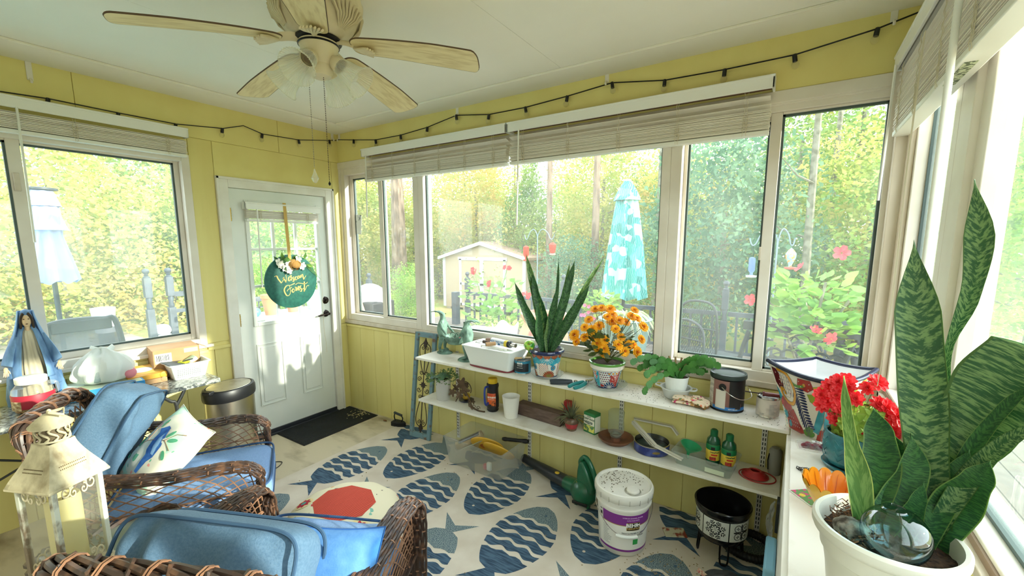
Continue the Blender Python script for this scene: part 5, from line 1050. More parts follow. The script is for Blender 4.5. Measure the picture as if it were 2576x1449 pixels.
for x in (-.2, .2):
    for y in (-.2, .2): O('leg', MB().cyl((x, y, -.035), (x, y, .48), .02, n=8), WK, t)
lattice(t, lambda u, v: (-.2+.4*u, .2, .45-.3*v), 8, name='side_lattice'); lattice(t, lambda u, v: (.2, -.2+.4*u, .45-.3*v), 8, name='side_lattice')
# lantern and candle
LT = mat('lantern_paint', 'CFC3A2', .6, c2='8F8062', scale=14, detail=8, lo=.45, hi=.72, bump=.3, bscale=50); LTW = mat('lantern_chipped', 'D5D6C6', .6, c2='7E6E5A', scale=16, detail=6, lo=.45, hi=.6)
t = T('lantern', 'distressed cream metal lantern with pagoda roof in the left foreground', 'lantern', (1.70, -2.335, .5395), R(24)); t.scale = (.67, .67, 1.04)
w0 = .098
for sx in (-1, 1):
    for sy in (-1, 1): O('corner_post', MB().box(sx*w0-.011, sx*w0+.011, sy*w0-.011, sy*w0+.011, .02, .335), LTW, t, bevel=.002)
O('base', MB().box(-.125, .125, -.125, .125, 0, .018), LT, t, bevel=.003)
LG = glassy('lantern_glass', (.98, .98, .97), .05, (.8, .8, .72), .08, hvar=.08)
for k in range(4):
    M = Matrix.Rotation(k*PI/2, 4, 'Z'); b = MB().at(M); b.box(-w0+.01, w0-.01, w0+.001, w0+.003, .02, .335); O('glass_panel', b, LG, t)
    b = MB().at(M)
    for s in (-1, 1):
        for z, q in ((.30, 1), (.055, -1)):
            b.tube(spiral((s*.055, w0+.008, z), .026, PI/2 if q > 0 else -PI/2, 1.2, 14, s*q), .0035, 5); b.tube(spiral((s*.022, w0+.008, z-.012*q), .018, PI/2 if q > 0 else -PI/2, 1.2, 12, -s*q), .003, 5); b.tube([(s*.085, w0+.008, z+.02*q), (s*.055, w0+.008, z+.026*q), (s*.03, w0+.008, z+.01*q), (0, w0+.008, z+.024*q)], .0035, 5)
    O('scroll_trim', b, LT, t, kind='stuff')
def roof(u, v):
    a = u*4; i = int(a) % 4; f = a-int(a); c = [(-1, -1), (1, -1), (1, 1), (-1, 1)]; p, q = c[i], c[(i+1) % 4]; x = p[0]+(q[0]-p[0])*f; y = p[1]+(q[1]-p[1])*f
    s = .076*(1-v)**1.5+.052; up = .018*(abs(2*f-1)**3)*(1-v)**2*0; return (x*s, y*s, .325+.015*(1-v)*0+.125*v**.85+up)
O('roof', MB().grid(roof, 40, 12, True), LT, t, solid=.003, ang=28); O('eave', MB().box(-.131, .131, -.131, .131, .318, .326), LT, t, bevel=.002)
b = MB()
for k in range(4):
    for j in range(-7, 8):
        for q in (0, 1): M = Matrix.Rotation(k*PI/2, 4, 'Z'); b.at(M); b.sph((j*.0075, -.098+.006*q, .372+.009*q), .0022, 5, 4)
O('punched_dots', b, mat('dot_dark', '7A6A4C', .8), t, kind='stuff')
b = MB(); b.lathe([(.062, .452), (.064, .455), (.062, .458)], n=28); b.lathe([(.058, .498), (.06, .5), (.058, .503)], n=28)
for k in range(12): a = k*PI/6; b.tube([((.060)*math.cos(a+.26*math.sin(q)), .060*math.sin(a+.26*math.sin(q)), .456+.044*q/PI/2) for q in [i*2*PI/8 for i in range(9)]], .0042, 5)
O('pierced_collar', b, LT, t, kind='stuff'); O('collar_core', MB().cyl((0, 0, .45), (0, 0, .50), .047, n=20), mat('collar_dark', '6E6048', .8), t)
O('cap', MB().lathe([(.078, .498), (.08, .503), (.06, .516), (.045, .525), (.025, .535), (.0, .54)], n=36), LT, t); b = MB(); b.sph((0, 0, .541), .01); b.tube([(0, -.0, .54), (.045, .03, .548), (.085, .0, .536), (.045, -.03, .548), (0, 0, .54)], .0045, 6); O('ring', b, LT, t)
t = T('pillar_candle', 'thick pale yellow pillar candle inside the lantern', 'candle', (1.70, -2.335, .5595)); t.scale = (.67, .67, 1.04); CW = mat('candle_wax', 'F0E6A8', .5, transl=.3)
O('wax', MB().lathe([(0, 0), (.064, 0), (.066, .01), (.066, .235), (.062, .246), (.055, .244), (.042, .222), (0, .215)], n=36), CW, t); O('wick', MB().tube([(0, 0, .215), (.002, 0, .232), (.006, .0, .238)], .002, 5), BLACK, t)
# ================= UPPER SHELF =================
ZT = .7605; ZL = .4205
PAT = mat('verdigris', '7FA090', .55, .2, c2='4F6B60', scale=16, detail=6, lo=.4, hi=.65, bump=.3, bscale=60)
t = T('rabbit_statue', 'verdigris bronze statue of two upright rabbits carrying a basket', 'statue', (1.50, -.105, ZT))
def skin(name, pts, edges, rads, m, par, sub=2):
    me = bpy.data.meshes.new(name); me.from_pydata(pts, edges, []); o = bpy.data.objects.new(name, me); col.objects.link(o); o.parent = par
    sk = o.modifiers.new('skin', 'SKIN'); sl2 = me.skin_vertices[0].data
    for i, r_ in enumerate(rads): sl2[i].radius = (r_, r_) if not isinstance(r_, tuple) else r_
    sl2[0].use_root = True
    ss = o.modifiers.new('sub', 'SUBSURF'); ss.levels = sub; ss.render_levels = sub
    dg = bpy.context.evaluated_depsgraph_get(); m2 = bpy.data.meshes.new_from_object(o.evaluated_get(dg)); o.modifiers.clear(); o.data = m2; m2.materials.clear(); m2.materials.append(m); m2.shade_smooth(); return o
def rabbit(s, x0, y0, h):
    # s=+1 faces +x (towards the basket)
    P = [(x0, y0, .165), (x0-s*.004, y0, .215), (x0-s*.002, y0, .255), (x0+s*.004, y0, .285), (x0+s*.002, y0, .315*h), (x0+s*.034, y0, .305*h),   # pelvis, torso, neck, head, muzzle
         (x0+s*.01, y0-.028, .11), (x0-s*.006, y0-.030, .055), (x0-s*.004, y0-.030, .028), (x0+s*.034, y0-.032, .020),
         (x0+s*.01, y0+.028, .11), (x0-s*.006, y0+.030, .055), (x0-s*.004, y0+.030, .028), (x0+s*.034, y0+.032, .020),
         (x0+s*.008, y0-.032, .25), (x0+s*.04, y0-.042, .20), (x0+s*.082, y0-.045, .165),
         (x0+s*.008, y0+.032, .25), (x0+s*.04, y0+.042, .20), (x0+s*.082, y0+.045, .165),
         (x0-s*.02, y0-.010, .33*h), (x0-s*.055, y0-.018, .338*h), (x0-s*.10, y0-.024, .328*h), (x0-s*.02, y0+.010, .33*h), (x0-s*.055, y0+.018, .334*h), (x0-s*.10, y0+.024, .32*h), (x0-s*.03, y0, .155)]
    E = [(0, 1), (1, 2), (2, 3), (3, 4), (4, 5), (0, 6), (6, 7), (7, 8), (8, 9), (0, 10), (10, 11), (11, 12), (12, 13), (2, 14), (14, 15), (15, 16), (2, 17), (17, 18), (18, 19), (4, 20), (20, 21), (21, 22), (4, 23), (23, 24), (24, 25), (0, 26)]
    Rr = [.036, .040, .034, .018, .026, .015, .021, .013, .012, .011, .021, .013, .012, .011, .013, .010, .009, .013, .010, .009, (.010, .007), (.016, .006), (.006, .003), (.010, .007), (.016, .006), (.006, .003), .012]
    return skin('rabbit', P, E, Rr, PAT, t)
for s, x0, y0, h in ((1, -.165, .03, 1.0), (-1, .165, -.055, .93)):
    o = rabbit(s, x0, y0, h); b = MB(); [b.sph((x0+s*.018, y0+q*.022, .318*h), .004, 8, 6) for q in (-1, 1)]; O('eye', b, mat('patina_dark', '2F4038', .5), o)
    b = MB(); b.grid(lambda u, v: ((x0+.02*s)+(.065*(1-v)+.0)*(1+.06*math.sin(9*PI*u))*math.cos(2*PI*u), y0+.052*(1-v)*(1+.06*math.sin(9*PI*u))*math.sin(2*PI*u), .006+.022*math.sin(PI/2*v)+.003*math.sin(30*u)), 36, 8, True); b.lathe([(0, 0), (.068, 0), (.066, .007)], (x0+.02*s, y0, 0), 30, sy=.82); O('base', b, PAT, t)
b = MB(); c = (0, -.012, .10); b.lathe([(0, 0), (.06, .002), (.078, .02), (.085, .045), (.092, .062), (.086, .062), (.078, .05), (.07, .02), (0, .012)], c, 36, sx=1, sy=.72); O('basket', b, PAT, t)
b = MB(); b.tube([(c[0]+.091*math.cos(a)+.003*math.cos(14*a), c[1]+.066*math.sin(a), c[2]+.062+.003*math.sin(14*a)) for a in [2*PI*i/70 for i in range(70)]], .0045, 6, True); O('basket_rim', b, PAT, t)
for x in (-.01, .04): O('basket_handle', MB().tube(arc((x, c[1]-.005, c[2]+.062), .032, 0, PI, 12), .0035, 6), PAT, t)
t = T('red_tools', 'red-handled pliers and blades lying in the rabbits\' basket', 'tool', (1.50, -.115, .905)); O('red_handle', MB().tube([(-.03, 0, -.015), (.02, .01, .0), (.06, .0, .006)], [.007, .009, .007], 8, flat=.6), mat('tool_red', 'B5353A', .4), t); O('red_handle', MB().tube([(-.03, .02, -.015), (.02, .025, .0), (.055, .02, .004)], [.007, .009, .007], 8, flat=.6), mat('tool_red', 'B5353A', .4), t); O('blade', MB().box(-.06, -.02, .0, .014, -.022, -.012), STEEL, t)
CLR = glassy('clear_box', (.94, .96, .95), .22, (.85, .88, .87), .06)
t = T('clear_tub', 'small clear plastic tub with metal lid behind the right rabbit', 'tub', (1.63, -.025, ZT), 0); O('tub', MB().box(-.045, .045, -.02, .02, 0, .05), CLR, t, bevel=.006); O('lid', MB().box(-.048, .048, -.021, .021, .05, .056), STEEL, t, bevel=.002)
t = T('white_tub', 'large white plastic tub on a red tray, heaped with caulk and brushes', 'tub', (1.925, -.16, ZT+.009), -.05)
O('tub', bin_mb(.43, .25, .145, .04, .03), WP, t); O('tub_lid', MB().box(-.205, .205, -.115, .115, .132, .138), WP, t, bevel=.002)
b = MB(); b.prism([(.19*math.copysign(abs(math.cos(a))**.4, math.cos(a)), .105*math.copysign(abs(math.sin(a))**.4, math.sin(a))) for a in [2*PI*i/48 for i in range(48)]], 0, .008); o = O('tray', b, mat('tray_red', '7C2B33', .5), loc=(1.925, -.165, ZT), rot=(0, 0, -.05), bevel=.002); tag(o, 'dark red tray under the white tub', 'tray')
t = T('caulk_tube', 'caulk cartridge with blue lettering lying on the white tub', 'tube', (1.985, -.17, ZT+.181), -.18)
def hcyl(b, x0, x1, r, c=(0, 0), n=18, r1=None): return b.cyl((x0, c[0], c[1]), (x1, c[0], c[1]), r, r1, n)
O('barrel', hcyl(MB(), -.10, .085, .024), mat('tube_white', 'E6EAEC', .4), t); O('label_band', hcyl(MB(), .035, .062, .0246), mat('tube_yellow', 'E0C43A', .5), t); O('label_band', hcyl(MB(), .062, .085, .0245), BLACK, t); O('plunger', hcyl(MB(), .085, .13, .015), STEEL, t); O('nozzle', hcyl(MB(), -.16, -.10, .012, r1=.022), mat('tube_core', '8A6A58', .6), t)
text('lettering', 'ALEX FAST DRY', .020, mat('print_blue', '3A6EA8', .5), t, Matrix.Translation((-.03, 0, 0)) @ Matrix(((1, 0, 0, 0), (0, 0, -1, 0), (0, 1, 0, 0), (0, 0, 0, 1))) @ Matrix.Translation((0, .006, .0242))); O('print_patch', MB().box(-.02, .0, -.0245, -.024, -.016, -.002), mat('print_blue', '3A6EA8', .5), t)
t = T('caulk_gun', 'white caulking gun frame with handle hanging over the tub front', 'tool', (1.96, -.235, ZT+.153), -.08); b = MB(); b.box(-.12, .11, -.006, .006, 0, .008); b.box(.055, .085, -.012, .004, -.05, .012); O('frame', b, mat('gun_white', 'DAD8CC', .5), t, bevel=.002); O('trigger', MB().tube([(-.11, -.004, .004), (-.125, -.008, -.02), (-.12, -.01, -.045)], .005, 6), mat('gun_white', 'DAD8CC', .5), t)
t = T('paint_roller', 'dark-handled paint roller frame lying at the back left of the white tub', 'tool', (1.80, -.12, ZT+.155), .1); O('handle', hcyl(MB(), -.02, .06, .012), mat('dark_grip', '4C3E38', .5), t); O('wire_frame', MB().tube([(-.02, 0, 0), (-.07, 0, 0), (-.08, 0, -.006), (-.075, -.02, -.008), (-.03, -.025, -.008)], .003, 6), STEEL, t)
t = T('paper_roll', 'short brown cardboard tube end beside the caulk cartridge', 'tube', (1.93, -.235, ZT+.178), .9); O('tube', hcyl(MB(), -.035, .035, .014), CB, t); O('core', hcyl(MB(), -.036, .036, .009), BLACK, t)
# small paint can with brush
def can(name, lab, loc, r, h, wallm, lid=None, rz=0, rim=STEEL):
    t = T(name, lab, 'paint can', loc, rz); O('body', MB().lathe([(0, .003), (r*.98, .003), (r, 0), (r, .004), (r*.985, .006), (r*.985, h-.006), (r, h-.004), (r*1.01, h), (r*.95, h), (r*.93, h-.008), (r*.86, h-.009), (r*.85, h-.012)], n=48), wallm, t); return t
t = can('paint_can', 'small teal and black sample paint can with a brush laid across it', (2.165, -.185, ZT), .056, .095, STEEL, rz=-.35)
O('label', MB().lathe([(.0561, .006), (.0565, .008), (.0565, .088), (.0561, .09)], n=48), mat('label_teal', '2C7F9B', .4), t); O('label_dark', MB().lathe([(.0567, .016), (.057, .017), (.057, .072), (.0567, .073)], n=40, a0=-2.9, a1=.1), mat('label_black', '1F262C', .4), t)
def wtext(name, s, size, m, par, r, z, a, **kw): 
    """text wrapped on a vertical cylinder of radius r, height z, centred on azimuth a"""
    return text(name, s, size, m, par, Matrix.Translation((0, 0, z)) @ Matrix.Rotation(a+PI/2, 4, 'Z') @ Matrix(((1, 0, 0, 0), (0, 0, -1, 0), (0, 1, 0, 0), (0, 0, 0, 1))), wrap=r, **kw)
WPR = mat('print_white', 'EFEFE8', .5); BPR = mat('print_black', '1C1C1E', .5); GPR = mat('print_grey', '8C8F90', .5)
wtext('lettering', 'BEHR', .017, WPR, t, .0572, .075, -1.05, bold=.0006); wtext('lettering', 'MARQUEE', .008, WPR, t, .0572, .060, -1.05); wtext('lettering', 'PAINT & PRIMER', .006, WPR, t, .0572, .045, -1.05); O('paint', MB().disc((0, 0, .083), .048), mat('can_inside', '34424A', .4), t)
t = T('paint_brush', 'worn paint brush with pale bristles laid across the small paint can', 'brush', (2.165, -.195, ZT+.099), .55); O('handle', MB().tube([(-.09, 0, .0), (-.05, 0, .002), (0, 0, .004)], [.004, .008, .007], 8, flat=.5), mat('brush_wood', 'C9A878', .6), t); O('ferrule', MB().box(0, .022, -.011, .011, .0, .009), STEEL, t, bevel=.002); O('bristles', MB().box(.022, .06, -.012, .012, .001, .010), mat('bristle', 'D2BC94', .9, c2='A98F68', scale=90, stretch=(.1, 1, 1)), t, bevel=.002)
t = T('glass_stake_ball', 'mottled green blown-glass ball on a stake in the blue-rimmed pot', 'garden ornament', (2.235, -.215, ZT+.17)); O('ball', MB().sph((0, 0, .035), .037, 24, 16), mat('green_glass', '3F9A3C', .12, c2='A6D44A', scale=34, detail=4, lo=.4, hi=.55, coat=.6), t)
b = MB(); [b.sph((.035*math.sin(p_)*math.cos(a), .035*math.sin(p_)*math.sin(a), .035-.035*math.cos(p_)), .0045, 6, 5) for a, p_ in [(rnd.uniform(0, 6.28), rnd.uniform(.3, 2.8)) for _ in range(26)]]; O('orange_flecks', b, mat('orange_fleck', 'B0602A', .3), t, kind='stuff'); O('stem', MB().tube([(0, 0, .0), (.006, .008, -.02), (.02, .02, -.035)], [.009, .007, .005], 8), mat('green_glass2', '4FA04A', .15), t)
# ---- painted pottery ----
COBALT = mat('cobalt', '18203F', .28, coat=.3)
def pot_surface(rb, rt, h, bulge=0): 
    """returns f(a,z,off) on a tapered pot"""
    return lambda a, z, off=.0006: (lambda r: (r*math.cos(a), r*math.sin(a), z))(rb+(rt-rb)*z/h+bulge*math.sin(PI*z/h)+off)
class Deco:
    """glazed painted shapes laid on a pot surface f(a, z)"""
    def __init__(s, f, r): s.f = f; s.r = r; s.mb = {}
    def poly(s, pts, mt_, lv=0, line=None):
        b = s.mb.setdefault(mt_.name, (MB(), mt_))[0]; big = max(max(p[0] for p in pts)-min(p[0] for p in pts), max(p[1] for p in pts)-min(p[1] for p in pts)) > .028
        if big:
            o_ = []
            for i in range(len(pts)):
                a_, c_ = pts[i], pts[(i+1) % len(pts)]; m = max(1, int(math.hypot(a_[0]-c_[0], a_[1]-c_[1])/.008)); o_ += [(a_[0]+(c_[0]-a_[0])*j/m, a_[1]+(c_[1]-a_[1])*j/m) for j in range(m)]
            orig = pts; pts = o_
        cx = sum(p[0] for p in pts)/len(pts); cy = sum(p[1] for p in pts)/len(pts); vs = []; n = len(pts); off = .0005+.0004*lv; Q = (0, .15, .3, .45, .6, .75, .88, 1) if big else (0, .5, 1)
        for q in Q: vs += [s.f((cx+(x-cx)*q)/s.r, cy+(y-cy)*q, off) for x, y in pts]
        b.add(vs, [(q*n+j, q*n+(j+1) % n, (q+1)*n+(j+1) % n, (q+1)*n+j) for q in range(len(Q)-1) for j in range(n)])
        if line: s.line(list(pts)+[pts[0]], line, .0007, lv+1)
    def line(s, pts, m, w=.0008, lv=2):
        b = s.mb.setdefault(m.name, (MB(), m))[0]; off = .0005+.0004*lv; vs = []
        P = [Vector((x, y)) for x, y in pts]
        for i in range(len(P)):
            d = P[min(i+1, len(P)-1)]-P[max(i-1, 0)]; d = d.normalized() if d.length > 0 else Vector((1, 0)); nn = Vector((-d.y, d.x))*w
            a, c = P[i]-nn, P[i]+nn; vs += [s.f(a.x/s.r, a.y, off), s.f(c.x/s.r, c.y, off)]
        b.add(vs, [(2*i, 2*i+1, 2*i+3, 2*i+2) for i in range(len(P)-1)])
    def petal(s, x, y, a, l, w, m, lv=1, line=None):
        pts = []
        for i in range(12):
            q = 2*PI*i/12; u = l*(.5-.5*math.cos(q)); v = w*.5*math.sin(q)*(.5+.7*u/l); pts.append((x+u*math.cos(a)-v*math.sin(a), y+u*math.sin(a)+v*math.cos(a)))
        s.poly(pts, m, lv, line)
    def dot(s, x, y, r, m, lv=2, line=None): s.poly([(x+r*math.cos(i*PI/5), y+r*math.sin(i*PI/5)) for i in range(10)], m, lv, line)
    def fan(s, x, y, a0, a1, n, l, w, m, lv=1, line=None): [s.petal(x, y, a0+(a1-a0)*i/(n-1), l, w, m, lv, line) for i in range(n)]
    def grid(s, x0, x1, y0, y1, st_, m, dm=None, w=.0007, inside=lambda x, y: True):
        k = x0-(y1-y0)
        while k < x1:
            for sg in (1, -1):
                seg = []
                for i in range(24):
                    yy = y0+(y1-y0)*i/23; xx = k+(yy-y0) if sg > 0 else k+(y1-yy)
                    if x0 <= xx <= x1 and inside(xx, yy): seg.append((xx, yy))
                    else:
                        if len(seg) > 1: s.line(seg, m, w, 2)
                        seg = []
                if len(seg) > 1: s.line(seg, m, w, 2)
            k += st_
        if dm:
            xx = x0+st_/2
            while xx < x1:
                yy = y0+st_/2
                while yy < y1:
                    if inside(xx, yy): s.dot(xx, yy, .0016, dm, 2)
                    yy += st_/1
                xx += st_
    def done(s, par):
        for k, (b, m) in s.mb.items(): O('painted_'+k.split('.')[0].replace('glaze_', ''), b, m, par, kind='stuff', ang=80)
def gl(n, h, **k): return mat('glaze_'+n, h, .18, coat=.5, **k)
GW = gl('white', 'ECE6DA'); GC = gl('cobalt', '1A2656'); GR_ = gl('red', 'B5342C', c2='9E2A28', scale=40); GRK = gl('rose', 'D05C58', c2='B83F44', scale=50); GG = gl('green', '5E9440'); GG2 = gl('lime', '9AB03A'); GO = gl('ochre', 'D99A2E'); GT = gl('teal', '1F8FA8', c2='3AB0C4', scale=30); GM = gl('maroon', '5E1A22'); GBK = gl('black', '20242C'); GBR = gl('brown', '8A3E22', c2='C07048', scale=40); GGY = gl('grey', '6E6A66')
def saucer(lab, loc, r):
    t = T('plant_saucer', lab, 'saucer', loc); O('saucer', MB().lathe([(0, .001), (r*.8, .001), (r*.84, .004), (r, .024), (r*1.02, .025), (r*.99, .022), (r*.82, .0035), (0, .003)], n=48), CLR, t)
    b = MB(); [b.lathe([(r*q, .0036), (r*q+.001, .005), (r*q+.002, .0036)], n=40) for q in (.3, .5, .7)]; O('moulded_rings', b, CLR, t); return t
saucer('clear plastic saucer under the blue-rimmed painted pot', (2.345, -.165, ZT), .11)
t = T('painted_pot', 'blue-rimmed painted pot with red shells and white lattice, holding the tall snake plant', 'flower pot', (2.34, -.165, ZT+.005), -1.05)
O('pot', MB().lathe([(0, 0), (.07, 0), (.072, .004), (.100, .155), (.104, .160)], n=48), GW, t); O('rim', MB().lathe([(.1, .156), (.112, .16), (.118, .172), (.115, .181), (.106, .182), (.098, .172), (.095, .15)], n=48), GC, t); O('foot', MB().lathe([(.0725, 0), (.0735, .008), (.0732, .012)], n=40), GC, t)
f = pot_surface(.0712, .1005, .155); D_ = Deco(f, .088); r8 = .088
for k in range(4):
    x0 = k*r8*PI/2
    D_.poly([(x0-.07, .10), (x0-.07, .145), (x0+.07, .145), (x0+.07, .10), (x0+.035, .085), (x0, .10), (x0-.035, .085)], GT, 0)
    D_.fan(x0, .135, -2.9, -.25, 7, .045, .012, GT, 1, GW)
    for dx in (-.045, 0, .045): D_.poly([(x0+dx-.021, .155), (x0+dx+.021, .155), (x0+dx+.019, .140), (x0+dx, .130), (x0+dx-.019, .140)], GBR, 2, GBK)
    D_.dot(x0+.044, .07, .018, GT, 1, GC); D_.fan(x0+.044, .07, 0, 2*PI*7/8, 8, .018, .010, gl('skyblue', '57B7D6'), 2, GC); D_.dot(x0+.044, .07, .004, GO, 3)
    D_.poly([(x0-.060, .022), (x0-.050, .10), (x0-.005, .105), (x0+.012, .055), (x0-.03, .012)], GW, 1, GBR); D_.grid(x0-.058, x0+.008, .02, .10, .014, GBR, GC, .0009, lambda x, y, x0=x0: x < x0+.01-(.055-y)*.5 and y < .1)
    D_.fan(x0+.015, .006, .25, PI-.25, 9, .048, .013, GR_, 3, GG); D_.dot(x0+.015, .008, .008, GR_, 4, GG)
D_.done(t); O('soil', MB().disc((0, 0, .166), .098), SOIL, t)
# snake plant leaves
def leafmat2(name, base, band, edge=None, sc=26, amt=.5):
    m = bpy.data.materials.new(name); m.use_nodes = True; n = m.node_tree.nodes; l = m.node_tree.links; b = n['Principled BSDF']; b.inputs['Roughness'].default_value = .38
    uv = n.new('ShaderNodeUVMap'); se = n.new('ShaderNodeSeparateXYZ'); l.new(uv.outputs[0], se.inputs[0])
    ab = n.new('ShaderNodeMath'); ab.operation = 'SUBTRACT'; ab.inputs[1].default_value = .5; l.new(se.outputs[0], ab.inputs[0]); aa = n.new('ShaderNodeMath'); aa.operation = 'ABSOLUTE'; l.new(ab.outputs[0], aa.inputs[0])
    cmb = n.new('ShaderNodeCombineXYZ'); m1 = n.new('ShaderNodeMath'); m1.operation = 'MULTIPLY'; m1.inputs[1].default_value = 4.0; l.new(se.outputs[0], m1.inputs[0]); m2 = n.new('ShaderNodeMath'); m2.operation = 'MULTIPLY_ADD'; m2.inputs[1].default_value = sc; l.new(se.outputs[1], m2.inputs[0])
    m3 = n.new('ShaderNodeMath'); m3.operation = 'MULTIPLY'; m3.inputs[1].default_value = -6; l.new(aa.outputs[0], m3.inputs[0]); l.new(m3.outputs[0], m2.inputs[2]); l.new(m1.outputs[0], cmb.inputs[0]); l.new(m2.outputs[0], cmb.inputs[1])
    ob = n.new('ShaderNodeObjectInfo'); l.new(ob.outputs['Random'], cmb.inputs[2]); nz = n.new('ShaderNodeTexNoise'); nz.inputs['Scale'].default_value = 1.0; nz.inputs['Detail'].default_value = 5; nz.inputs['Roughness'].default_value = .6; l.new(cmb.outputs[0], nz.inputs['Vector'])
    cr = n.new('ShaderNodeValToRGB'); cr.color_ramp.elements[0].position = .44; cr.color_ramp.elements[1].position = .54; cr.color_ramp.elements[0].color = lin(base); cr.color_ramp.elements[1].color = lin(band); l.new(nz.outputs['Fac'], cr.inputs[0]); out = cr.outputs[0]
    if edge:
        gt = n.new('ShaderNodeMath'); gt.operation = 'GREATER_THAN'; gt.inputs[1].default_value = .465; l.new(aa.outputs[0], gt.inputs[0]); mx = n.new('ShaderNodeMix'); mx.data_type = 'RGBA'; mx.inputs[7].default_value = lin(edge); l.new(gt.outputs[0], mx.inputs[0]); l.new(out, mx.inputs[6]); out = mx.outputs[2]
    l.new(out, b.inputs['Base Color']); tr = n.new('ShaderNodeBsdfTranslucent'); l.new(out, tr.inputs[0]); ms = n.new('ShaderNodeMixShader'); ms.inputs[0].default_value = .3; l.new(b.outputs[0], ms.inputs[1]); l.new(tr.outputs[0], ms.inputs[2]); l.new(ms.outputs[0], n['Material Output'].inputs[0]); return m
def blade(par, P, W, face, m, twist=0, th=.003, fold=.25, wv=0, tipr=.12):
    """strap leaf along spline P; W widths per control point; face = direction the blade's flat side looks to"""
    C_ = spline(P, 7); n = len(C_)-1; wp = [(i/(len(W)-1), w_) for i, w_ in enumerate(W)]; face = Vector(face)
    def wid(v):
        k = v*(len(W)-1); i = min(int(k), len(W)-2); q = k-i; q = q*q*(3-2*q); return W[i]*(1-q)+W[i+1]*q
    def fn(off):
        def g(u, v):
            i = min(int(v*n), n-1); q = v*n-i; p = C_[i].lerp(C_[i+1], q); tg = (C_[i+1]-C_[i]).normalized(); sd = tg.cross(face).normalized(); nr = sd.cross(tg).normalized()
            if twist: a = twist*v; sd, nr = sd*math.cos(a)+nr*math.sin(a), nr*math.cos(a)-sd*math.sin(a)
            w_ = wid(v); s = u*2-1; return p+sd*s*w_/2+nr*(-fold*w_*(1-s*s)*.5+off*(1-s*s*.8)+wv*math.sin(v*14+s*2)*abs(s))
        return g
    b = MB(); b.grid(fn(th), 8, 26); g = fn(-th); b.grid(lambda u, v: g(1-u, v), 8, 26); return O('leaf', b, m, par, ang=80)
SN1 = leafmat2('snake_leaf_dark', '4F8048', '2A5632', None, 60); SN2 = leafmat2('snake_leaf_pale', '93B46C', '40703A', None, 46)
VD = Vector((1.33, -2.47, .3)).normalized()
t = T('snake_plant', 'tall dark snake plant in the blue-rimmed painted pot on the shelf', 'plant', (2.34, -.165, ZT+.165))
Xr = Vector((.838, .545, 0))   # sideways as seen from the room
def SP(pts, W, m, tw=0, d=0): blade(t, [Vector((0, 0, 0))+Xr*x+VD*dd*1+Vector((0, 0, z)) for x, z, dd in pts], [w_*1.22 for w_ in W], VD, m, tw, fold=.5)
SP([(-.01, 0, 0), (-.07, .13, .01), (-.15, .30, .02), (-.215, .47, .02)], [.022, .045, .052, .034, .0], SN1); SP([(-.02, 0, -.01), (-.045, .2, -.02), (-.09, .42, -.03), (-.145, .66, -.03)], [.02, .036, .042, .036, .0], SN2)
SP([(.0, .0, -.02), (-.02, .2, -.02), (-.075, .38, -.02), (-.095, .52, -.02)], [.02, .05, .052, .036, 0], SN1); SP([(-.03, 0, .02), (-.05, .12, .03), (-.055, .22, .03), (-.065, .33, .03)], [.018, .04, .04, .026, 0], SN1)
SP([(.01, 0, 0), (.02, .15, 0), (.045, .32, .0), (.075, .44, 0)], [.02, .04, .042, .026, 0], SN1); SP([(.02, 0, -.02), (.04, .2, -.02), (.065, .42, -.02), (.07, .62, -.02)], [.016, .022, .022, .016, 0], SN1, .5)
SP([(.02, .0, .01), (.07, .2, .01), (.13, .42, .01), (.175, .61, .01)], [.022, .042, .048, .036, 0], SN1); SP([(.03, 0, -.03), (.08, .25, -.03), (.12, .45, -.03), (.145, .60, -.03)], [.015, .02, .024, .016, 0], SN2)
SP([(.03, 0, .02), (.10, .14, .03), (.19, .30, .03), (.275, .45, .03)], [.022, .046, .056, .04, 0], SN1, .2); SP([(.04, 0, -.01), (.14, .2, -.01), (.24, .42, -.01), (.375, .64, -.01)], [.016, .024, .03, .022, 0], SN2)
SP([(-.0, .0, .03), (-.01, .10, .02), (.0, .16, .02), (.005, .24, .02)], [.012, .016, .016, .012, 0], SN2)
# secateurs
def pruner(name, lab, loc, rz, hm, c=.012):
    t = T(name, lab, 'secateurs', loc, rz)
    for s in (-1, 1): O('grip', MB().tube(spline([(-.16, s*.020, .012), (-.11, s*.026, .013), (-.06, s*.02, .013), (-.02, s*.008, .013)], 4), [.010]+[.012]*11+[.009], 8, flat=.7), hm, t)
    O('pivot', MB().cyl((0, 0, .004), (0, 0, .022), .012, n=14), STEEL, t); O('blade', MB().at(TR(0, 0, .012)).prism([(0, -.01), (.03, -.014), (.065, -.003), (.035, .008), (0, .01)], 0, .004), STEEL, t, bevel=.001); O('hook_blade', MB().at(TR(0, 0, .006)).prism([(0, .01), (.03, .018), (.055, .010), (.03, .006), (0, -.008)], 0, .005), STEEL, t, bevel=.001); return t
pruner('garden_secateurs', 'black-gripped silver secateurs lying on the shelf between the painted pots', (2.575, -.215, ZT), .55, mat('grip_black', '2A3238', .5)); pruner('garden_secateurs', 'teal-handled secateurs with red pivot beside the black pair', (2.64, -.185, ZT+.006), 1.35, mat('grip_teal', '1E7A78', .5))
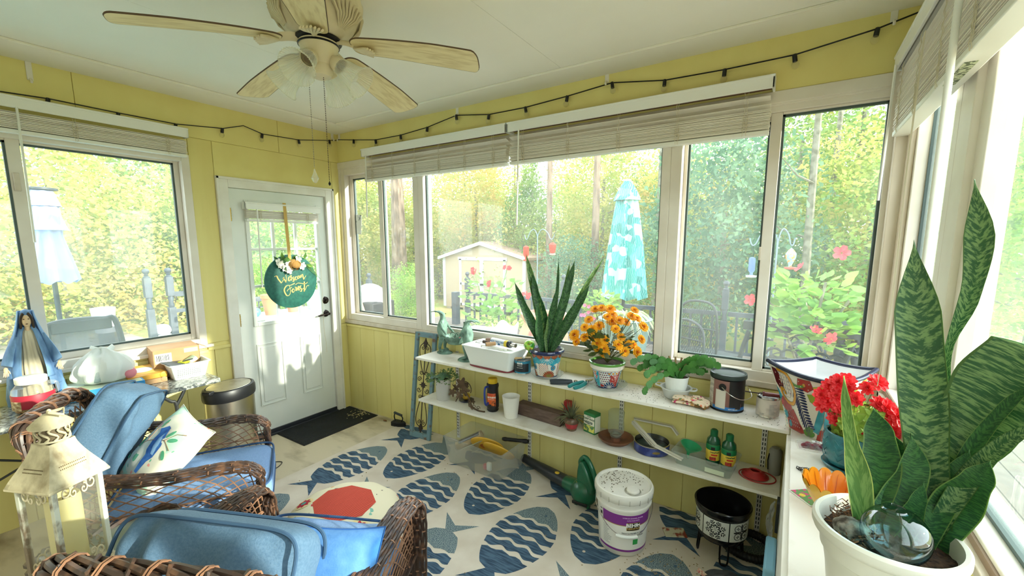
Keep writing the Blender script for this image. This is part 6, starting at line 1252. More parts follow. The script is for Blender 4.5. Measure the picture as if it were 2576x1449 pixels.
# mum pot
saucer('clear plastic saucer under the green-rimmed painted pot', (2.755, -.15, ZT), .125)
t = T('painted_pot', 'green-rimmed painted pot with a cobalt fan shell, holding the golden mums', 'flower pot', (2.755, -.15, ZT+.005), -1.0)
O('pot', MB().lathe([(0, 0), (.062, 0), (.064, .004), (.093, .115), (.104, .121), (.106, .145)], n=48), GW, t); O('rim', MB().lathe([(.105, .143), (.110, .147), (.110, .158), (.103, .160), (.097, .155), (.093, .13)], n=48), GG, t); O('foot', MB().lathe([(.0645, 0), (.0655, .006), (.065, .010)], n=40), GC, t)
f = pot_surface(.0635, .0925, .115); D_ = Deco(f, .078); r8 = .078
for k in range(4):
    x0 = k*r8*PI/2
    D_.poly([(x0-.06, .01), (x0-.06, .112), (x0+.06, .112), (x0+.06, .01)], GR_ if k % 2 == 0 else GT, 0)
    D_.poly([(x0-.058, .03), (x0-.056, .11), (x0-.012, .11), (x0+.004, .07), (x0-.02, .02)], GW, 1, GT)
    for i in range(5):
        for j in range(6): D_.dot(x0-.052+i*.0115+(j % 2)*.005, .034+j*.014, .0042, GR_, 2, GT)
    for i in range(3): D_.dot(x0-.004+i*.02, .100, .012, GW, 2, GT); D_.dot(x0-.004+i*.02, .100, .006, GO, 3, GR_)
    D_.fan(x0+.03, .075, -1.0, 2.2, 4, .022, .012, GRK, 2, GW); [D_.dot(x0+.03+rnd.uniform(-.02, .02), .06+rnd.uniform(-.02, .02), .002, GW, 3) for _ in range(8)]
    D_.fan(x0, .006, .1, PI-.1, 7, .042, .015, GC, 3, GW); D_.dot(x0, .008, .006, GC, 4, GW)
D_.done(t); O('soil', MB().disc((0, 0, .146), .095), SOIL, t)
MUM = mat('mum_gold', 'FFC530', .6, c2='F7AC14', scale=30, transl=.15); MUMC = mat('mum_centre', 'B4560E', .7); MUML = mat('mum_leaf', '55632A', .6, c2='39491F', scale=18, transl=.2); TWIG = mat('twig', '4A4A24', .7)
t = T('mums', 'bunch of golden orange artificial mums in the green-rimmed pot', 'flowers', (2.755, -.15, ZT+.15))
def mum_mesh():
    b = MB(); q = random.Random(4)
    for ring, (n, l, el) in enumerate([(16, .034, .15), (16, .032, .5), (13, .027, .85), (10, .020, 1.15), (6, .012, 1.4)]):
        for k in range(n):
            a = 2*PI*(k+.5*(ring % 2))/n+q.uniform(-.1, .1); ca, sa = math.cos(a), math.sin(a); ce, se_ = math.cos(el), math.sin(el); sd = Vector((-sa, ca, 0))*.006
            p = lambda u, h=0: Vector((ca*ce*l*u, sa*ce*l*u, se_*l*u+h))
            b.add([p(.1), p(.6, .002)-sd, p(.6, .002)+sd, p(1, .0)-sd*.5, p(1, .0)+sd*.5], [(0, 1, 2), (1, 3, 4, 2)])
    return b.mesh('flower_head', MUM)
mm_ = mum_mesh(); mc_ = MB().sph((0, 0, .012), .007, 10, 6).mesh('flower_centre', MUMC)
F_ = [(-.205, .115), (-.19, .07), (-.145, .10), (-.15, .165), (-.12, .205), (-.105, .145), (-.085, .27), (-.05, .275), (-.055, .165), (-.015, .225), (.0, .27), (.02, .235), (.03, .155), (.06, .20), (-.07, .065), (-.03, .09), (-.06, .03), (-.03, .035), (-.085, .105), (.10, .19), (.145, .265), (.13, .225), (.165, .215), (.19, .17), (.075, .10), (.12, .055), (.19, .09), (.155, .05), (.165, .015), (.09, .02), (.02, .19), (-.02, .005), (.05, .06)]
sb = MB()
for i, (x, z) in enumerate(F_):
    dd = rnd.uniform(-.02, .10); p = Xr*x+VD*dd+Vector((0, 0, z+.06)); d = (p-Vector((0, 0, .02))+VD*.16).normalized(); o = bpy.data.objects.new('flower_head', mm_); col.objects.link(o); o.parent = t; o.location = p; o.rotation_euler = d.to_track_quat('Z', 'Y').to_euler(); o.scale = [rnd.uniform(.85, 1.15)]*3
    c = bpy.data.objects.new('flower_centre', mc_); col.objects.link(c); c.parent = o; sb.tube(spline([(0, 0, 0), p*.4+Vector((0, 0, .02)), p-d*.006], 3), .0016, 4)
O('stems', sb, TWIG, t, kind='stuff')
O('leaves', leafspray(90, .12, .14, .07, 21, .55), MUML, t, kind='stuff', loc=(0, 0, .05))
# christmas cactus
t = T('serving_bowl', 'translucent white plastic bowl under the cactus pot', 'bowl', (3.16, -.125, ZT)); O('bowl', MB().lathe([(0, .002), (.055, .002), (.062, .008), (.078, .055), (.082, .062), (.088, .063), (.086, .066), (.077, .064), (.06, .012), (0, .006)], n=48), mat('milky_plastic', 'DEE0DC', .3, transl=.4), t)
for s in (-1, 1): O('bowl_handle', MB().tube(spline([(s*.08, -.03, .063), (s*.108, -.02, .065), (s*.108, .02, .065), (s*.08, .03, .063)], 4), .005, 6, flat=.5), mat('milky_plastic', 'DEE0DC', .3), t)
t = T('cactus_pot', 'ribbed white pot of Christmas cactus set in the translucent bowl', 'flower pot', (3.16, -.125, ZT+.008))
O('pot', MB().grid(lambda u, v: (lambda r: (r*math.cos(2*PI*u), r*math.sin(2*PI*u), .125*v))((.048+.018*v)*(1+(.008*math.cos(60*2*PI*u) if v < .9 else .03))), 240, 6, True), WP, t); O('soil', MB().disc((0, 0, .112), .064), SOIL, t)
CAC = mat('cactus_green', '4F8A3A', .45, c2='3A6E30', scale=20, transl=.15); t = T('christmas_cactus', 'arching green Christmas cactus with flat jointed stems', 'plant', (3.16, -.125, ZT+.12)); t.scale = (1.25, 1.25, 1.45); q = random.Random(5); b = MB()
for k in range(24):
    x = [-1, 1][k % 2]; a0 = q.uniform(-.9, .9); sx_dir = Xr*x*q.uniform(.5, 1.1)+VD*q.uniform(-.5, .6); sx_dir.z = 0; p = Vector((q.uniform(-.02, .02), q.uniform(-.02, .02), 0)); d = (sx_dir*q.uniform(.5, 1)+Vector((0, 0, q.uniform(.6, 1.5)))).normalized(); L = .036
    for j in range(q.randint(4, 7)):
        sd = d.cross(VD+Vector((q.uniform(-.5, .5), q.uniform(-.5, .5), 0))).normalized(); w_ = .014
        pts = [(0, .25), (.2, .8), (.35, .7), (.5, 1.0), (.65, .85), (.82, .9), (1, .3)]; vs = [p+d*L*u-sd*w_*v for u, v in pts]+[p+d*L*u+sd*w_*v for u, v in pts]; nn = d.cross(sd)*.0018; m_ = len(pts)
        V = [v+nn for v in vs]+[v-nn for v in vs]; fs = [(i, i+1, m_+i+1, m_+i) for i in range(m_-1)]+[(2*m_+i+1, 2*m_+i, 3*m_+i, 3*m_+i+1) for i in range(m_-1)]; b.add(V, fs)
        p = p+d*L*.95; d = (d+sx_dir*.20+Vector((0, 0, -.30))+Vector((q.uniform(-.15, .15), q.uniform(-.15, .15), q.uniform(-.1, .1)))).normalized()
O('jointed_stems', b, CAC, t, kind='stuff')
for k in range(4): O('woody_stem', MB().tube(spline([(0, 0, -.01), (-.02+.015*k, .0, .03), (-.04+.028*k, .01, .08)], 4), .005, 6), mat('woody', '8A7350', .8), t)
# gloves
GLV = printmat('floral_glove', 'E2CDB4', [('B98A54', 32, .42), ('B83A66', 36, .36), ('E07A5A', 44, .32), ('66804A', 50, .30)]); GLT = mat('glove_tan', 'A87838', .8, c2='5E4524', scale=30)
t = T('garden_gloves', 'pair of floral gardening gloves with tan fingers lying beside the big paint can', 'gloves', (3.27, -.20, ZT+.001), -.12)
for dz, m, a in ((0, GLT, .06), (.018, GLV, -.05)):
    b = MB(); b.grid(lambda u, v: (-.10+.12*v, (.045-.008*v)*math.cos(2*PI*u)*1.0, .012+dz+.010*math.sin(2*PI*u)*(1+.3*math.sin(9*v))), 20, 10, True)
    O('glove_body', b, GLV, t, rot=(0, 0, a))
    for k in range(4): O('glove_finger', MB().tube(spline([(.015, -.03+k*.02, .012+dz), (.05, -.036+k*.024, .014+dz*.8), (.085-.008*abs(k-1.5), -.04+k*.026, .010+dz*.5)], 4), [.010]*8+[.006], 8, flat=.8), m, t, rot=(0, 0, a))
    O('glove_thumb', MB().tube([(-.02, .04, .012+dz), (.01, .06, .012+dz), (.035, .062, .010+dz)], [.011, .010, .007], 8), m, t, rot=(0, 0, a))
# big paint can
t = can('paint_can', 'gallon paint can with black lid and drips over a brown label', (3.425, -.135, ZT), .084, .19, BLACK, rz=0, rim=BLACK)
O('lid', MB().lathe([(.089, .176), (.090, .186), (.088, .198), (.080, .200), (.076, .193), (.03, .190), (0, .190)], n=48), mat('lid_black', '2C3836', .35), t)
LB = mat('label_brown', '8C6259', .5, c2='7A5048', scale=5)
wl_ = lambda n, a0, a1, z0, z1, m, off=.0008: O(n, MB().lathe([(.0842+off-.0003, z0), (.0842+off, z0+.001), (.0842+off, z1-.001), (.0842+off-.0003, z1)], n=24, a0=a0, a1=a1), m, t)
wl_('label', -3.6, -.55, .012, .168, LB); wl_('label_side', -3.5, -2.35, .012, .168, mat('label_grey', 'C9C2B6', .5, c2='A8A094', scale=60, stretch=(.2, .2, 1), lo=.5, hi=.6), .0012); wl_('blank_panel', -2.15, -1.55, .02, .118, mat('label_blank', 'CFC8BC', .6), .0016); wl_('blue_band', -2.35, -.2, .012, .030, mat('label_blue', '2C6FB4', .5), .0012)
DR = mat('paint_drip', '1A1618', .3)
b = MB()
for a, z0, w_ in [(-1.15, .03, .03), (-.95, .06, .022), (-.8, .02, .03), (-1.3, .10, .012), (-.6, .05, .03)]: b.lathe([(.0862, z0), (.0866, z0+.002), (.0866, .17)], n=8, a0=a-w_/.084/2, a1=a+w_/.084/2)
O('drip', b, DR, t, kind='stuff'); wtext('lettering', 'SEMI-GLOSS', .009, WPR, t, .0860, .020, -1.1)
O('ear', MB().at(TR(.087*math.cos(-1.75), .087*math.sin(-1.75), .135) @ Matrix.Rotation(-1.75, 4, 'Z') @ Matrix.Rotation(PI/2, 4, 'Y')).lathe([(0, .004), (.018, .003), (.019, 0)], n=18), BLACK, t)
O('bail', MB().tube(spline([(-.018, -.089, .135), (.03, -.108, .105), (.08, -.085, .085), (.115, -.02, .088), (.10, .03, .11), (.085, .02, .135)], 5), .002, 6), STEEL, t)
# small can with screwdriver
t = can('paint_can', 'small pint paint can with stained pale label, right of the gallon can', (3.615, -.135, ZT), .052, .105, STEEL)
O('label', MB().lathe([(.0522, .008), (.0526, .009), (.0526, .094), (.0522, .095)], n=40), mat('label_stained', 'D6CDC2', .5, c2='A79C90', scale=18, detail=6, lo=.45, hi=.7), t)
b = MB(); [b.lathe([(.0528, .07-k*.006), (.0529, .072-k*.006)], n=6, a0=-1.4, a1=-1.4+rnd.uniform(.4, .8)) for k in range(9)]; O('fine_print', b, GPR, t, kind='stuff'); wtext('lettering', '1.07', .012, GPR, t, .0530, .018, -2.0)
O('dried_paint', MB().disc((0, 0, .094), .044), mat('dried_paint', 'B8C2BC', .4, c2='4A4038', scale=60), t)
t = T('screwdriver', 'red-handled screwdriver resting across the small paint can', 'screwdriver', (3.60, -.145, ZT+.113), .12); O('handle', hcyl(MB(), -.005, .075, .011, n=8), mat('driver_red', '6E2A2A', .35), t); O('collar', hcyl(MB(), -.012, -.003, .013), mat('driver_red', '6E2A2A', .35), t); O('shaft', hcyl(MB(), -.10, -.012, .003, n=8), mat('rust', '3A2E28', .6, .5), t); O('tip', MB().box(-.115, -.10, -.004, .004, -.001, .001), mat('rust', '3A2E28', .6, .5), t)
b = MB()
for _ in range(150): x = rnd.choice([rnd.gauss(3.05, .1), rnd.gauss(3.6, .08), rnd.gauss(2.9, .2)]); y = rnd.uniform(-.29, -.03); b.box(x, x+rnd.uniform(.002, .008), y, y+.0015, ZT, ZT+.0012, rnd.uniform(0, 3))
o = O('leaf_litter', b, mat('litter_dark', '4C3A28', .9)); tag(o, 'tiny dark dried leaf crumbs scattered on the upper shelf', 'debris', kind='stuff')
# ================= LOWER SHELF =================
t = T('faux_succulent', 'grey cylindrical pot of artificial round-leaved greenery at the left end of the lower shelf', 'potted plant', (1.43, -.185, ZL)); O('pot', MB().lathe([(0, 0), (.052, 0), (.055, .004), (.061, .17), (.055, .17), (.05, .15)], n=36), mat('grey_ceramic', 'C4C2BC', .5), t); O('soil', MB().disc((0, 0, .155), .053), SOIL, t)
FL = mat('faux_leaf', '6E8F74', .5, c2='54785E', scale=12); b = MB()
for k in range(13): a = k*2.4; r = .012+.0035*k; c = Vector((r*1.2*math.cos(a), r*1.2*math.sin(a), .205-.002*k)); n_v = Vector((math.cos(a)*.5, math.sin(a)*.5, 1)).normalized(); M = Matrix.Translation(c) @ n_v.to_track_quat('Z', 'Y').to_matrix().to_4x4(); b.at(M); b.lathe([(0, 0), (.018, .002), (.026, .0), (.019, -.003), (0, -.004)], n=12, sy=.85)
O('round_leaves', b, FL, t, kind='stuff'); O('sprigs', leafspray(220, .12, .06, .022, 31, .8), mat('faux_sprig', '5E7F4C', .5, c2='7E9A62', scale=30), t, kind='stuff', loc=(0, 0, .15))
IR2 = mat('brown_iron', '4A3B2E', .55, .5, c2='6A5540', scale=20)
t = T('grape_leaf_holder', 'dark iron grape-leaf candle holder with curling vine on the lower shelf', 'ornament', (1.63, -.19, ZL)); b = MB()
b.tube(spline([(-.07, 0, .005), (-.05, .02, .06), (-.02, .02, .11), (.0, .01, .16)], 5), .004, 6); b.tube(spline([(-.02, .0, .10), (.04, -.02, .11), (.09, -.03, .07), (.12, -.04, .02), (.19, -.05, .006), (.24, -.04, .006)], 5), .006, 6); b.tube(spline([(0, 0, .09), (.06, -.01, .085), (.10, -.05, .04), (.15, -.07, .012)], 5), .004, 6)
b.tube(arc((.03, 0, .13), .055, -.5, 4.2, 14), .0035, 6); b.tube(arc((-.03, .01, .09), .045, .5, 5.2, 14), .003, 6); [b.tube(spiral((.10+.04*k, -.04, .02), .018, 0, 1.1, 12), .0022, 5) for k in range(3)]; O('vine', b, IR2, t, kind='stuff')
for x, z, s in [(.005, .165, .04), (-.055, .12, .032), (.03, .12, .036), (-.02, .07, .03), (-.09, .08, .028), (.05, .16, .02), (.11, .05, .02)]:
    P = [(s*(1+.35*math.cos(5*a))*math.cos(a), s*(1+.35*math.cos(5*a))*math.sin(a)) for a in [2*PI*i/30 for i in range(30)]]; O('iron_leaf', MB().at(TR(x, -.012, z, rx=PI/2+rnd.uniform(-.4, .4), rz=rnd.uniform(-.4, .4))).prism(P, -.001, .001), IR2, t)
t = T('painted_dish', 'small blue and yellow painted ceramic dish behind the iron vine', 'dish', (1.605, -.115, ZL)); O('dish', MB().lathe([(0, 0), (.05, .0), (.058, .006), (.055, .010), (0, .008)], n=30), COBALT, t); O('knob', MB().sph((0, 0, .035), .032, 16, 10, sz=.85), mat('dish_yellow', 'D9B23C', .3, c2='B58A2C', scale=20), t)
BLK = mat('bottle_black', '26262A', .3); t = T('granule_bottle', 'black shaker bottle with yellow cap, blue handle and orange label', 'bottle', (1.895, -.165, ZL), -.95)
O('bottle', MB().lathe([(0, 0), (.038, .0), (.044, .012), (.04, .016), (.046, .035), (.046, .09), (.042, .15), (.042, .175), (.046, .19), (.044, .205), (.030, .215)], n=36), BLK, t); O('cap', MB().lathe([(.034, .208), (.036, .212), (.034, .245), (.030, .248), (.022, .243), (0, .243)], n=36), mat('cap_yellow', 'DDB62A', .4), t)
O('handle', MB().tube(spline([(-.02, -.035, .19), (-.03, -.075, .195), (-.032, -.088, .16), (-.03, -.085, .09), (-.025, -.072, .065), (-.02, -.04, .07)], 5), .008, 8), mat('handle_blue', '2A3F8C', .4), t)
t.rotation_euler.z = 0.3
O('label', MB().lathe([(.0468, .045), (.0472, .047), (.0455, .14), (.0445, .142)], n=20, a0=-2.3, a1=-.75), mat('label_orange', 'D9622A', .4, c2='8C2A1A', scale=16, lo=.45, hi=.65), t); O('label_foot', MB().lathe([(.0472, .03), (.0476, .031), (.0476, .06), (.0472, .061)], n=16, a0=-2.2, a1=-.85), BLK, t); O('ant_picture', MB().lathe([(.0476, .05), (.048, .052), (.047, .085), (.0465, .087)], n=10, a0=-1.45, a1=-.85), mat('ant_orange', 'E0702C', .5, c2='3A1A10', scale=70), t)
wtext('lettering', 'ORTHO', .011, mat('print_red', 'C8302A', .5), t, .0458, .132, -1.55, bold=.0005); wtext('lettering', 'ORTHENE', .0155, WPR, t, .0464, .112, -1.52, bold=.0006); wtext('lettering', 'FIRE ANT KILLER', .006, WPR, t, .047, .098, -1.52)
t = T('white_cup', 'plain white tapered cup pot with dirt streaks on the lower shelf', 'flower pot', (2.075, -.195, ZL)); O('cup', MB().lathe([(0, 0), (.043, 0), (.046, .003), (.062, .152), (.064, .156), (.061, .157), (.058, .150), (.042, .02), (0, .01)], n=48), mat('cup_white', 'E9E6DC', .45), t); O('dried_residue', MB().disc((0, 0, .06), .046), mat('cup_stain', '2A2622', .9, c2='D8D4C8', scale=30, lo=.45, hi=.5), t)
b = MB().at(TR(0, 0, 0)); b.box(-.185, .185, -.04, .04, 0, .085); o = O('wood_block', b, mat('old_wood', '6F5A50', .8, c2='57453E', scale=14, stretch=(1, 6, 6), bump=.3), loc=(2.265, -.105, ZL), rot=(0, 0, -.10), bevel=.003); tag(o, 'weathered brown wooden beam lying behind the white cup', 'wood block')
tag(O('red_box', MB().box(-.025, .025, -.02, .02, 0, .15), mat('red_plastic', 'A62A28', .4), loc=(2.445, -.045, ZL), bevel=.006), 'upright red plastic box behind the spiky plant', 'box')
t = T('spiky_plant', 'dark spiky grass-like plant in a small glazed red pot', 'potted plant', (2.525, -.155, ZL)); O('pot', MB().lathe([(0, 0), (.028, 0), (.032, .004), (.045, .05), (.046, .065), (.038, .08), (.04, .088), (.034, .088), (.034, .07)], n=36), mat('pot_red', 'A83238', .3), t)
O('glazed_collar', MB().lathe([(.0468, .052), (.0472, .065), (.0390, .080), (.041, .089), (.040, .09)], n=36), mat('pot_darkglaze', '4A3A34', .3, c2='7A6048', scale=30), t); O('glazed_foot', MB().lathe([(.0285, 0), (.0325, .003), (.0365, .018)], n=30), mat('pot_darkglaze', '4A3A34', .3), t); b = MB(); q = random.Random(9)
for k in range(60): a = q.uniform(0, 6.28); l = q.uniform(.09, .15); e = q.uniform(.3, 1.5); b.tube([(l*u*math.cos(a)*math.cos(e), l*u*math.sin(a)*math.cos(e), .08+l*u*math.sin(e)-.10*u*u*math.cos(e)**2) for u in (0, .35, .7, 1)], [.0035, .004, .0028, .0005], 4, flat=.4)
O('spiky_leaves', b, mat('spiky_green', '4B5440', .6, c2='6A6A48', scale=20), t, kind='stuff')
t = T('plant_food_box', 'green and white plant food carton on the lower shelf', 'box', (2.65, -.11, ZL), -.30); O('carton', MB().box(-.045, .045, -.03, .03, 0, .135), mat('box_green', '2F7A44', .5), t, bevel=.001); O('front_panel', MB().box(-.043, .043, -.0312, -.0302, .055, .115), mat('box_cream', 'E4E2D0', .5), t); O('side_panel', MB().box(.0452, .046, -.027, .027, .01, .115), mat('box_cream', 'DDDCCB', .5, c2='A8AA98', scale=70, stretch=(1, .3, 1), lo=.5, hi=.56), t); O('picture', MB().box(-.043, .043, -.0312, -.0302, .01, .052), mat('box_picture', '5F8A5A', .5, c2='DDD96A', scale=40, lo=.5, hi=.56), t)
Mf = Matrix.Translation((0, -.0314, 0)) @ Matrix(((1, 0, 0, 0), (0, 0, -1, 0), (0, 1, 0, 0), (0, 0, 0, 1)))
text('lettering', 'PLANT FOOD', .0155, mat('print_dkgreen', '1E4A34', .5), t, Mf @ Matrix.Translation((0, .094, 0)), bold=.0005); text('lettering', 'EXPERT', .010, mat('print_dkgreen', '1E4A34', .5), t, Mf @ Matrix.Translation((0, .109, 0))); O('label_bar', MB().box(-.028, .028, -.0316, -.0312, .064, .078), mat('print_dkgreen', '1E4A34', .5), t); text('lettering', 'ALL PURPOSE', .0075, WPR, t, Mf @ Matrix.Translation((0, .071, .0004)))
t = T('jar_waterer', 'upturned glass jar on a rusty round bird-feeding dish', 'bird waterer', (2.83, -.165, ZL)); RU = mat('rusty_dish', '6E4E40', .6, .3, c2='8A5A40', scale=14, bump=.2); O('dish', MB().lathe([(0, 0), (.07, 0), (.085, .01), (.108, .035), (.104, .036), (.08, .016), (.03, .012), (.028, .035), (0, .036)], n=48), RU, t)
JG = glassy('jar_glass', (.86, .9, .86), .18, (.7, .74, .66), .08); O('jar', MB().lathe([(.030, .034), (.036, .05), (.048, .07), (.05, .10), (.047, .15), (.05, .195), (.044, .203), (.0, .205)], n=36), JG, t); O('jar_ring', MB().lathe([(.031, .036), (.034, .04), (.034, .052), (.031, .055)], n=30), mat('zinc', '9A9688', .5, .6), t)
t = T('round_tin', 'round tin with blue night-scene side and open top', 'tin', (3.045, -.15, ZL)); O('tin', MB().lathe([(0, .002), (.098, .002), (.1, 0), (.1, .055), (.102, .058), (.098, .06), (.097, .02), (0, .006)], n=56), STEEL, t); O('printed_side', MB().lathe([(.1006, .004), (.101, .005), (.101, .051), (.1006, .052)], n=56), mat('tin_blue', '25306E', .3, c2='5A6AA8', scale=20, detail=6, lo=.45, hi=.75), t); O('contents', MB().disc((0, 0, .03), .095), mat('tin_inside', '2E4A4C', .4, c2='1A2226', scale=14), t); O('oval_badge', MB().at(Matrix.Rotation(-1.05, 4, 'Z') @ TR(.1012, 0, .028, ry=PI/2)).lathe([(0, .0006), (.012, .0004), (.014, 0)], n=20, sx=.55, sy=1.6), mat('tin_gold', '8A7440', .4, .5), t)
BRK = mat('bracket_cream', 'DDD8C8', .45)
for i, (P, lab) in enumerate([([(2.915, -.10, .545), (3.06, -.20, .482), (3.14, -.235, .485)], 'bent cream metal bracket resting across the blue tin'), ([(2.92, -.115, .56), (3.09, -.24, .50), (3.245, -.275, .475)], 'longer cream metal bracket leaning onto the clear bin edge'), ([(2.90, -.03, .545), (3.13, -.025, .545), (3.17, -.028, .50)], 'cream metal bracket lying against the wall behind the tin')]):
    b = MB(); P = [Vector(p) for p in P]
    for a, c in zip(P[:-1], P[1:]): d = c-a; L = d.length; M = Matrix.Translation(a) @ d.to_track_quat('X', 'Z').to_matrix().to_4x4(); b.at(M); b.box(0, L, -.011, .011, -.0015, .0015); b.box(0, L, -.011, -.008, -.010, .0015)
    o = O('shelf_bracket', b, BRK); tag(o, lab, 'bracket')
FR = glassy('frosted_plastic', (.92, .95, .94), .24, (.86, .9, .88), .2)
t = T('clear_bin', 'shallow frosted clear bin with paper label holding the two green bottles', 'storage bin', (3.345, -.165, ZL), -.10); O('bin', bin_mb(.31, .20, .075, .015, .015, .003, .006), FR, t); O('paper_label', MB().box(.02, .115, -.0945, -.0935, .010, .035), mat('label_pale', 'C9D2B8', .6), t)
t = T('green_funnel', 'green plastic funnel tilted in the clear bin', 'funnel', (3.25, -.15, ZL+.035), 0); b = MB().at(TR(0, 0, .0, ry=.25)); b.lathe([(.008, 0), (.012, .01), (.05, .045), (.056, .052), (.058, .055), (.055, .055), (.046, .045), (.008, .012)], n=32); O('cone', b, mat('funnel_green', '2FA06A', .35), t); O('spout', MB().cyl((0, 0, -.028), (0, 0, .006), .006, .008, 12), mat('funnel_green', '2FA06A', .35), t)
for x, lab in ((3.375, 'green plant-food bottle with yellow label, the left of the pair'), (3.455, 'green plant-food bottle with yellow label, the right of the pair')):
    t = T('green_bottle', lab, 'bottle', (x, -.13-(.02 if x > 3.4 else 0), ZL+.004), 0, 'green bottles in the clear bin'); O('bottle', MB().lathe([(0, 0), (.034, 0), (.036, .006), (.036, .125), (.033, .145), (.018, .162), (.017, .166)], n=36), mat('bottle_green', '145234', .25, coat=.4), t); O('cap', MB().lathe([(.018, .160), (.0195, .163), (.0195, .192), (.014, .198), (0, .198)], n=24), mat('cap_green', '1E6A42', .35), t)
    O('label', MB().lathe([(.0363, .03), (.0367, .031), (.0367, .118), (.0363, .119)], n=30, a0=-3.0, a1=.2), mat('label_feed', 'E6C448', .45), t); O('label_top', MB().lathe([(.0368, .088), (.0371, .089), (.0371, .118), (.0368, .119)], n=30, a0=-3.0, a1=.2), mat('label_green', '1E7A4A', .45), t)
    wtext('lettering', 'LiquaFeed', .0115, mat('print_dkgreen', '1E4A34', .5), t, .0369, .078, -1.2, bold=.0004); O('badge', MB().lathe([(.0373, .090), (.0376, .092), (.0376, .106), (.0373, .108)], n=8, a0=-1.75, a1=-1.2), BPR, t); O('red_flash', MB().lathe([(.0369, .058), (.0371, .059), (.0371, .066), (.0369, .067)], n=10, a0=-1.7, a1=-.8), mat('flash_red', 'C8382C', .5), t); O('flower_picture', MB().lathe([(.0369, .031), (.0371, .032), (.0371, .05), (.0369, .051)], n=10, a0=-1.9, a1=-1.0), mat('flower_print', '9A2A24', .5, c2='C84A38', scale=90), t)
t = T('red_hose_coil', 'coil of thin red tubing on the lower shelf near the corner', 'hose', (3.585, -.15, ZL)); RH = mat('hose_red', 'B32A2C', .45)
b = MB(); [b.tube([((.060-.0055*k)*math.cos(a), (.060-.0055*k)*math.sin(a)*.85, .006+.004*k) for a in [2*PI*i/28 for i in range(28)]], .005, 6, True) for k in range(7)]; O('coil', b, RH, t, kind='stuff'); O('loose_loop', MB().tube([(.01+.085*math.cos(a), .07*math.sin(a), .004) for a in [2*PI*i/30 for i in range(30)]], .003, 6, True), RH, t)
t = T('grey_canister', 'grey plastic canister at the right end of the lower shelf', 'canister', (3.668, -.06, ZL)); O('body', MB().lathe([(0, 0), (.028, .0), (.03, .01), (.03, .13), (.02, .145), (0, .147)], n=24), mat('canister_grey', '8E8C84', .6), t); O('dark_strap', MB().tube([(-.029, -.012, .02), (-.033, -.012, .07), (-.028, -.012, .11)], .003, 5), BLACK, t)
# ================= RIGHT COUNTER =================
# big painted planter, corners of the rim
t = T('painted_planter', 'large square painted planter with cobalt rim and white inside in the window corner', 'planter', (3.822, -.225, ZT)); RM = [(-.222, -.03, .315), (-.02, .195, .305), (.20, .05, .315), (.018, -.245, .30)]
BS = [(-.122, -.01, 0), (-.012, .115, 0), (.115, .03, 0), (.01, -.13, 0)]
RM = [Vector(p) for p in RM]; BS = [Vector(p) for p in BS]
def side(k, off=0):
    a0, a1, b0, b1 = RM[k], RM[(k+1) % 4], BS[k], BS[(k+1) % 4]; ct_ = (sum(BS, Vector())/4)
    nn = ((b1-b0).cross(Vector((0, 0, 1)))).normalized(); nn = nn if nn.dot((b0+b1)/2-ct_) > 0 else -nn
    def f(u, v, o=0):
        w_ = v**1.5*.75+.25*v; lo = b0.lerp(b1, u); hi = a0.lerp(a1, u); p = lo.lerp(hi, w_); p.z = lo.z+(hi.z-lo.z)*v-.012*math.sin(PI*u)*v; return p+nn*(o+off+.012*math.sin(PI*u))
    return f
b = MB(); [b.grid(side(k), 10, 10) for k in range(4)]; b.add(BS, [(0, 1, 2, 3)]); O('planter_body', b, GW, t, ang=60)
b = MB(); [b.grid((lambda f: lambda u, v: f(1-u, v, -.012))(side(k)), 10, 10) for k in range(4)]; b.add([p+Vector((0, 0, .012)) for p in BS], [(3, 2, 1, 0)]); O('inside_glaze', b, mat('glaze_inside', 'E6E8EA', .12, coat=.6), t, ang=60)
P = []
for k in range(4): f_ = side(k); P += [f_(i/10, 1, -.004)+Vector((0, 0, .002)) for i in range(10)]
O('rim', MB().tube(P, .0100, 10, True), COBALT, t)
Lr = .37; Hr = .31
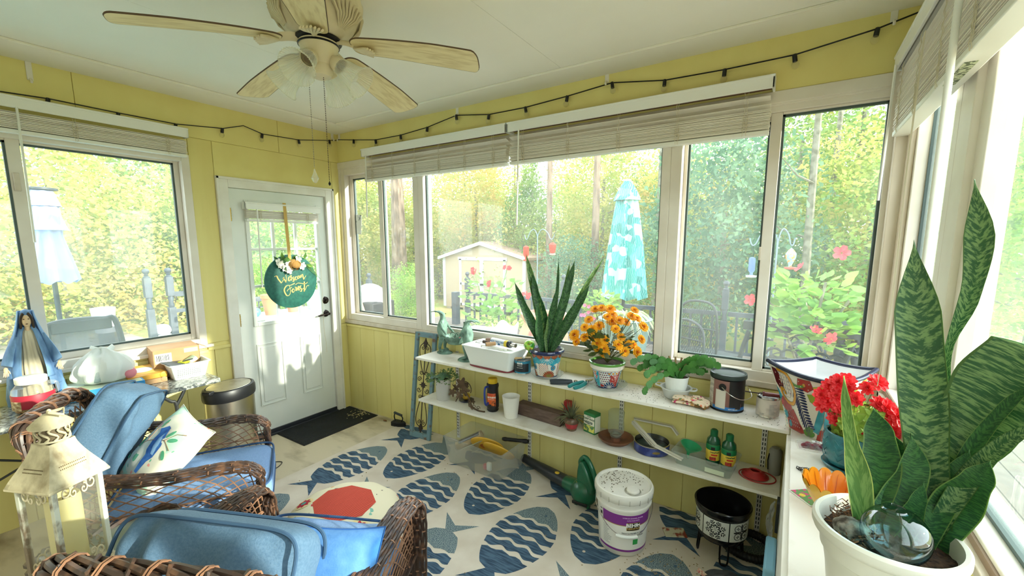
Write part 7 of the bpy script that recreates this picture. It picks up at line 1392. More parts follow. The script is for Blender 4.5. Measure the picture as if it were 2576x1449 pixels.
for k in (3, 2, 0):
    f_ = side(k); D_ = Deco(lambda a, z, off, f_=f_: f_(max(0, min(1, a)), max(0, min(.97, z/Hr)), off+.0004), Lr)
    # a = x/Lr in 0..1 ; x in metres along the side
    def mx_(x): return (1-x/Lr)*Lr if k == 3 else x
    S2 = D_
    D_.poly([(0, .0), (.02, .30), (.37, .30), (.37, 0)], GW, 0)
    X0 = (lambda x: Lr-x) if k == 3 else (lambda x: x)
    pp = lambda L: [(X0(x), y) for x, y in L]
    D_.poly(pp([(.012, .215), (.02, .29), (.055, .292), (.085, .25), (.075, .20), (.045, .18)]), GM, 1, GGY); [D_.dot(X0(x), y, .003, GW, 3) for x, y in [(.04, .27), (.055, .24), (.045, .215), (.065, .255)]]
    D_.poly(pp([(.07, .285), (.12, .28), (.145, .22), (.12, .17), (.08, .165), (.055, .19)]), GW, 1, GGY)
    for i in range(5): D_.line(pp([(.065+i*.018, .28), (.060+i*.018, .18)]), GR_, .0008, 2); D_.line(pp([(.06, .185+i*.02), (.135, .195+i*.02)]), GR_, .0008, 2); [D_.dot(X0(.073+j*.018), .19+i*.02, .0025, GT, 3) for j in range(4)]
    cur = spline([(.06, .295, 0), (.13, .29, 0), (.165, .22, 0), (.145, .15, 0), (.09, .14, 0), (.05, .165, 0), (.05, .195, 0), (.075, .195, 0), (.08, .175, 0)], 5); D_.line(pp([(p.x, p.y) for p in cur]), GGY, .0105, 2); D_.line(pp([(p.x, p.y) for p in cur]), GO, .0085, 3)
    D_.fan(X0(.06), .165, -PI/2-.75, -PI/2+.75, 6, .080, .030, GRK, 2, GGY); D_.poly(pp([(.0, .0), (.0, .2), (.03, .16), (.03, .0)]), GT, 0)
    cur = spline([(.13, .30, 0), (.155, .26, 0), (.19, .25, 0), (.23, .26, 0)], 5); D_.line(pp([(p.x, p.y) for p in cur]), GG, .007, 2); D_.poly(pp([(.19, .245), (.20, .295), (.27, .30), (.29, .26), (.255, .235)]), GR_, 1, GGY); D_.dot(X0(.235), .268, .009, GO, 2, GGY); [D_.dot(X0(x), y, .003, GW, 3) for x, y in [(.205, .28), (.265, .28), (.215, .255), (.26, .25)]]
    D_.poly(pp([(.28, .27), (.36, .295), (.36, .24), (.31, .235)]), gl('yellow', 'D8C43A'), 1, GGY); D_.poly(pp([(.25, .225), (.30, .235), (.34, .20), (.30, .18), (.27, .19)]), GG2, 1, GGY)
    stem = [(.17, .235), (.19, .19), (.205, .14), (.235, .09), (.275, .05)]; D_.line(pp(stem), GC, .0016, 2)
    for i in range(15):
        u = i/14; j = min(int(u*4), 3); q_ = u*4-j; x = stem[j][0]*(1-q_)+stem[j+1][0]*q_; y = stem[j][1]*(1-q_)+stem[j+1][1]*q_
        for sg in (-1, 1): a = -.95+sg*1.0; D_.petal(X0(x), y, (PI-a) if k == 3 else a, .062*(1-.3*u), .0125, GC, 2)
    D_.poly(pp([(.03, .095), (.06, .085), (.13, .115), (.185, .05), (.235, .012), (.20, .002), (.05, .004)]), GR_, 1, GGY)
    for i in range(7):
        D_.line(pp([(.045+i*.022, .10-i*.010), (.06+i*.022, .015)]), GM, .0009, 2); D_.line(pp([(.05+i*.004, .03+i*.012), (.17-i*.008, .02+i*.012)]), GM, .0009, 2); [D_.dot(X0(.058+i*.02), .03+j*.018, .0026, GW, 3) for j in range(4-i//2)]
    D_.dot(X0(.04), .07, .020, GT, 2, GGY); D_.dot(X0(.075), .03, .018, GT, 2, GGY); D_.fan(X0(.27), .005, .4, PI-.4, 5, .055, .026, GG, 2, GGY); D_.poly(pp([(.30, .04), (.33, .16), (.36, .22), (.37, .10), (.35, .03)]), GT, 1, GGY); D_.poly(pp([(.335, .0), (.345, .05), (.37, .06), (.37, 0)]), GR_, 1, GGY)
    D_.done(t)
tag(O('plastic_sheet', MB().grid(lambda u, v: (3.71+.27*u, -.43+.14*v+.13*u*(1-v)*0, ZT+.0015+.010*abs(noise.noise(Vector((u*5, v*4, 2))))+.02*max(0, v-.7)), 20, 10), glassy('cling_sheet', (.97, .98, .97), .12, (.9, .9, .88))), 'crinkled clear plastic sheet on the counter under the painted planter', 'plastic sheet')
# teal pot
TL = mat('teal_glaze', '255F6E', .25, c2='357E8A', scale=24, bump=.25, bscale=50, coat=.4)
t = T('teal_pot', 'round teal glazed pot with leaf pattern and saucer, holding the red geraniums', 'flower pot', (3.915, -.57, ZT)); O('pot', MB().lathe([(.05, .012), (.074, .02), (.089, .05), (.094, .09), (.092, .125), (.088, .145), (.083, .147), (.080, .142), (.083, .12)], n=48), TL, t); O('saucer', MB().lathe([(0, 0), (.078, 0), (.088, .006), (.092, .016), (.088, .018), (.07, .012), (0, .012)], n=48), TL, t)
b = MB()
for k in range(9):
    a = k*2*PI/9
    for j in range(4):
        for s in (-1, 1): b.tube([((.0925)*math.cos(a), .0925*math.sin(a), .045+j*.022), (.0935*math.cos(a+s*.16), .0935*math.sin(a+s*.16), .062+j*.022)], .0016, 4)
O('raised_leaf_lines', b, TL, t, kind='stuff'); O('soil', MB().disc((0, 0, .125), .080), SOIL, t)
t = T('wicker_basket_pot', 'small woven pot behind the teal pot', 'flower pot', (3.99, -.70, ZT)); O('pot', MB().lathe([(0, 0), (.035, 0), (.05, .10), (.052, .105), (.046, .10)], n=30), mat('woven_tan', 'A8977C', .8, c2='7E6E56', scale=60, stretch=(1, 1, 3), bump=.4), t)
GER = mat('geranium_red', 'FA5A60', .5, c2='E2202E', scale=40, transl=.3); GLF = mat('geranium_leaf', '9FBE4E', .5, c2='7CA03C', scale=14, transl=.35)
t = T('geraniums', 'bright red artificial geranium bunch with lime leaves in the teal pot', 'flowers', (3.915, -.56, ZT+.12))
def dahlia():
    b = MB(); q = random.Random(6)
    for ring, (n, l, el, w_) in enumerate([(9, .034, .1, .016), (9, .030, .5, .015), (8, .024, .95, .012), (5, .014, 1.3, .009)]):
        for k in range(n):
            a = 2*PI*(k+.5*(ring % 2))/n+q.uniform(-.15, .15); e = el+q.uniform(-.1, .1)
            dx, dy, dz = math.cos(a)*math.cos(e), math.sin(a)*math.cos(e), math.sin(e); sd = Vector((-math.sin(a), math.cos(a), 0))*w_*.5; p = lambda u, h=0: Vector((dx*l*u, dy*l*u, dz*l*u+h))
            b.add([p(.08), p(.45, .003)-sd*.8, p(.45)+Vector((0, 0, 0)), p(.45, .003)+sd*.8, p(.85, .002)-sd, p(.85, -.002), p(.85, .002)+sd, p(1.05)-sd*.4, p(1.05)+sd*.4], [(0, 1, 2), (0, 2, 3), (1, 4, 5, 2), (2, 5, 6, 3), (4, 7, 5), (5, 8, 6), (5, 7, 8)])
    return b.mesh('flower_head', GER)
dm_ = dahlia(); b = MB()
for x, y, z in [(-.06, 0, .215), (-.085, .02, .19), (.055, 0, .235), (.03, .01, .205), (-.11, 0, .155), (-.10, .02, .11), (-.065, -.01, .165), (-.03, .01, .195), (-.005, 0, .16), (-.09, .0, .13), (-.045, -.02, .115), (-.06, -.02, .075), (-.02, -.04, .06), (.02, -.04, .03), (.06, -.02, .16), (.085, -.02, .15), (.10, -.03, .12), (.115, -.04, .13), (.11, -.05, .07), (-.035, .02, .22)]:
    p = Vector((x, y, z)); d = Vector((x*2, -.6+y*3, z*1.5+.1)).normalized(); o = bpy.data.objects.new('flower_head', dm_); col.objects.link(o); o.parent = t; o.location = p; o.rotation_euler = (d+Vector((rnd.uniform(-.3, .3), rnd.uniform(-.3, .3), 0))).to_track_quat('Z', 'Y').to_euler(); o.scale = [rnd.uniform(.8, 1.1)]*3
    b.tube(spline([(x*.1, 0, 0), tuple(p*.5+Vector((0, 0, .01))), tuple(p-d*.005)], 3), .0014, 4)
O('stems', b, mat('stem_green', '6E8A5A', .5), t, kind='stuff')
b = MB(); q = random.Random(3)
for k in range(26):
    a = q.uniform(0, 6.28); c = Vector((.085*math.cos(a)*q.uniform(.3, 1), .07*math.sin(a)-.01, q.uniform(.0, .15))); n_v = Vector((q.uniform(-.8, .8), q.uniform(-1, .2), q.uniform(.3, 1))).normalized(); M = Matrix.Translation(c) @ n_v.to_track_quat('Z', 'Y').to_matrix().to_4x4(); b.at(M); r_ = q.uniform(.022, .034); m_ = 24
    vs = [(0, 0, 0)]+[(r_*(1+.12*math.cos(7*2*PI*i/m_))*math.cos(2*PI*i/m_), r_*(1+.12*math.cos(7*2*PI*i/m_))*math.sin(2*PI*i/m_), .006*math.cos(5*2*PI*i/m_)) for i in range(m_)]; b.add(vs, [(0, 1+i, 1+(i+1) % m_) for i in range(m_)])
b.at(TR()); O('leaves', b, GLF, t, kind='stuff')
# bits on the counter
t = T('seed_pouch', 'clear zip pouch of dark red trinkets with a small printed tag', 'pouch', (3.80, -.44, ZT), .1); O('pouch', MB().grid(lambda u, v: (-.055+.12*u, -.045+.09*v, .002+.018*math.sin(PI*u)*math.sin(PI*v)+.004*noise.noise(Vector((u*8, v*8, 0)))), 16, 12), glassy('pouch_plastic', (.98, .96, .97), .25, (.9, .85, .88)), t)
for k in range(7): O('trinket', MB().sph((-.03+.014*k, -.012+.02*(k % 2), .008), .012, 10, 7, sx=1.2), mat('trinket', '8E3A48', .35, c2='5A2438', scale=60), t)
O('tag', MB().box(.0, .05, .012, .034, .018, .0185), mat('white_print', 'E9ECEA', .5), t); text('lettering', 'BLL 7', .012, BPR, t, TR(.025, .022, .019)); O('pouch_edge', MB().tube([(-.055, -.045, .003), (.065, -.045, .003), (.065, .045, .003), (-.055, .045, .003)], .0012, 4, True), WPR, t)
b = MB(); q = random.Random(8); p = Vector((-.045, 0, .006))
for k in range(46):
    p = Vector((-.05+.10*k/46+q.uniform(-.008, .008), q.uniform(-.012, .012)-(.012 if k > 34 else 0), .004+q.uniform(0, .008 if k < 34 else .001))); a = q.uniform(0, 3); r_ = .005; b.tube([p+Vector((r_*1.4*math.cos(s)*math.cos(a)-r_*.7*math.sin(s)*math.sin(a), r_*1.4*math.cos(s)*math.sin(a)+r_*.7*math.sin(s)*math.cos(a), .003*math.sin(s+a))) for s in [2*PI*i/8 for i in range(8)]], .0011, 4, True)
o = O('black_chain', b, BLACKM, loc=(3.80, -.70, ZT)); tag(o, 'small heap of fine black chain on the counter beside the teal pot', 'chain', kind='stuff')
PTO = mat('petal_orange', 'EC9A1E', .2, c2='E27C14', scale=10, coat=.6); t = T('petal_bowl', 'orange and yellow petal-shaped ceramic bowl behind the big white pot', 'bowl', (3.835, -.955, ZT)); b = MB(); bi = MB()
def pb(ins):
    def f(u, v): a = 2*PI*u; k = abs(math.cos(7*a))**.7; r = .036+.050*v**.8*(1+.04*k) - ins; return (r*math.cos(a), r*math.sin(a), .006+(.088+.016*k*v**3)*v)
    return f
O('outside', MB().grid(pb(0), 112, 12, True), mat('petal_yellow', 'E9B83A', .25, c2='E09A24', scale=8, coat=.5), t); g_ = pb(.004); O('inside', MB().grid(lambda u, v: g_(1-u, v), 112, 12, True), PTO, t); O('foot', MB().lathe([(0, 0), (.034, 0), (.038, .008)], n=30), mat('petal_base', '2E6A48', .3), t)
O('bowl_floor', MB().disc((0, 0, .008), .034), PTO, t)
b = MB(); [b.tube([(lambda p_: (p_[0]*.97, p_[1]*.97, p_[2]))(g_(k/14, v)) for v in (.15, .4, .7, .92)], [.0006, .001, .001, .0005], 4) for k in range(14)]; O('petal_veins', b, mat('petal_vein', 'C4600E', .3), t, kind='stuff')
t = T('seed_packet', 'seed packet printed with yellow and magenta flowers under the petal bowl', 'packet', (3.775, -.90, ZT), .7); O('packet', MB().box(-.035, .035, -.05, .05, .0, .002), mat('packet_white', 'E6EAE6', .5), t); O('print', MB().box(-.031, .031, -.046, .046, .002, .0024), mat('packet_print', '5F9A4A', .5, c2='D83A7A', scale=60, lo=.5, hi=.56), t); [O('printed_flower', MB().disc((x, y, .0027), r), mat('packet_yel', 'EFD23C', .5), t) for x, y, r in [(-.012, .012, .010), (.014, -.02, .008)]]
t = T('white_wire_bundle', 'tangle of thin white wire standing beside the window behind the snake plant', 'wire', (4.00, -1.02, ZT)); b = MB(); q = random.Random(2)
for k in range(9): x = q.uniform(-.02, .02); b.tube(spline([(x, q.uniform(-.01, .01), .001), (x+q.uniform(-.02, .02), 0, .08), (x+q.uniform(-.02, .02), .0, .18), (x+q.uniform(-.01, .01), .01, .27), (x+q.uniform(-.02, .02), 0, .2), (x*.5, 0, .1)], 5), .0018, 4)
O('wires', b, mat('white_wire', 'E4E2DC', .5), t, kind='stuff')
tag(O('wind_chime_dish', MB().lathe([(0, 0), (.04, 0), (.055, .012), (.05, .014), (0, .005)], n=30), WP, loc=(3.79, -1.80, ZT)), 'white round dish at the bottom edge of the counter', 'dish')
# big white pot with the pale banded snake plant
BX, BY = 3.892, -1.418
t = T('white_pot', 'big white round plastic pot with rolled rim on the counter', 'flower pot', (BX, BY, ZT)); O('pot', MB().lathe([(0, 0), (.085, 0), (.09, .004), (.104, .12), (.112, .165), (.118, .170), (.122, .205), (.134, .212), (.138, .222), (.138, .236), (.133, .242), (.125, .240), (.119, .225), (.112, .17)], n=64), mat('pot_cream', 'E4E1D4', .4, c2='D2CFC2', scale=6), t)
O('soil', MB().grid(lambda u, v: (lambda r, a: (r*math.cos(a), r*math.sin(a), .212+.012*noise.noise(Vector((r*30*math.cos(a), r*30*math.sin(a), 0)))-.01*(r/.12)))(.118*v, 2*PI*u), 48, 14, True), SOIL, t)
b = MB(); q = random.Random(12)
for k in range(240): a = q.uniform(1.6, 4.3); r = q.uniform(.03, .11); x, y = r*math.cos(a), r*math.sin(a); d = q.uniform(0, 3.1); l = q.uniform(.005, .02); z = .222+q.uniform(0, .022)*(1-abs(r-.07)*12 if abs(r-.07) < .08 else 0); b.tube([(x, y, z), (x+l*math.cos(d), y+l*math.sin(d), z+q.uniform(-.004, .006))], .0011, 4)
O('bark_mulch', b, mat('mulch', '8A5C38', .9, c2='3A2618', scale=60), t, kind='stuff')
t = T('driftwood_knot', 'grey weathered wood knot lying in the soil of the big white pot', 'wood', (BX-.065, BY-.035, ZT+.222)); O('knot', MB().grid(lambda u, v: (lambda d: (.034*(1+.25*noise.noise(d*2))*d.x, .026*(1+.3*noise.noise(d*3))*d.y, .012+.022*(1+.3*noise.noise(d*2.5))*d.z))(Vector((math.sin(PI*v)*math.cos(2*PI*u), math.sin(PI*v)*math.sin(2*PI*u), -math.cos(PI*v)))), 28, 18, True), mat('driftwood', '8C8478', .9, c2='3E362E', scale=50, detail=6, lo=.4, hi=.6, bump=.8), t)
GB = bpy.data.materials.new('blue_glass_float'); GB.use_nodes = True; n_ = GB.node_tree.nodes; l_ = GB.node_tree.links; n_.remove(n_['Principled BSDF']); tr_ = n_.new('ShaderNodeBsdfTransparent'); gs_ = n_.new('ShaderNodeBsdfGlossy'); gs_.inputs['Roughness'].default_value = .02; lw_ = n_.new('ShaderNodeLayerWeight'); lw_.inputs[0].default_value = .25
cr_ = n_.new('ShaderNodeValToRGB'); cr_.color_ramp.elements[0].color = (.55, .80, .84, 1); cr_.color_ramp.elements[1].color = (.05, .28, .42, 1); cr_.color_ramp.elements[0].position = .1; cr_.color_ramp.elements[1].position = .95; l_.new(lw_.outputs['Facing'], cr_.inputs[0]); l_.new(cr_.outputs[0], tr_.inputs[0]); ma_ = n_.new('ShaderNodeMath'); ma_.operation = 'MULTIPLY_ADD'; ma_.inputs[1].default_value = .45; ma_.inputs[2].default_value = .08; l_.new(lw_.outputs['Facing'], ma_.inputs[0]); mi_ = n_.new('ShaderNodeMixShader'); l_.new(ma_.outputs[0], mi_.inputs[0]); l_.new(tr_.outputs[0], mi_.inputs[1]); l_.new(gs_.outputs[0], mi_.inputs[2]); l_.new(mi_.outputs[0], n_['Material Output'].inputs[0])
t = T('glass_float', 'clear blue blown-glass globe resting in the big white pot', 'glass ball', (BX+.004, BY-.062, ZT+.262)); O('globe', MB().sph((0, 0, 0), .060, 48, 28), GB, t); O('top_dimple', MB().at(TR(-.006, 0, .0)).lathe([(.006, .054), (.016, .0575), (.020, .0595), (.023, .0555)], n=32), GB, t)
t = T('snake_plant', 'tall pale-banded snake plant in the big white pot in the right foreground', 'plant', (3.89, -1.415, .985)); BSN = leafmat2('snake_leaf_big', '82A068', '35603C', '4A6A34', 92); BSD = leafmat2('snake_leaf_big_dark', '47793F', '2C5632', '6F8E4A', 80); BSY = leafmat2('snake_leaf_variegated', '9CC070', '6F9A52', 'D8DE84', 20)
FC = Vector((-.37, -.93, .2))
def BL(P, W, m, tw=0, fc=FC, fold=.3): return blade(t, P, W, fc, m, tw, th=.002, fold=fold)
BL([(.101, .045, -.03), (.071, .054, .132), (.044, .055, .313), (.021, .07, .488), (.001, .086, .661)], [.050, .072, .086, .080, .0], BSN)
BL([(.105, .09, .0), (.094, .106, .28), (.084, .099, .418), (.108, .111, .539), (.108, .108, .663), (.09, .117, .789)], [.022, .018, .014, .034, .050, 0], BSN, .3)
BL([(.10, .06, -.02), (.110, .065, .14), (.125, .035, .27), (.14, -.02, .37), (.155, -.07, .455)], [.040, .075, .125, .150, .12], BSN)
BL([(-.032, .004, -.02), (-.057, -.007, .121), (-.081, -.018, .216), (-.096, -.028, .292), (-.107, -.035, .361)], [.040, .052, .030, .024, .0], BSY, .5)
BL([(-.022, .036, -.01), (-.01, .061, .124), (-.018, .081, .203), (-.032, .094, .261)], [.047, .078, .060, 0], BSD); BL([(-.006, .023, .0), (.027, .045, .07), (.046, .052, .145), (.03, .044, .23)], [.062, .07, .055, 0], BSD, -.5)
BL([(.07, .028, -.02), (.095, .047, .099), (.118, .045, .162), (.126, .045, .218)], [.044, .064, .045, 0], BSD, .3); BL([(.08, .04, -.03), (.115, .034, .085), (.130, -.005, .172), (.136, -.032, .229)], [.066, .082, .05, 0], BSD)
BL([(.085, .05, -.02), (.12, .02, .15), (.145, -.03, .26), (.178, -.088, .342)], [.034, .040, .030, .008], BSN, .6); BL([(.09, .06, -.02), (.125, .055, .19), (.148, -.01, .33), (.161, -.071, .398)], [.026, .030, .022, .006], BSD, .4)
BL([(.028, .062, -.02), (.049, .10, .051), (.041, .112, .132), (.014, .12, .196)], [.056, .08, .06, 0], BSD, .2); BL([(.03, .02, -.02), (.045, .03, .03), (.055, .03, .08), (.06, .03, .13)], [.04, .045, .03, 0], BSD)
# ================= ON THE FLOOR =================
# leaning iron frame
WB = mat('weathered_blue', '6E8C96', .75, c2='6A5648', scale=22, detail=8, lo=.55, hi=.68, bump=.4, bscale=60); WI = mat('wrought_iron', '3A2F2A', .6, .3)
t = T('iron_frame', 'weathered blue wooden frame with wrought-iron scrollwork leaning at the shelf end', 'frame', (1.128, -.158, .006), .08); t.rotation_euler = (R(-7.6), 0, .06)
for q_ in [('stile', -.112, -.078, 0, .895), ('stile', .078, .112, 0, .895), ('rail', -.078, .078, 0, .045), ('rail', -.078, .078, .855, .895)]: O(q_[0], MB().box(q_[1], q_[2], -.012, .012, q_[3], q_[4]), WB, t, bevel=.002)
b = MB(); b.tube([(0, 0, .05), (0, 0, .85)], .004, 6)
for z0, s in ((.45, 1), (.45, -1)):
    for sx in (-1, 1):
        P = spline([(sx*.008, 0, z0+s*.36), (sx*.05, 0, z0+s*.33), (sx*.058, 0, z0+s*.27), (sx*.03, 0, z0+s*.15), (sx*.006, 0, z0+s*.09)], 6); b.tube(P, .0035, 6); b.tube(spiral((sx*.026, 0, z0+s*.315), .020, PI/2-s*PI/2*0, 1.3, 16, sx), .003, 5)
        b.tube(spiral((sx*.045, 0, z0+s*.045), .024, PI if sx > 0 else 0, 1.3, 16, -sx*s), .0032, 5); b.tube(spiral((sx*.028, 0, z0+s*.105), .020, PI if sx > 0 else 0, 1.2, 14, sx*s), .003, 5)
O('scrollwork', b, WI, t, kind='stuff'); b = MB().at(TR(0, 0, .45, rx=PI/2)); b.prism([(r*math.cos(a), r*math.sin(a)) for a, r in [(i*PI/8, .045 if i % 4 == 0 else (.028 if i % 2 == 0 else .017)) for i in range(16)]], -.004, .004); O('centre_rosette', b, WI, t)
for z, s in ((.80, 1), (.09, -1)): O('leaf_finial', MB().at(TR(0, 0, z, rx=PI/2)).prism([(0, s*.045), (.012, s*.02), (.022, s*.012), (.014, -s*.01), (.006, -s*.03), (-.006, -s*.03), (-.014, -s*.01), (-.022, s*.012), (-.012, s*.02)][::s], -.005, .005), WI, t)
# flat iron
t = T('flat_iron', 'antique black sad iron on the floor by the long wall', 'iron', (.775, -.075, 0), .15); O('base', MB().prism([(-.06, -.035), (.02, -.036), (.06, -.02), (.085, 0), (.06, .02), (.02, .036), (-.06, .035)], 0, .042), mat('black_cast', '1E2022', .6, .4), t, bevel=.005)
O('handle_post', MB().tube(spline([(-.035, 0, .04), (-.045, 0, .08), (-.035, 0, .115)], 4), .005, 6), BLACKM, t); O('handle_post', MB().tube(spline([(.035, 0, .04), (.05, 0, .075), (.035, 0, .10)], 4), .005, 6), BLACKM, t); O('grip', MB().tube([(-.042, 0, .118), (.04, 0, .102)], .011, 10), mat('iron_grip', '2A3438', .5), t)
tag(O('dry_leaf', MB().grid(lambda u, v: (-.025+.05*u, (-.012+.024*v)*math.sin(PI*u), .004+.012*abs(v-.5)), 8, 5), mat('dry_brown', '7A5230', .9), loc=(.60, -.08, .001)), 'curled brown dry leaf on the concrete by the wall', 'leaf')
# floor bin with garden toys
t = T('clear_bin', 'deep frosted clear bin of toys and tools on the floor beneath the shelf', 'storage bin', (1.845, -.195, .0065), -.03); FRB = glassy('frosted_bin', (.95, .96, .95), .17, (.92, .93, .90), .25); O('bin', bin_mb(.54, .33, .205, .03, .02, .003, .006), FRB, t)
t = T('paint_roller_sleeve', 'plastic-wrapped tan roller sleeve with dark label sticking out of the floor bin', 'roller sleeve', (1.70, -.20, .15), 0); t.rotation_euler = (0, R(-28), R(25)); O('sleeve', hcyl(MB(), -.11, .11, .032, n=24), mat('sleeve_tan', 'C9B48A', .7, transl=.1), t); O('dark_wrap', MB().at(Matrix.Rotation(PI/2, 4, 'Y')).lathe([(.0325, -.08), (.0328, .10)], n=16, a0=2.2, a1=4.2), mat('wrap_dark', '4A4A44', .3), t); O('clear_wrap', hcyl(MB(), -.12, .125, .0335, n=24), CP, t)
YP = mat('toy_yellow', 'E2B23A', .4, transl=.15)
for i, (x, y, z, rx, ry, rz, lab) in enumerate([(1.86, -.20, .14, -.9, .25, .5, 'yellow toy paddle with orange string and wire grid in the floor bin'), (1.96, -.20, .12, -.85, .3, .3, 'second yellow toy paddle with dark keyhole, nearer the bin\'s right end')]):
    t = T('toy_paddle', lab, 'toy', (x, y, z)); t.rotation_euler = (rx, ry, rz); O('paddle', MB().at(TR()).lathe([(.05, 0), (.11, .004), (.125, .012), (.128, .02), (.122, .016), (.10, .008), (.05, .005)], n=40, sy=.78), YP, t); O('disc', MB().lathe([(0, .002), (.052, .002), (.052, .006), (0, .006)], n=30, sy=.78), mat('disc_orange', 'C8702E', .5) if i == 0 else YP, t)
    if i == 0: O('string', MB().tube([((.06+.02*math.sin(5*a))*math.cos(a), (.05+.015*math.sin(3*a))*math.sin(a), .014) for a in [2*PI*k/40 for k in range(40)]], .003, 5, True), mat('orange_string', 'E0662A', .5), t)
    else: O('keyhole', MB().lathe([(0, .0068), (.018, .007)], n=16, sx=1.4), mat('keyhole', '3A382E', .6), t)
t = T('wire_grid', 'thin wire grid with pale edges leaning in the floor bin', 'grid', (1.80, -.22, .14)); t.rotation_euler = (-.7, -.5, .4); b = MB(); [b.tube([(-.09, -.06+k*.006, 0), (.09, -.06+k*.006, 0)], .0007, 3) for k in range(21)]; O('wires', b, mat('grid_wire', '8C866A', .5), t, kind='stuff'); [O('edge_rod', MB().cyl((-.1, y, 0), (.11, y, 0), .003, n=6), mat('edge_rod', '9A9C84', .5), t) for y in (-.062, .066)]
t = T('black_hand_grip', 'black ribbed handle sticking out over the right end of the floor bin', 'handle', (2.04, -.10, .20)); t.rotation_euler = (0, R(-8), .05); b = MB(); b.tube([(-.10+.022*k, 0, 0) for k in range(11)], [.011, .016, .013, .014, .013, .014, .013, .014, .016, .018, .014], 12); O('grip', b, mat('black_rubber', '1F1F20', .6), t)
t = T('red_white_toy', 'small red and white item pressed against the bin wall', 'toy', (1.93, -.29, .02)); O('red_part', MB().box(-.03, .0, -.01, .02, 0, .04), mat('toy_red', 'C0455A', .5), t, bevel=.006); O('white_part', MB().box(0, .035, -.01, .015, 0, .06), WP, t, bevel=.006)
# leaf blower
t = T('leaf_blower', 'green electric leaf blower with long black nozzle lying beside the bin', 'leaf blower', (2.655, -.25, .006), 0); GBL = mat('blower_green', '17553A', .3, c2='1E6648', scale=10, coat=.3); D1 = Vector((-.58, .235, 0))
O('housing', MB().sph((.02, -.03, .085), .085, 28, 18, sx=1.0, sy=.8, sz=1.0), GBL, t); O('neck', MB().tube([(.0, -.02, .085), (-.06, .01, .080), (-.13, .04, .068)], [.06, .052, .045], 20), GBL, t)
O('nozzle', MB().tube([(-.12, .036, .069), (-.25, .09, .058), (-.40, .15, .048), (-.56, .215, .036)], [.044, .042, .034, .027], 20), mat('nozzle_black', '2A2C30', .4), t); O('nozzle_mouth', MB().tube([(-.56, .215, .036), (-.572, .22, .0355)], [.03, .03], 20), BLACK, t)
O('upper_body', MB().at(TR(.035, -.03, .13, rz=-.35, rx=PI/2)).prism([(-.06, 0), (-.055, .09), (-.045, .15), (-.02, .165), (.03, .10), (.075, .03), (.08, -.02), (-.03, -.03)], -.03, .03), GBL, t, bevel=.012)
O('handle', MB().tube(spline([(-.005, -.015, .22), (-.012, -.012, .275), (.02, -.022, .315), (.06, -.036, .29), (.10, -.05, .22), (.118, -.056, .15)], 5), .015, 10), GBL, t); O('yellow_button', MB().sph((-.21, .058, .103), .014, 10, 6, sx=1.3, sz=.5), mat('button_yellow', 'E0B83A', .4), t)
for k in range(3): O('yellow_bar', MB().at(TR(-.006, -.047+.0, .15-.013*k, rz=-.35)).box(-.012, .010, -.012, -.008, 0, .005), mat('button_yellow', 'E0B83A', .4), t)
O('vent', MB().box(-.03, .07, -.096, -.085, .03, .05), BLACK, t, bevel=.004); O('badge', MB().at(TR(.03, -.068, .10, rz=-.3)).box(-.03, .03, 0, .004, .0, .02), mat('badge_teal', '2E6E86', .4), t); O('foot', MB().box(-.03, -.01, -.06, -.03, 0, .02), GBL, t, bevel=.004); O('foot', MB().box(.05, .07, -.06, -.03, 0, .02), GBL, t, bevel=.004)
# white bucket
t = T('paint_bucket', 'five-gallon white paint bucket with purple label band and litter on its lid', 'bucket', (2.99, -.475, .0065), 0); WB2 = mat('bucket_white', 'E6E3DB', .4, c2='D8D4CA', scale=5)
O('body', MB().lathe([(0, 0), (.118, 0), (.124, .008), (.137, .25), (.138, .262), (.147, .264), (.147, .272), (.139, .274), (.140, .295), (.149, .297), (.149, .304), (.141, .306), (.142, .33)], n=64), WB2, t)
O('lid', MB().lathe([(.150, .305), (.154, .31), (.156, .340), (.150, .352), (.143, .354), (.139, .346), (.135, .342), (.03, .345), (0, .345)], n=64), WB2, t)
b = MB(); [b.at(Matrix.Rotation(k*PI/9, 4, 'Z')).box(.1535, .1565, -.0012, .0012, .306, .335) for k in range(18)]; b.at(TR()); O('lid_notches', b, mat('notch', 'A8A498', .6), t, kind='stuff'); O('spout_cap', MB().lathe([(.034, .345), (.034, .352), (.030, .358), (.010, .359), (0, .359)], (.065, -.05, 0), 30), WB2, t); O('spout_ring', MB().lathe([(.036, .345), (.040, .3475), (.043, .345)], (.065, -.05, 0), 30), mat('notch', 'A8A498', .6), t)
ring = lambda n, z0, z1, a0, a1, m, off=.0008: O(n, MB().lathe([((.124+(z-.008)*.0537)+off, z) for z in [z0+(z1-z0)*i/6 for i in range(7)]], n=40, a0=a0, a1=a1), m, t)
A0 = -1.10   # azimuth facing the room
PUR = mat('purple', '7E2F8C', .45); ring('purple_band', .185, .243, A0-1.0, A0+1.15, PUR); ring('gold_edge', .181, .185, A0-1.0, A0+1.15, mat('gold_edge', 'A8863C', .4)); ring('purple_line', .030, .042, A0-1.25, A0+1.3, PUR); ring('label_white', .042, .181, A0-1.25, A0+1.3, mat('bucket_label', 'EDEBE4', .4), .0005)
ring('logo_plate', .158, .200, A0+.02, A0+.52, mat('logo_black', '1E1A18', .4), .0016); ring('logo_edge', .156, .202, A0+.0, A0+.54, mat('gold_edge', 'A8863C', .4), .0012); ring('green_badge', .073, .103, A0+.28, A0+.50, mat('badge_green', '2F9A4A', .4), .0012); ring('barcode', .200, .243, A0-1.17, A0-1.05, mat('barcode_v', '2A2A2A', .5, c2='E8E6E0', scale=160, stretch=(.02, .02, 1), lo=.48, hi=.52), .0009)
rr = lambda z: .124+(z-.008)*.0537+.0022
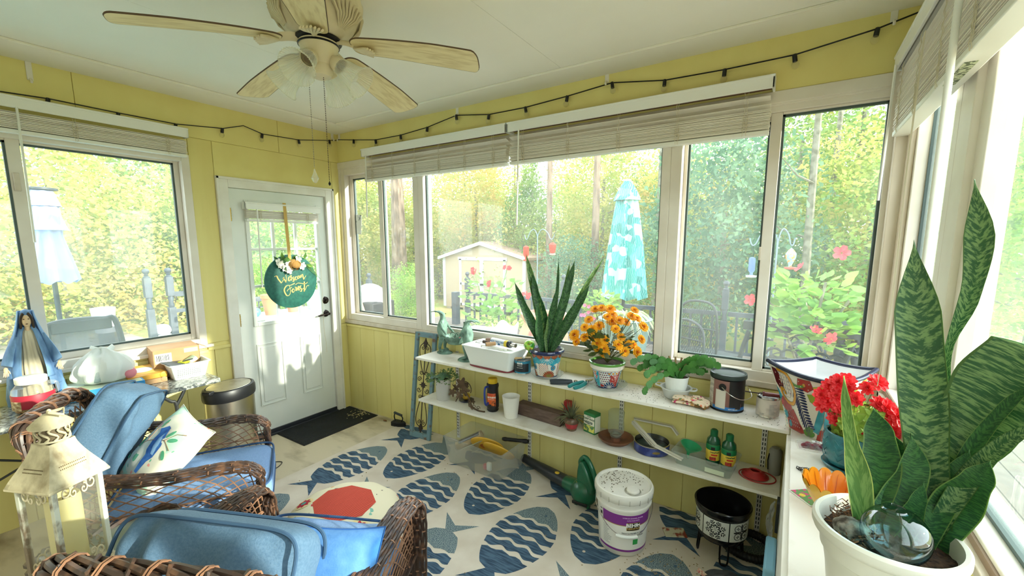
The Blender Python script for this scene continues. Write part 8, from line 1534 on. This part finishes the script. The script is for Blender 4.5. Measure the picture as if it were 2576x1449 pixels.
wtext('lettering', 'BEHR', .028, WPR, t, rr(.185), .186, A0+.22, bold=.0009); wtext('lettering', 'PREMIUM PLUS', .0115, mat('print_gold', 'C9A860', .4), t, rr(.166), .168, A0+.27, bold=.0002); wtext('lettering', 'INTERIOR EGGSHELL ENAMEL', .0085, mat('print_lilac', 'D9B8E0', .5), t, rr(.225), .228, A0+.25); wtext('lettering', 'ULTRA PURE WHITE', .0075, mat('print_lilac', 'D9B8E0', .5), t, rr(.21), .215, A0+.25)
wtext('lettering', 'PAINT & PRIMER IN ONE', .0110, GPR, t, rr(.14), .140, A0+.27); wtext('lettering', 'DURABLE, LONG LASTING FINISH', .0085, GPR, t, rr(.12), .124, A0+.25); wtext('lettering', 'LOW ODOR', .009, GPR, t, rr(.11), .111, A0+.28)
b = MB(); q = random.Random(4)
for k in range(11): z = .155-.0095*k; a1 = A0-.98; b.lathe([(rr(z)-.0006, z), (rr(z)-.0006, z+.0022)], n=6, a0=a1, a1=a1+q.uniform(.2, .42))
O('fine_print', b, GPR, t, kind='stuff')
# bear emblem beside the name
bp_ = [(-.012, -.004), (-.012, .002), (-.006, .0055), (.002, .0045), (.007, .0065), (.012, .004), (.0125, .001), (.009, -.0005), (.008, -.0055), (.0055, -.0055), (.004, -.001), (-.003, -.0015), (-.005, -.006), (-.008, -.006), (-.0085, -.003)]
b = MB(); a_ = A0+.455; vs = [(rr(.187)*math.cos(a_+x/.135), rr(.187)*math.sin(a_+x/.135), .187+y) for x, y in bp_]; b.add(vs+[(rr(.187)*math.cos(a_), rr(.187)*math.sin(a_), .187)], [(i, (i+1) % 15, 15) for i in range(15)]); O('bear_emblem', b, WPR, t)
O('bail', MB().tube(spline([(.145*math.cos(A0-1.57), .145*math.sin(A0-1.57), .288), (.150*math.cos(A0-1.3), .150*math.sin(A0-1.3), .23), (.152*math.cos(A0-.6), .152*math.sin(A0-.6), .165), (.155*math.cos(A0), .155*math.sin(A0), .135), (.155*math.cos(A0+.6), .155*math.sin(A0+.6), .165), (.152*math.cos(A0+1.3), .152*math.sin(A0+1.3), .23), (.145*math.cos(A0+1.57), .145*math.sin(A0+1.57), .288)], 6), .0018, 6), STEEL, t)
O('bail_grip', MB().tube([(.157*math.cos(A0+a), .157*math.sin(A0+a), .137+.02*a*a) for a in (-.36, -.2, 0, .2, .34)], .0085, 10), WP, t)
b = MB(); q = random.Random(14)
for k in range(95): a = q.gauss(2.4, 1.1); r = .128*math.sqrt(q.random()); l = q.uniform(.002, .008); b.at(TR(r*math.cos(a), r*math.sin(a), .3455, rz=q.uniform(0, 3))); b.box(-l/2, l/2, -.001, .001, 0, .002)
b.at(TR()); o = O('lid_litter', b, mat('litter_dark', '4C3A28', .9), loc=(2.99, -.475, .0065)); tag(o, 'dried leaf bits scattered on the white paint bucket lid', 'debris', kind='stuff')
# patterned pot on wire stand
t = T('patterned_pot', 'black pot with white floral tile pattern on a black wire stand', 'flower pot', (3.455, -.27, .0065), 0); BG_ = mat('gloss_black', '141416', .22, coat=.3); O('pot', MB().lathe([(0, .105), (.09, .105), (.112, .115), (.122, .14), (.1225, .15), (.125, .25), (.130, .256), (.136, .27), (.138, .29), (.134, .294), (.128, .29), (.122, .26), (.118, .15), (.09, .12), (0, .118)], n=64), BG_, t)
f = lambda a, z, off: ((.1232+(z)*.02+off)*math.cos(a), (.1232+z*.02+off)*math.sin(a), .143+z); D_ = Deco(f, .124); PW_ = mat('glaze_offwhite', 'D9DAD2', .3); r8 = .124; NT = 6; TW = 2*PI*r8/NT
for k in range(NT):
    x0 = k*TW+.05; n_s = 8
    for j in range(n_s): xa, xb = x0-TW/2+.0025+(TW-.005)*j/n_s, x0-TW/2+.0025+(TW-.005)*(j+1)/n_s; D_.poly([(xa, .002), (xb, .002), (xb, .104), (xa, .104)], PW_, 0)
    cx, cy = x0, .053
    if k % 2 == 0:
        D_.fan(cx, cy, 0, 2*PI*7/8, 8, .030, .014, GBK, 1, None); D_.fan(cx, cy, 0, 2*PI*7/8, 8, .022, .008, PW_, 2); D_.dot(cx, cy, .0055, GBK, 3); D_.dot(cx, cy, .0035, PW_, 4)
        for i in range(8):
            a = PI/8+i*PI/4; l = .052; ex, ey = cx+.030*math.cos(a), cy+.030*math.sin(a); D_.line([(cx+.018*math.cos(a), cy+.018*math.sin(a)), (cx+l*math.cos(a), cy+min(.047, l)*math.sin(a))], GBK, .0014, 2)
            for sg in (-1, 1): D_.petal(ex, ey, a+sg*.9, .016, .006, GBK, 2); D_.petal(ex+.010*math.cos(a), ey+.010*math.sin(a), a+sg*.8, .012, .005, GBK, 2)
    else:
        for i in range(4):
            a = PI/4+i*PI/2; px, py = cx+.031*math.cos(a), cy+.031*math.sin(a); D_.dot(px, py, .020, GBK, 1); D_.dot(px, py, .0165, PW_, 2); D_.fan(px, py, a-.7, a+.7, 2, .010, .005, GBK, 3); D_.fan(px, py, a+2.4, a+3.8, 2, .010, .005, GBK, 3); D_.petal(cx, cy, i*PI/2, .045, .012, GBK, 2)
        D_.dot(cx, cy, .010, GBK, 3); D_.dot(cx, cy, .004, PW_, 4)
D_.done(t)
for a in (.3, 1.87, 3.44, 5.01): c_, s_ = math.cos(a), math.sin(a); O('hairpin_leg', MB().tube(spline([(.100*c_-.02*s_, .100*s_+.02*c_, .115), (.108*c_-.018*s_, .108*s_+.018*c_, .02), (.110*c_, .110*s_, .004), (.108*c_+.018*s_, .108*s_-.018*c_, .02), (.100*c_+.02*s_, .100*s_-.02*c_, .115)], 5), .0045, 8), BLACKM, t)
O('stand_ring', MB().tube([(.105*math.cos(a), .105*math.sin(a), .11) for a in [2*PI*i/36 for i in range(36)]], .005, 8, True), BLACKM, t)
# cap, hose ring, and odds and ends by the counter
t = T('baseball_cap', 'dark grey cap with small red square patch lying at the bottom of the picture', 'cap', (3.52, -.60, .0065), .4); CAPM = mat('cap_grey', '3E4144', .85, c2='34363A', scale=60); O('crown', MB().grid(lambda u, v: (.115*math.sin(PI/2*v)*math.cos(2*PI*u)*1.15, .115*math.sin(PI/2*v)*math.sin(2*PI*u), .118*math.cos(PI/2*v)+.003*math.cos(6*2*PI*u)*math.sin(PI*v)), 48, 16, True), CAPM, t, solid=.004)
O('seam', MB().tube([(-.135*math.cos(a), .0, .121*math.sin(a)) for a in [PI*i/20 for i in range(1, 20)]], .002, 5), mat('cap_seam', '54585C', .8), t); O('button', MB().sph((0, 0, .121), .008, 10, 6, sz=.6), CAPM, t); O('brim', MB().grid(lambda u, v: ((.10+.09*v)*math.cos(-.9+1.8*u)*1.1, (.10+.09*v)*math.sin(-.9+1.8*u), .010-.012*v*v+.012*(1-abs(2*u-1))), 20, 6), CAPM, t, solid=.004)
O('red_patch', MB().at(TR(-.035, -.02, .117, rz=.5, rx=.2)).box(-.009, .009, -.009, .009, .0, .003), mat('patch_red', 'B03038', .6), t); O('embroidered_tag', MB().at(TR(-.09, .035, .088, rz=.6, ry=-.7)).box(-.010, .010, -.03, .03, .0, .003), mat('patch_tan', 'C4B49A', .7, c2='9A3A3A', scale=90), t)
t = T('black_ribbed_hose', 'thick black corrugated hose loop on the floor under the shelf', 'hose', (3.60, -.16, .0)); b = MB(); P = [(-.02+.125*math.cos(a), .0+.11*math.sin(a), .030) for a in [2*PI*i/110 for i in range(110)]]; b.tube(P, [.023 if i % 2 else .020 for i in range(110)], 10, True); O('hose', b, mat('hose_black', '151517', .55), t)
t = T('crumpled_bag', 'crumpled clear plastic bag hanging at the counter end', 'bag', (3.672, -.345, .30)); O('bag', MB().grid(lambda u, v: (.010+.012*noise.noise(Vector((u*5, v*5, 3)))-.03*math.sin(PI*v)*u, -.0+.07*(u-.5)+.02*noise.noise(Vector((u*4, v*6, 1))), -.12+.22*v+.03*noise.noise(Vector((u*7, v*3, 6)))), 16, 22), mat('grey_bag', 'B9BAB4', .3, transl=.5), t)
tag(O('black_clip_panel', MB().box(3.690, 3.702, -.52, -.45, .36, .50), BLACK, bevel=.002), 'small black flat panel clipped on the counter side', 'panel'); tag(O('blue_bin', MB().box(3.66, 3.703, -.75, -.50, .006, .33), mat('bin_blue', '7FB4D0', .4), bevel=.01), 'pale blue narrow bin pushed against the counter side', 'bin')
t = T('seed_sachet', 'small printed sachet lying on the rug behind the patterned pot', 'packet', (3.22, -.245, .0065), .5); O('sachet', MB().box(-.06, .06, -.04, .04, 0, .006), mat('sachet', 'C9C4A8', .5, c2='8E3A2E', scale=26, lo=.5, hi=.62), t, bevel=.002)
b = MB(); q = random.Random(21)
for k in range(160): x, y = q.gauss(3.25, .12), q.gauss(-.6, .10); l = q.uniform(.004, .012); b.at(TR(x, y, .0062, rz=q.uniform(0, 3))); b.box(-l/2, l/2, -.0015, .0015, 0, .002)
for k in range(40): x, y = q.uniform(.9, 3.3), q.uniform(-1.2, -.1); b.at(TR(x, y, .0062, rz=q.uniform(0, 3))); b.box(-.003, .003, -.002, .002, 0, .003)
b.at(TR()); o = O('floor_litter', b, mat('litter_tan', '9A8560', .9)); tag(o, 'dry leaf crumbs scattered over the rug near the bucket', 'debris', kind='stuff')
tag(O('brown_cap', MB().lathe([(0, 0), (.02, 0), (.022, .008), (.016, .014), (0, .015)], n=18, sx=1.8), mat('cap_brown', '5E3226', .6), loc=(2.17, -.03, .001)), 'small reddish-brown oval cap on the floor by the wall behind the blower', 'cap')
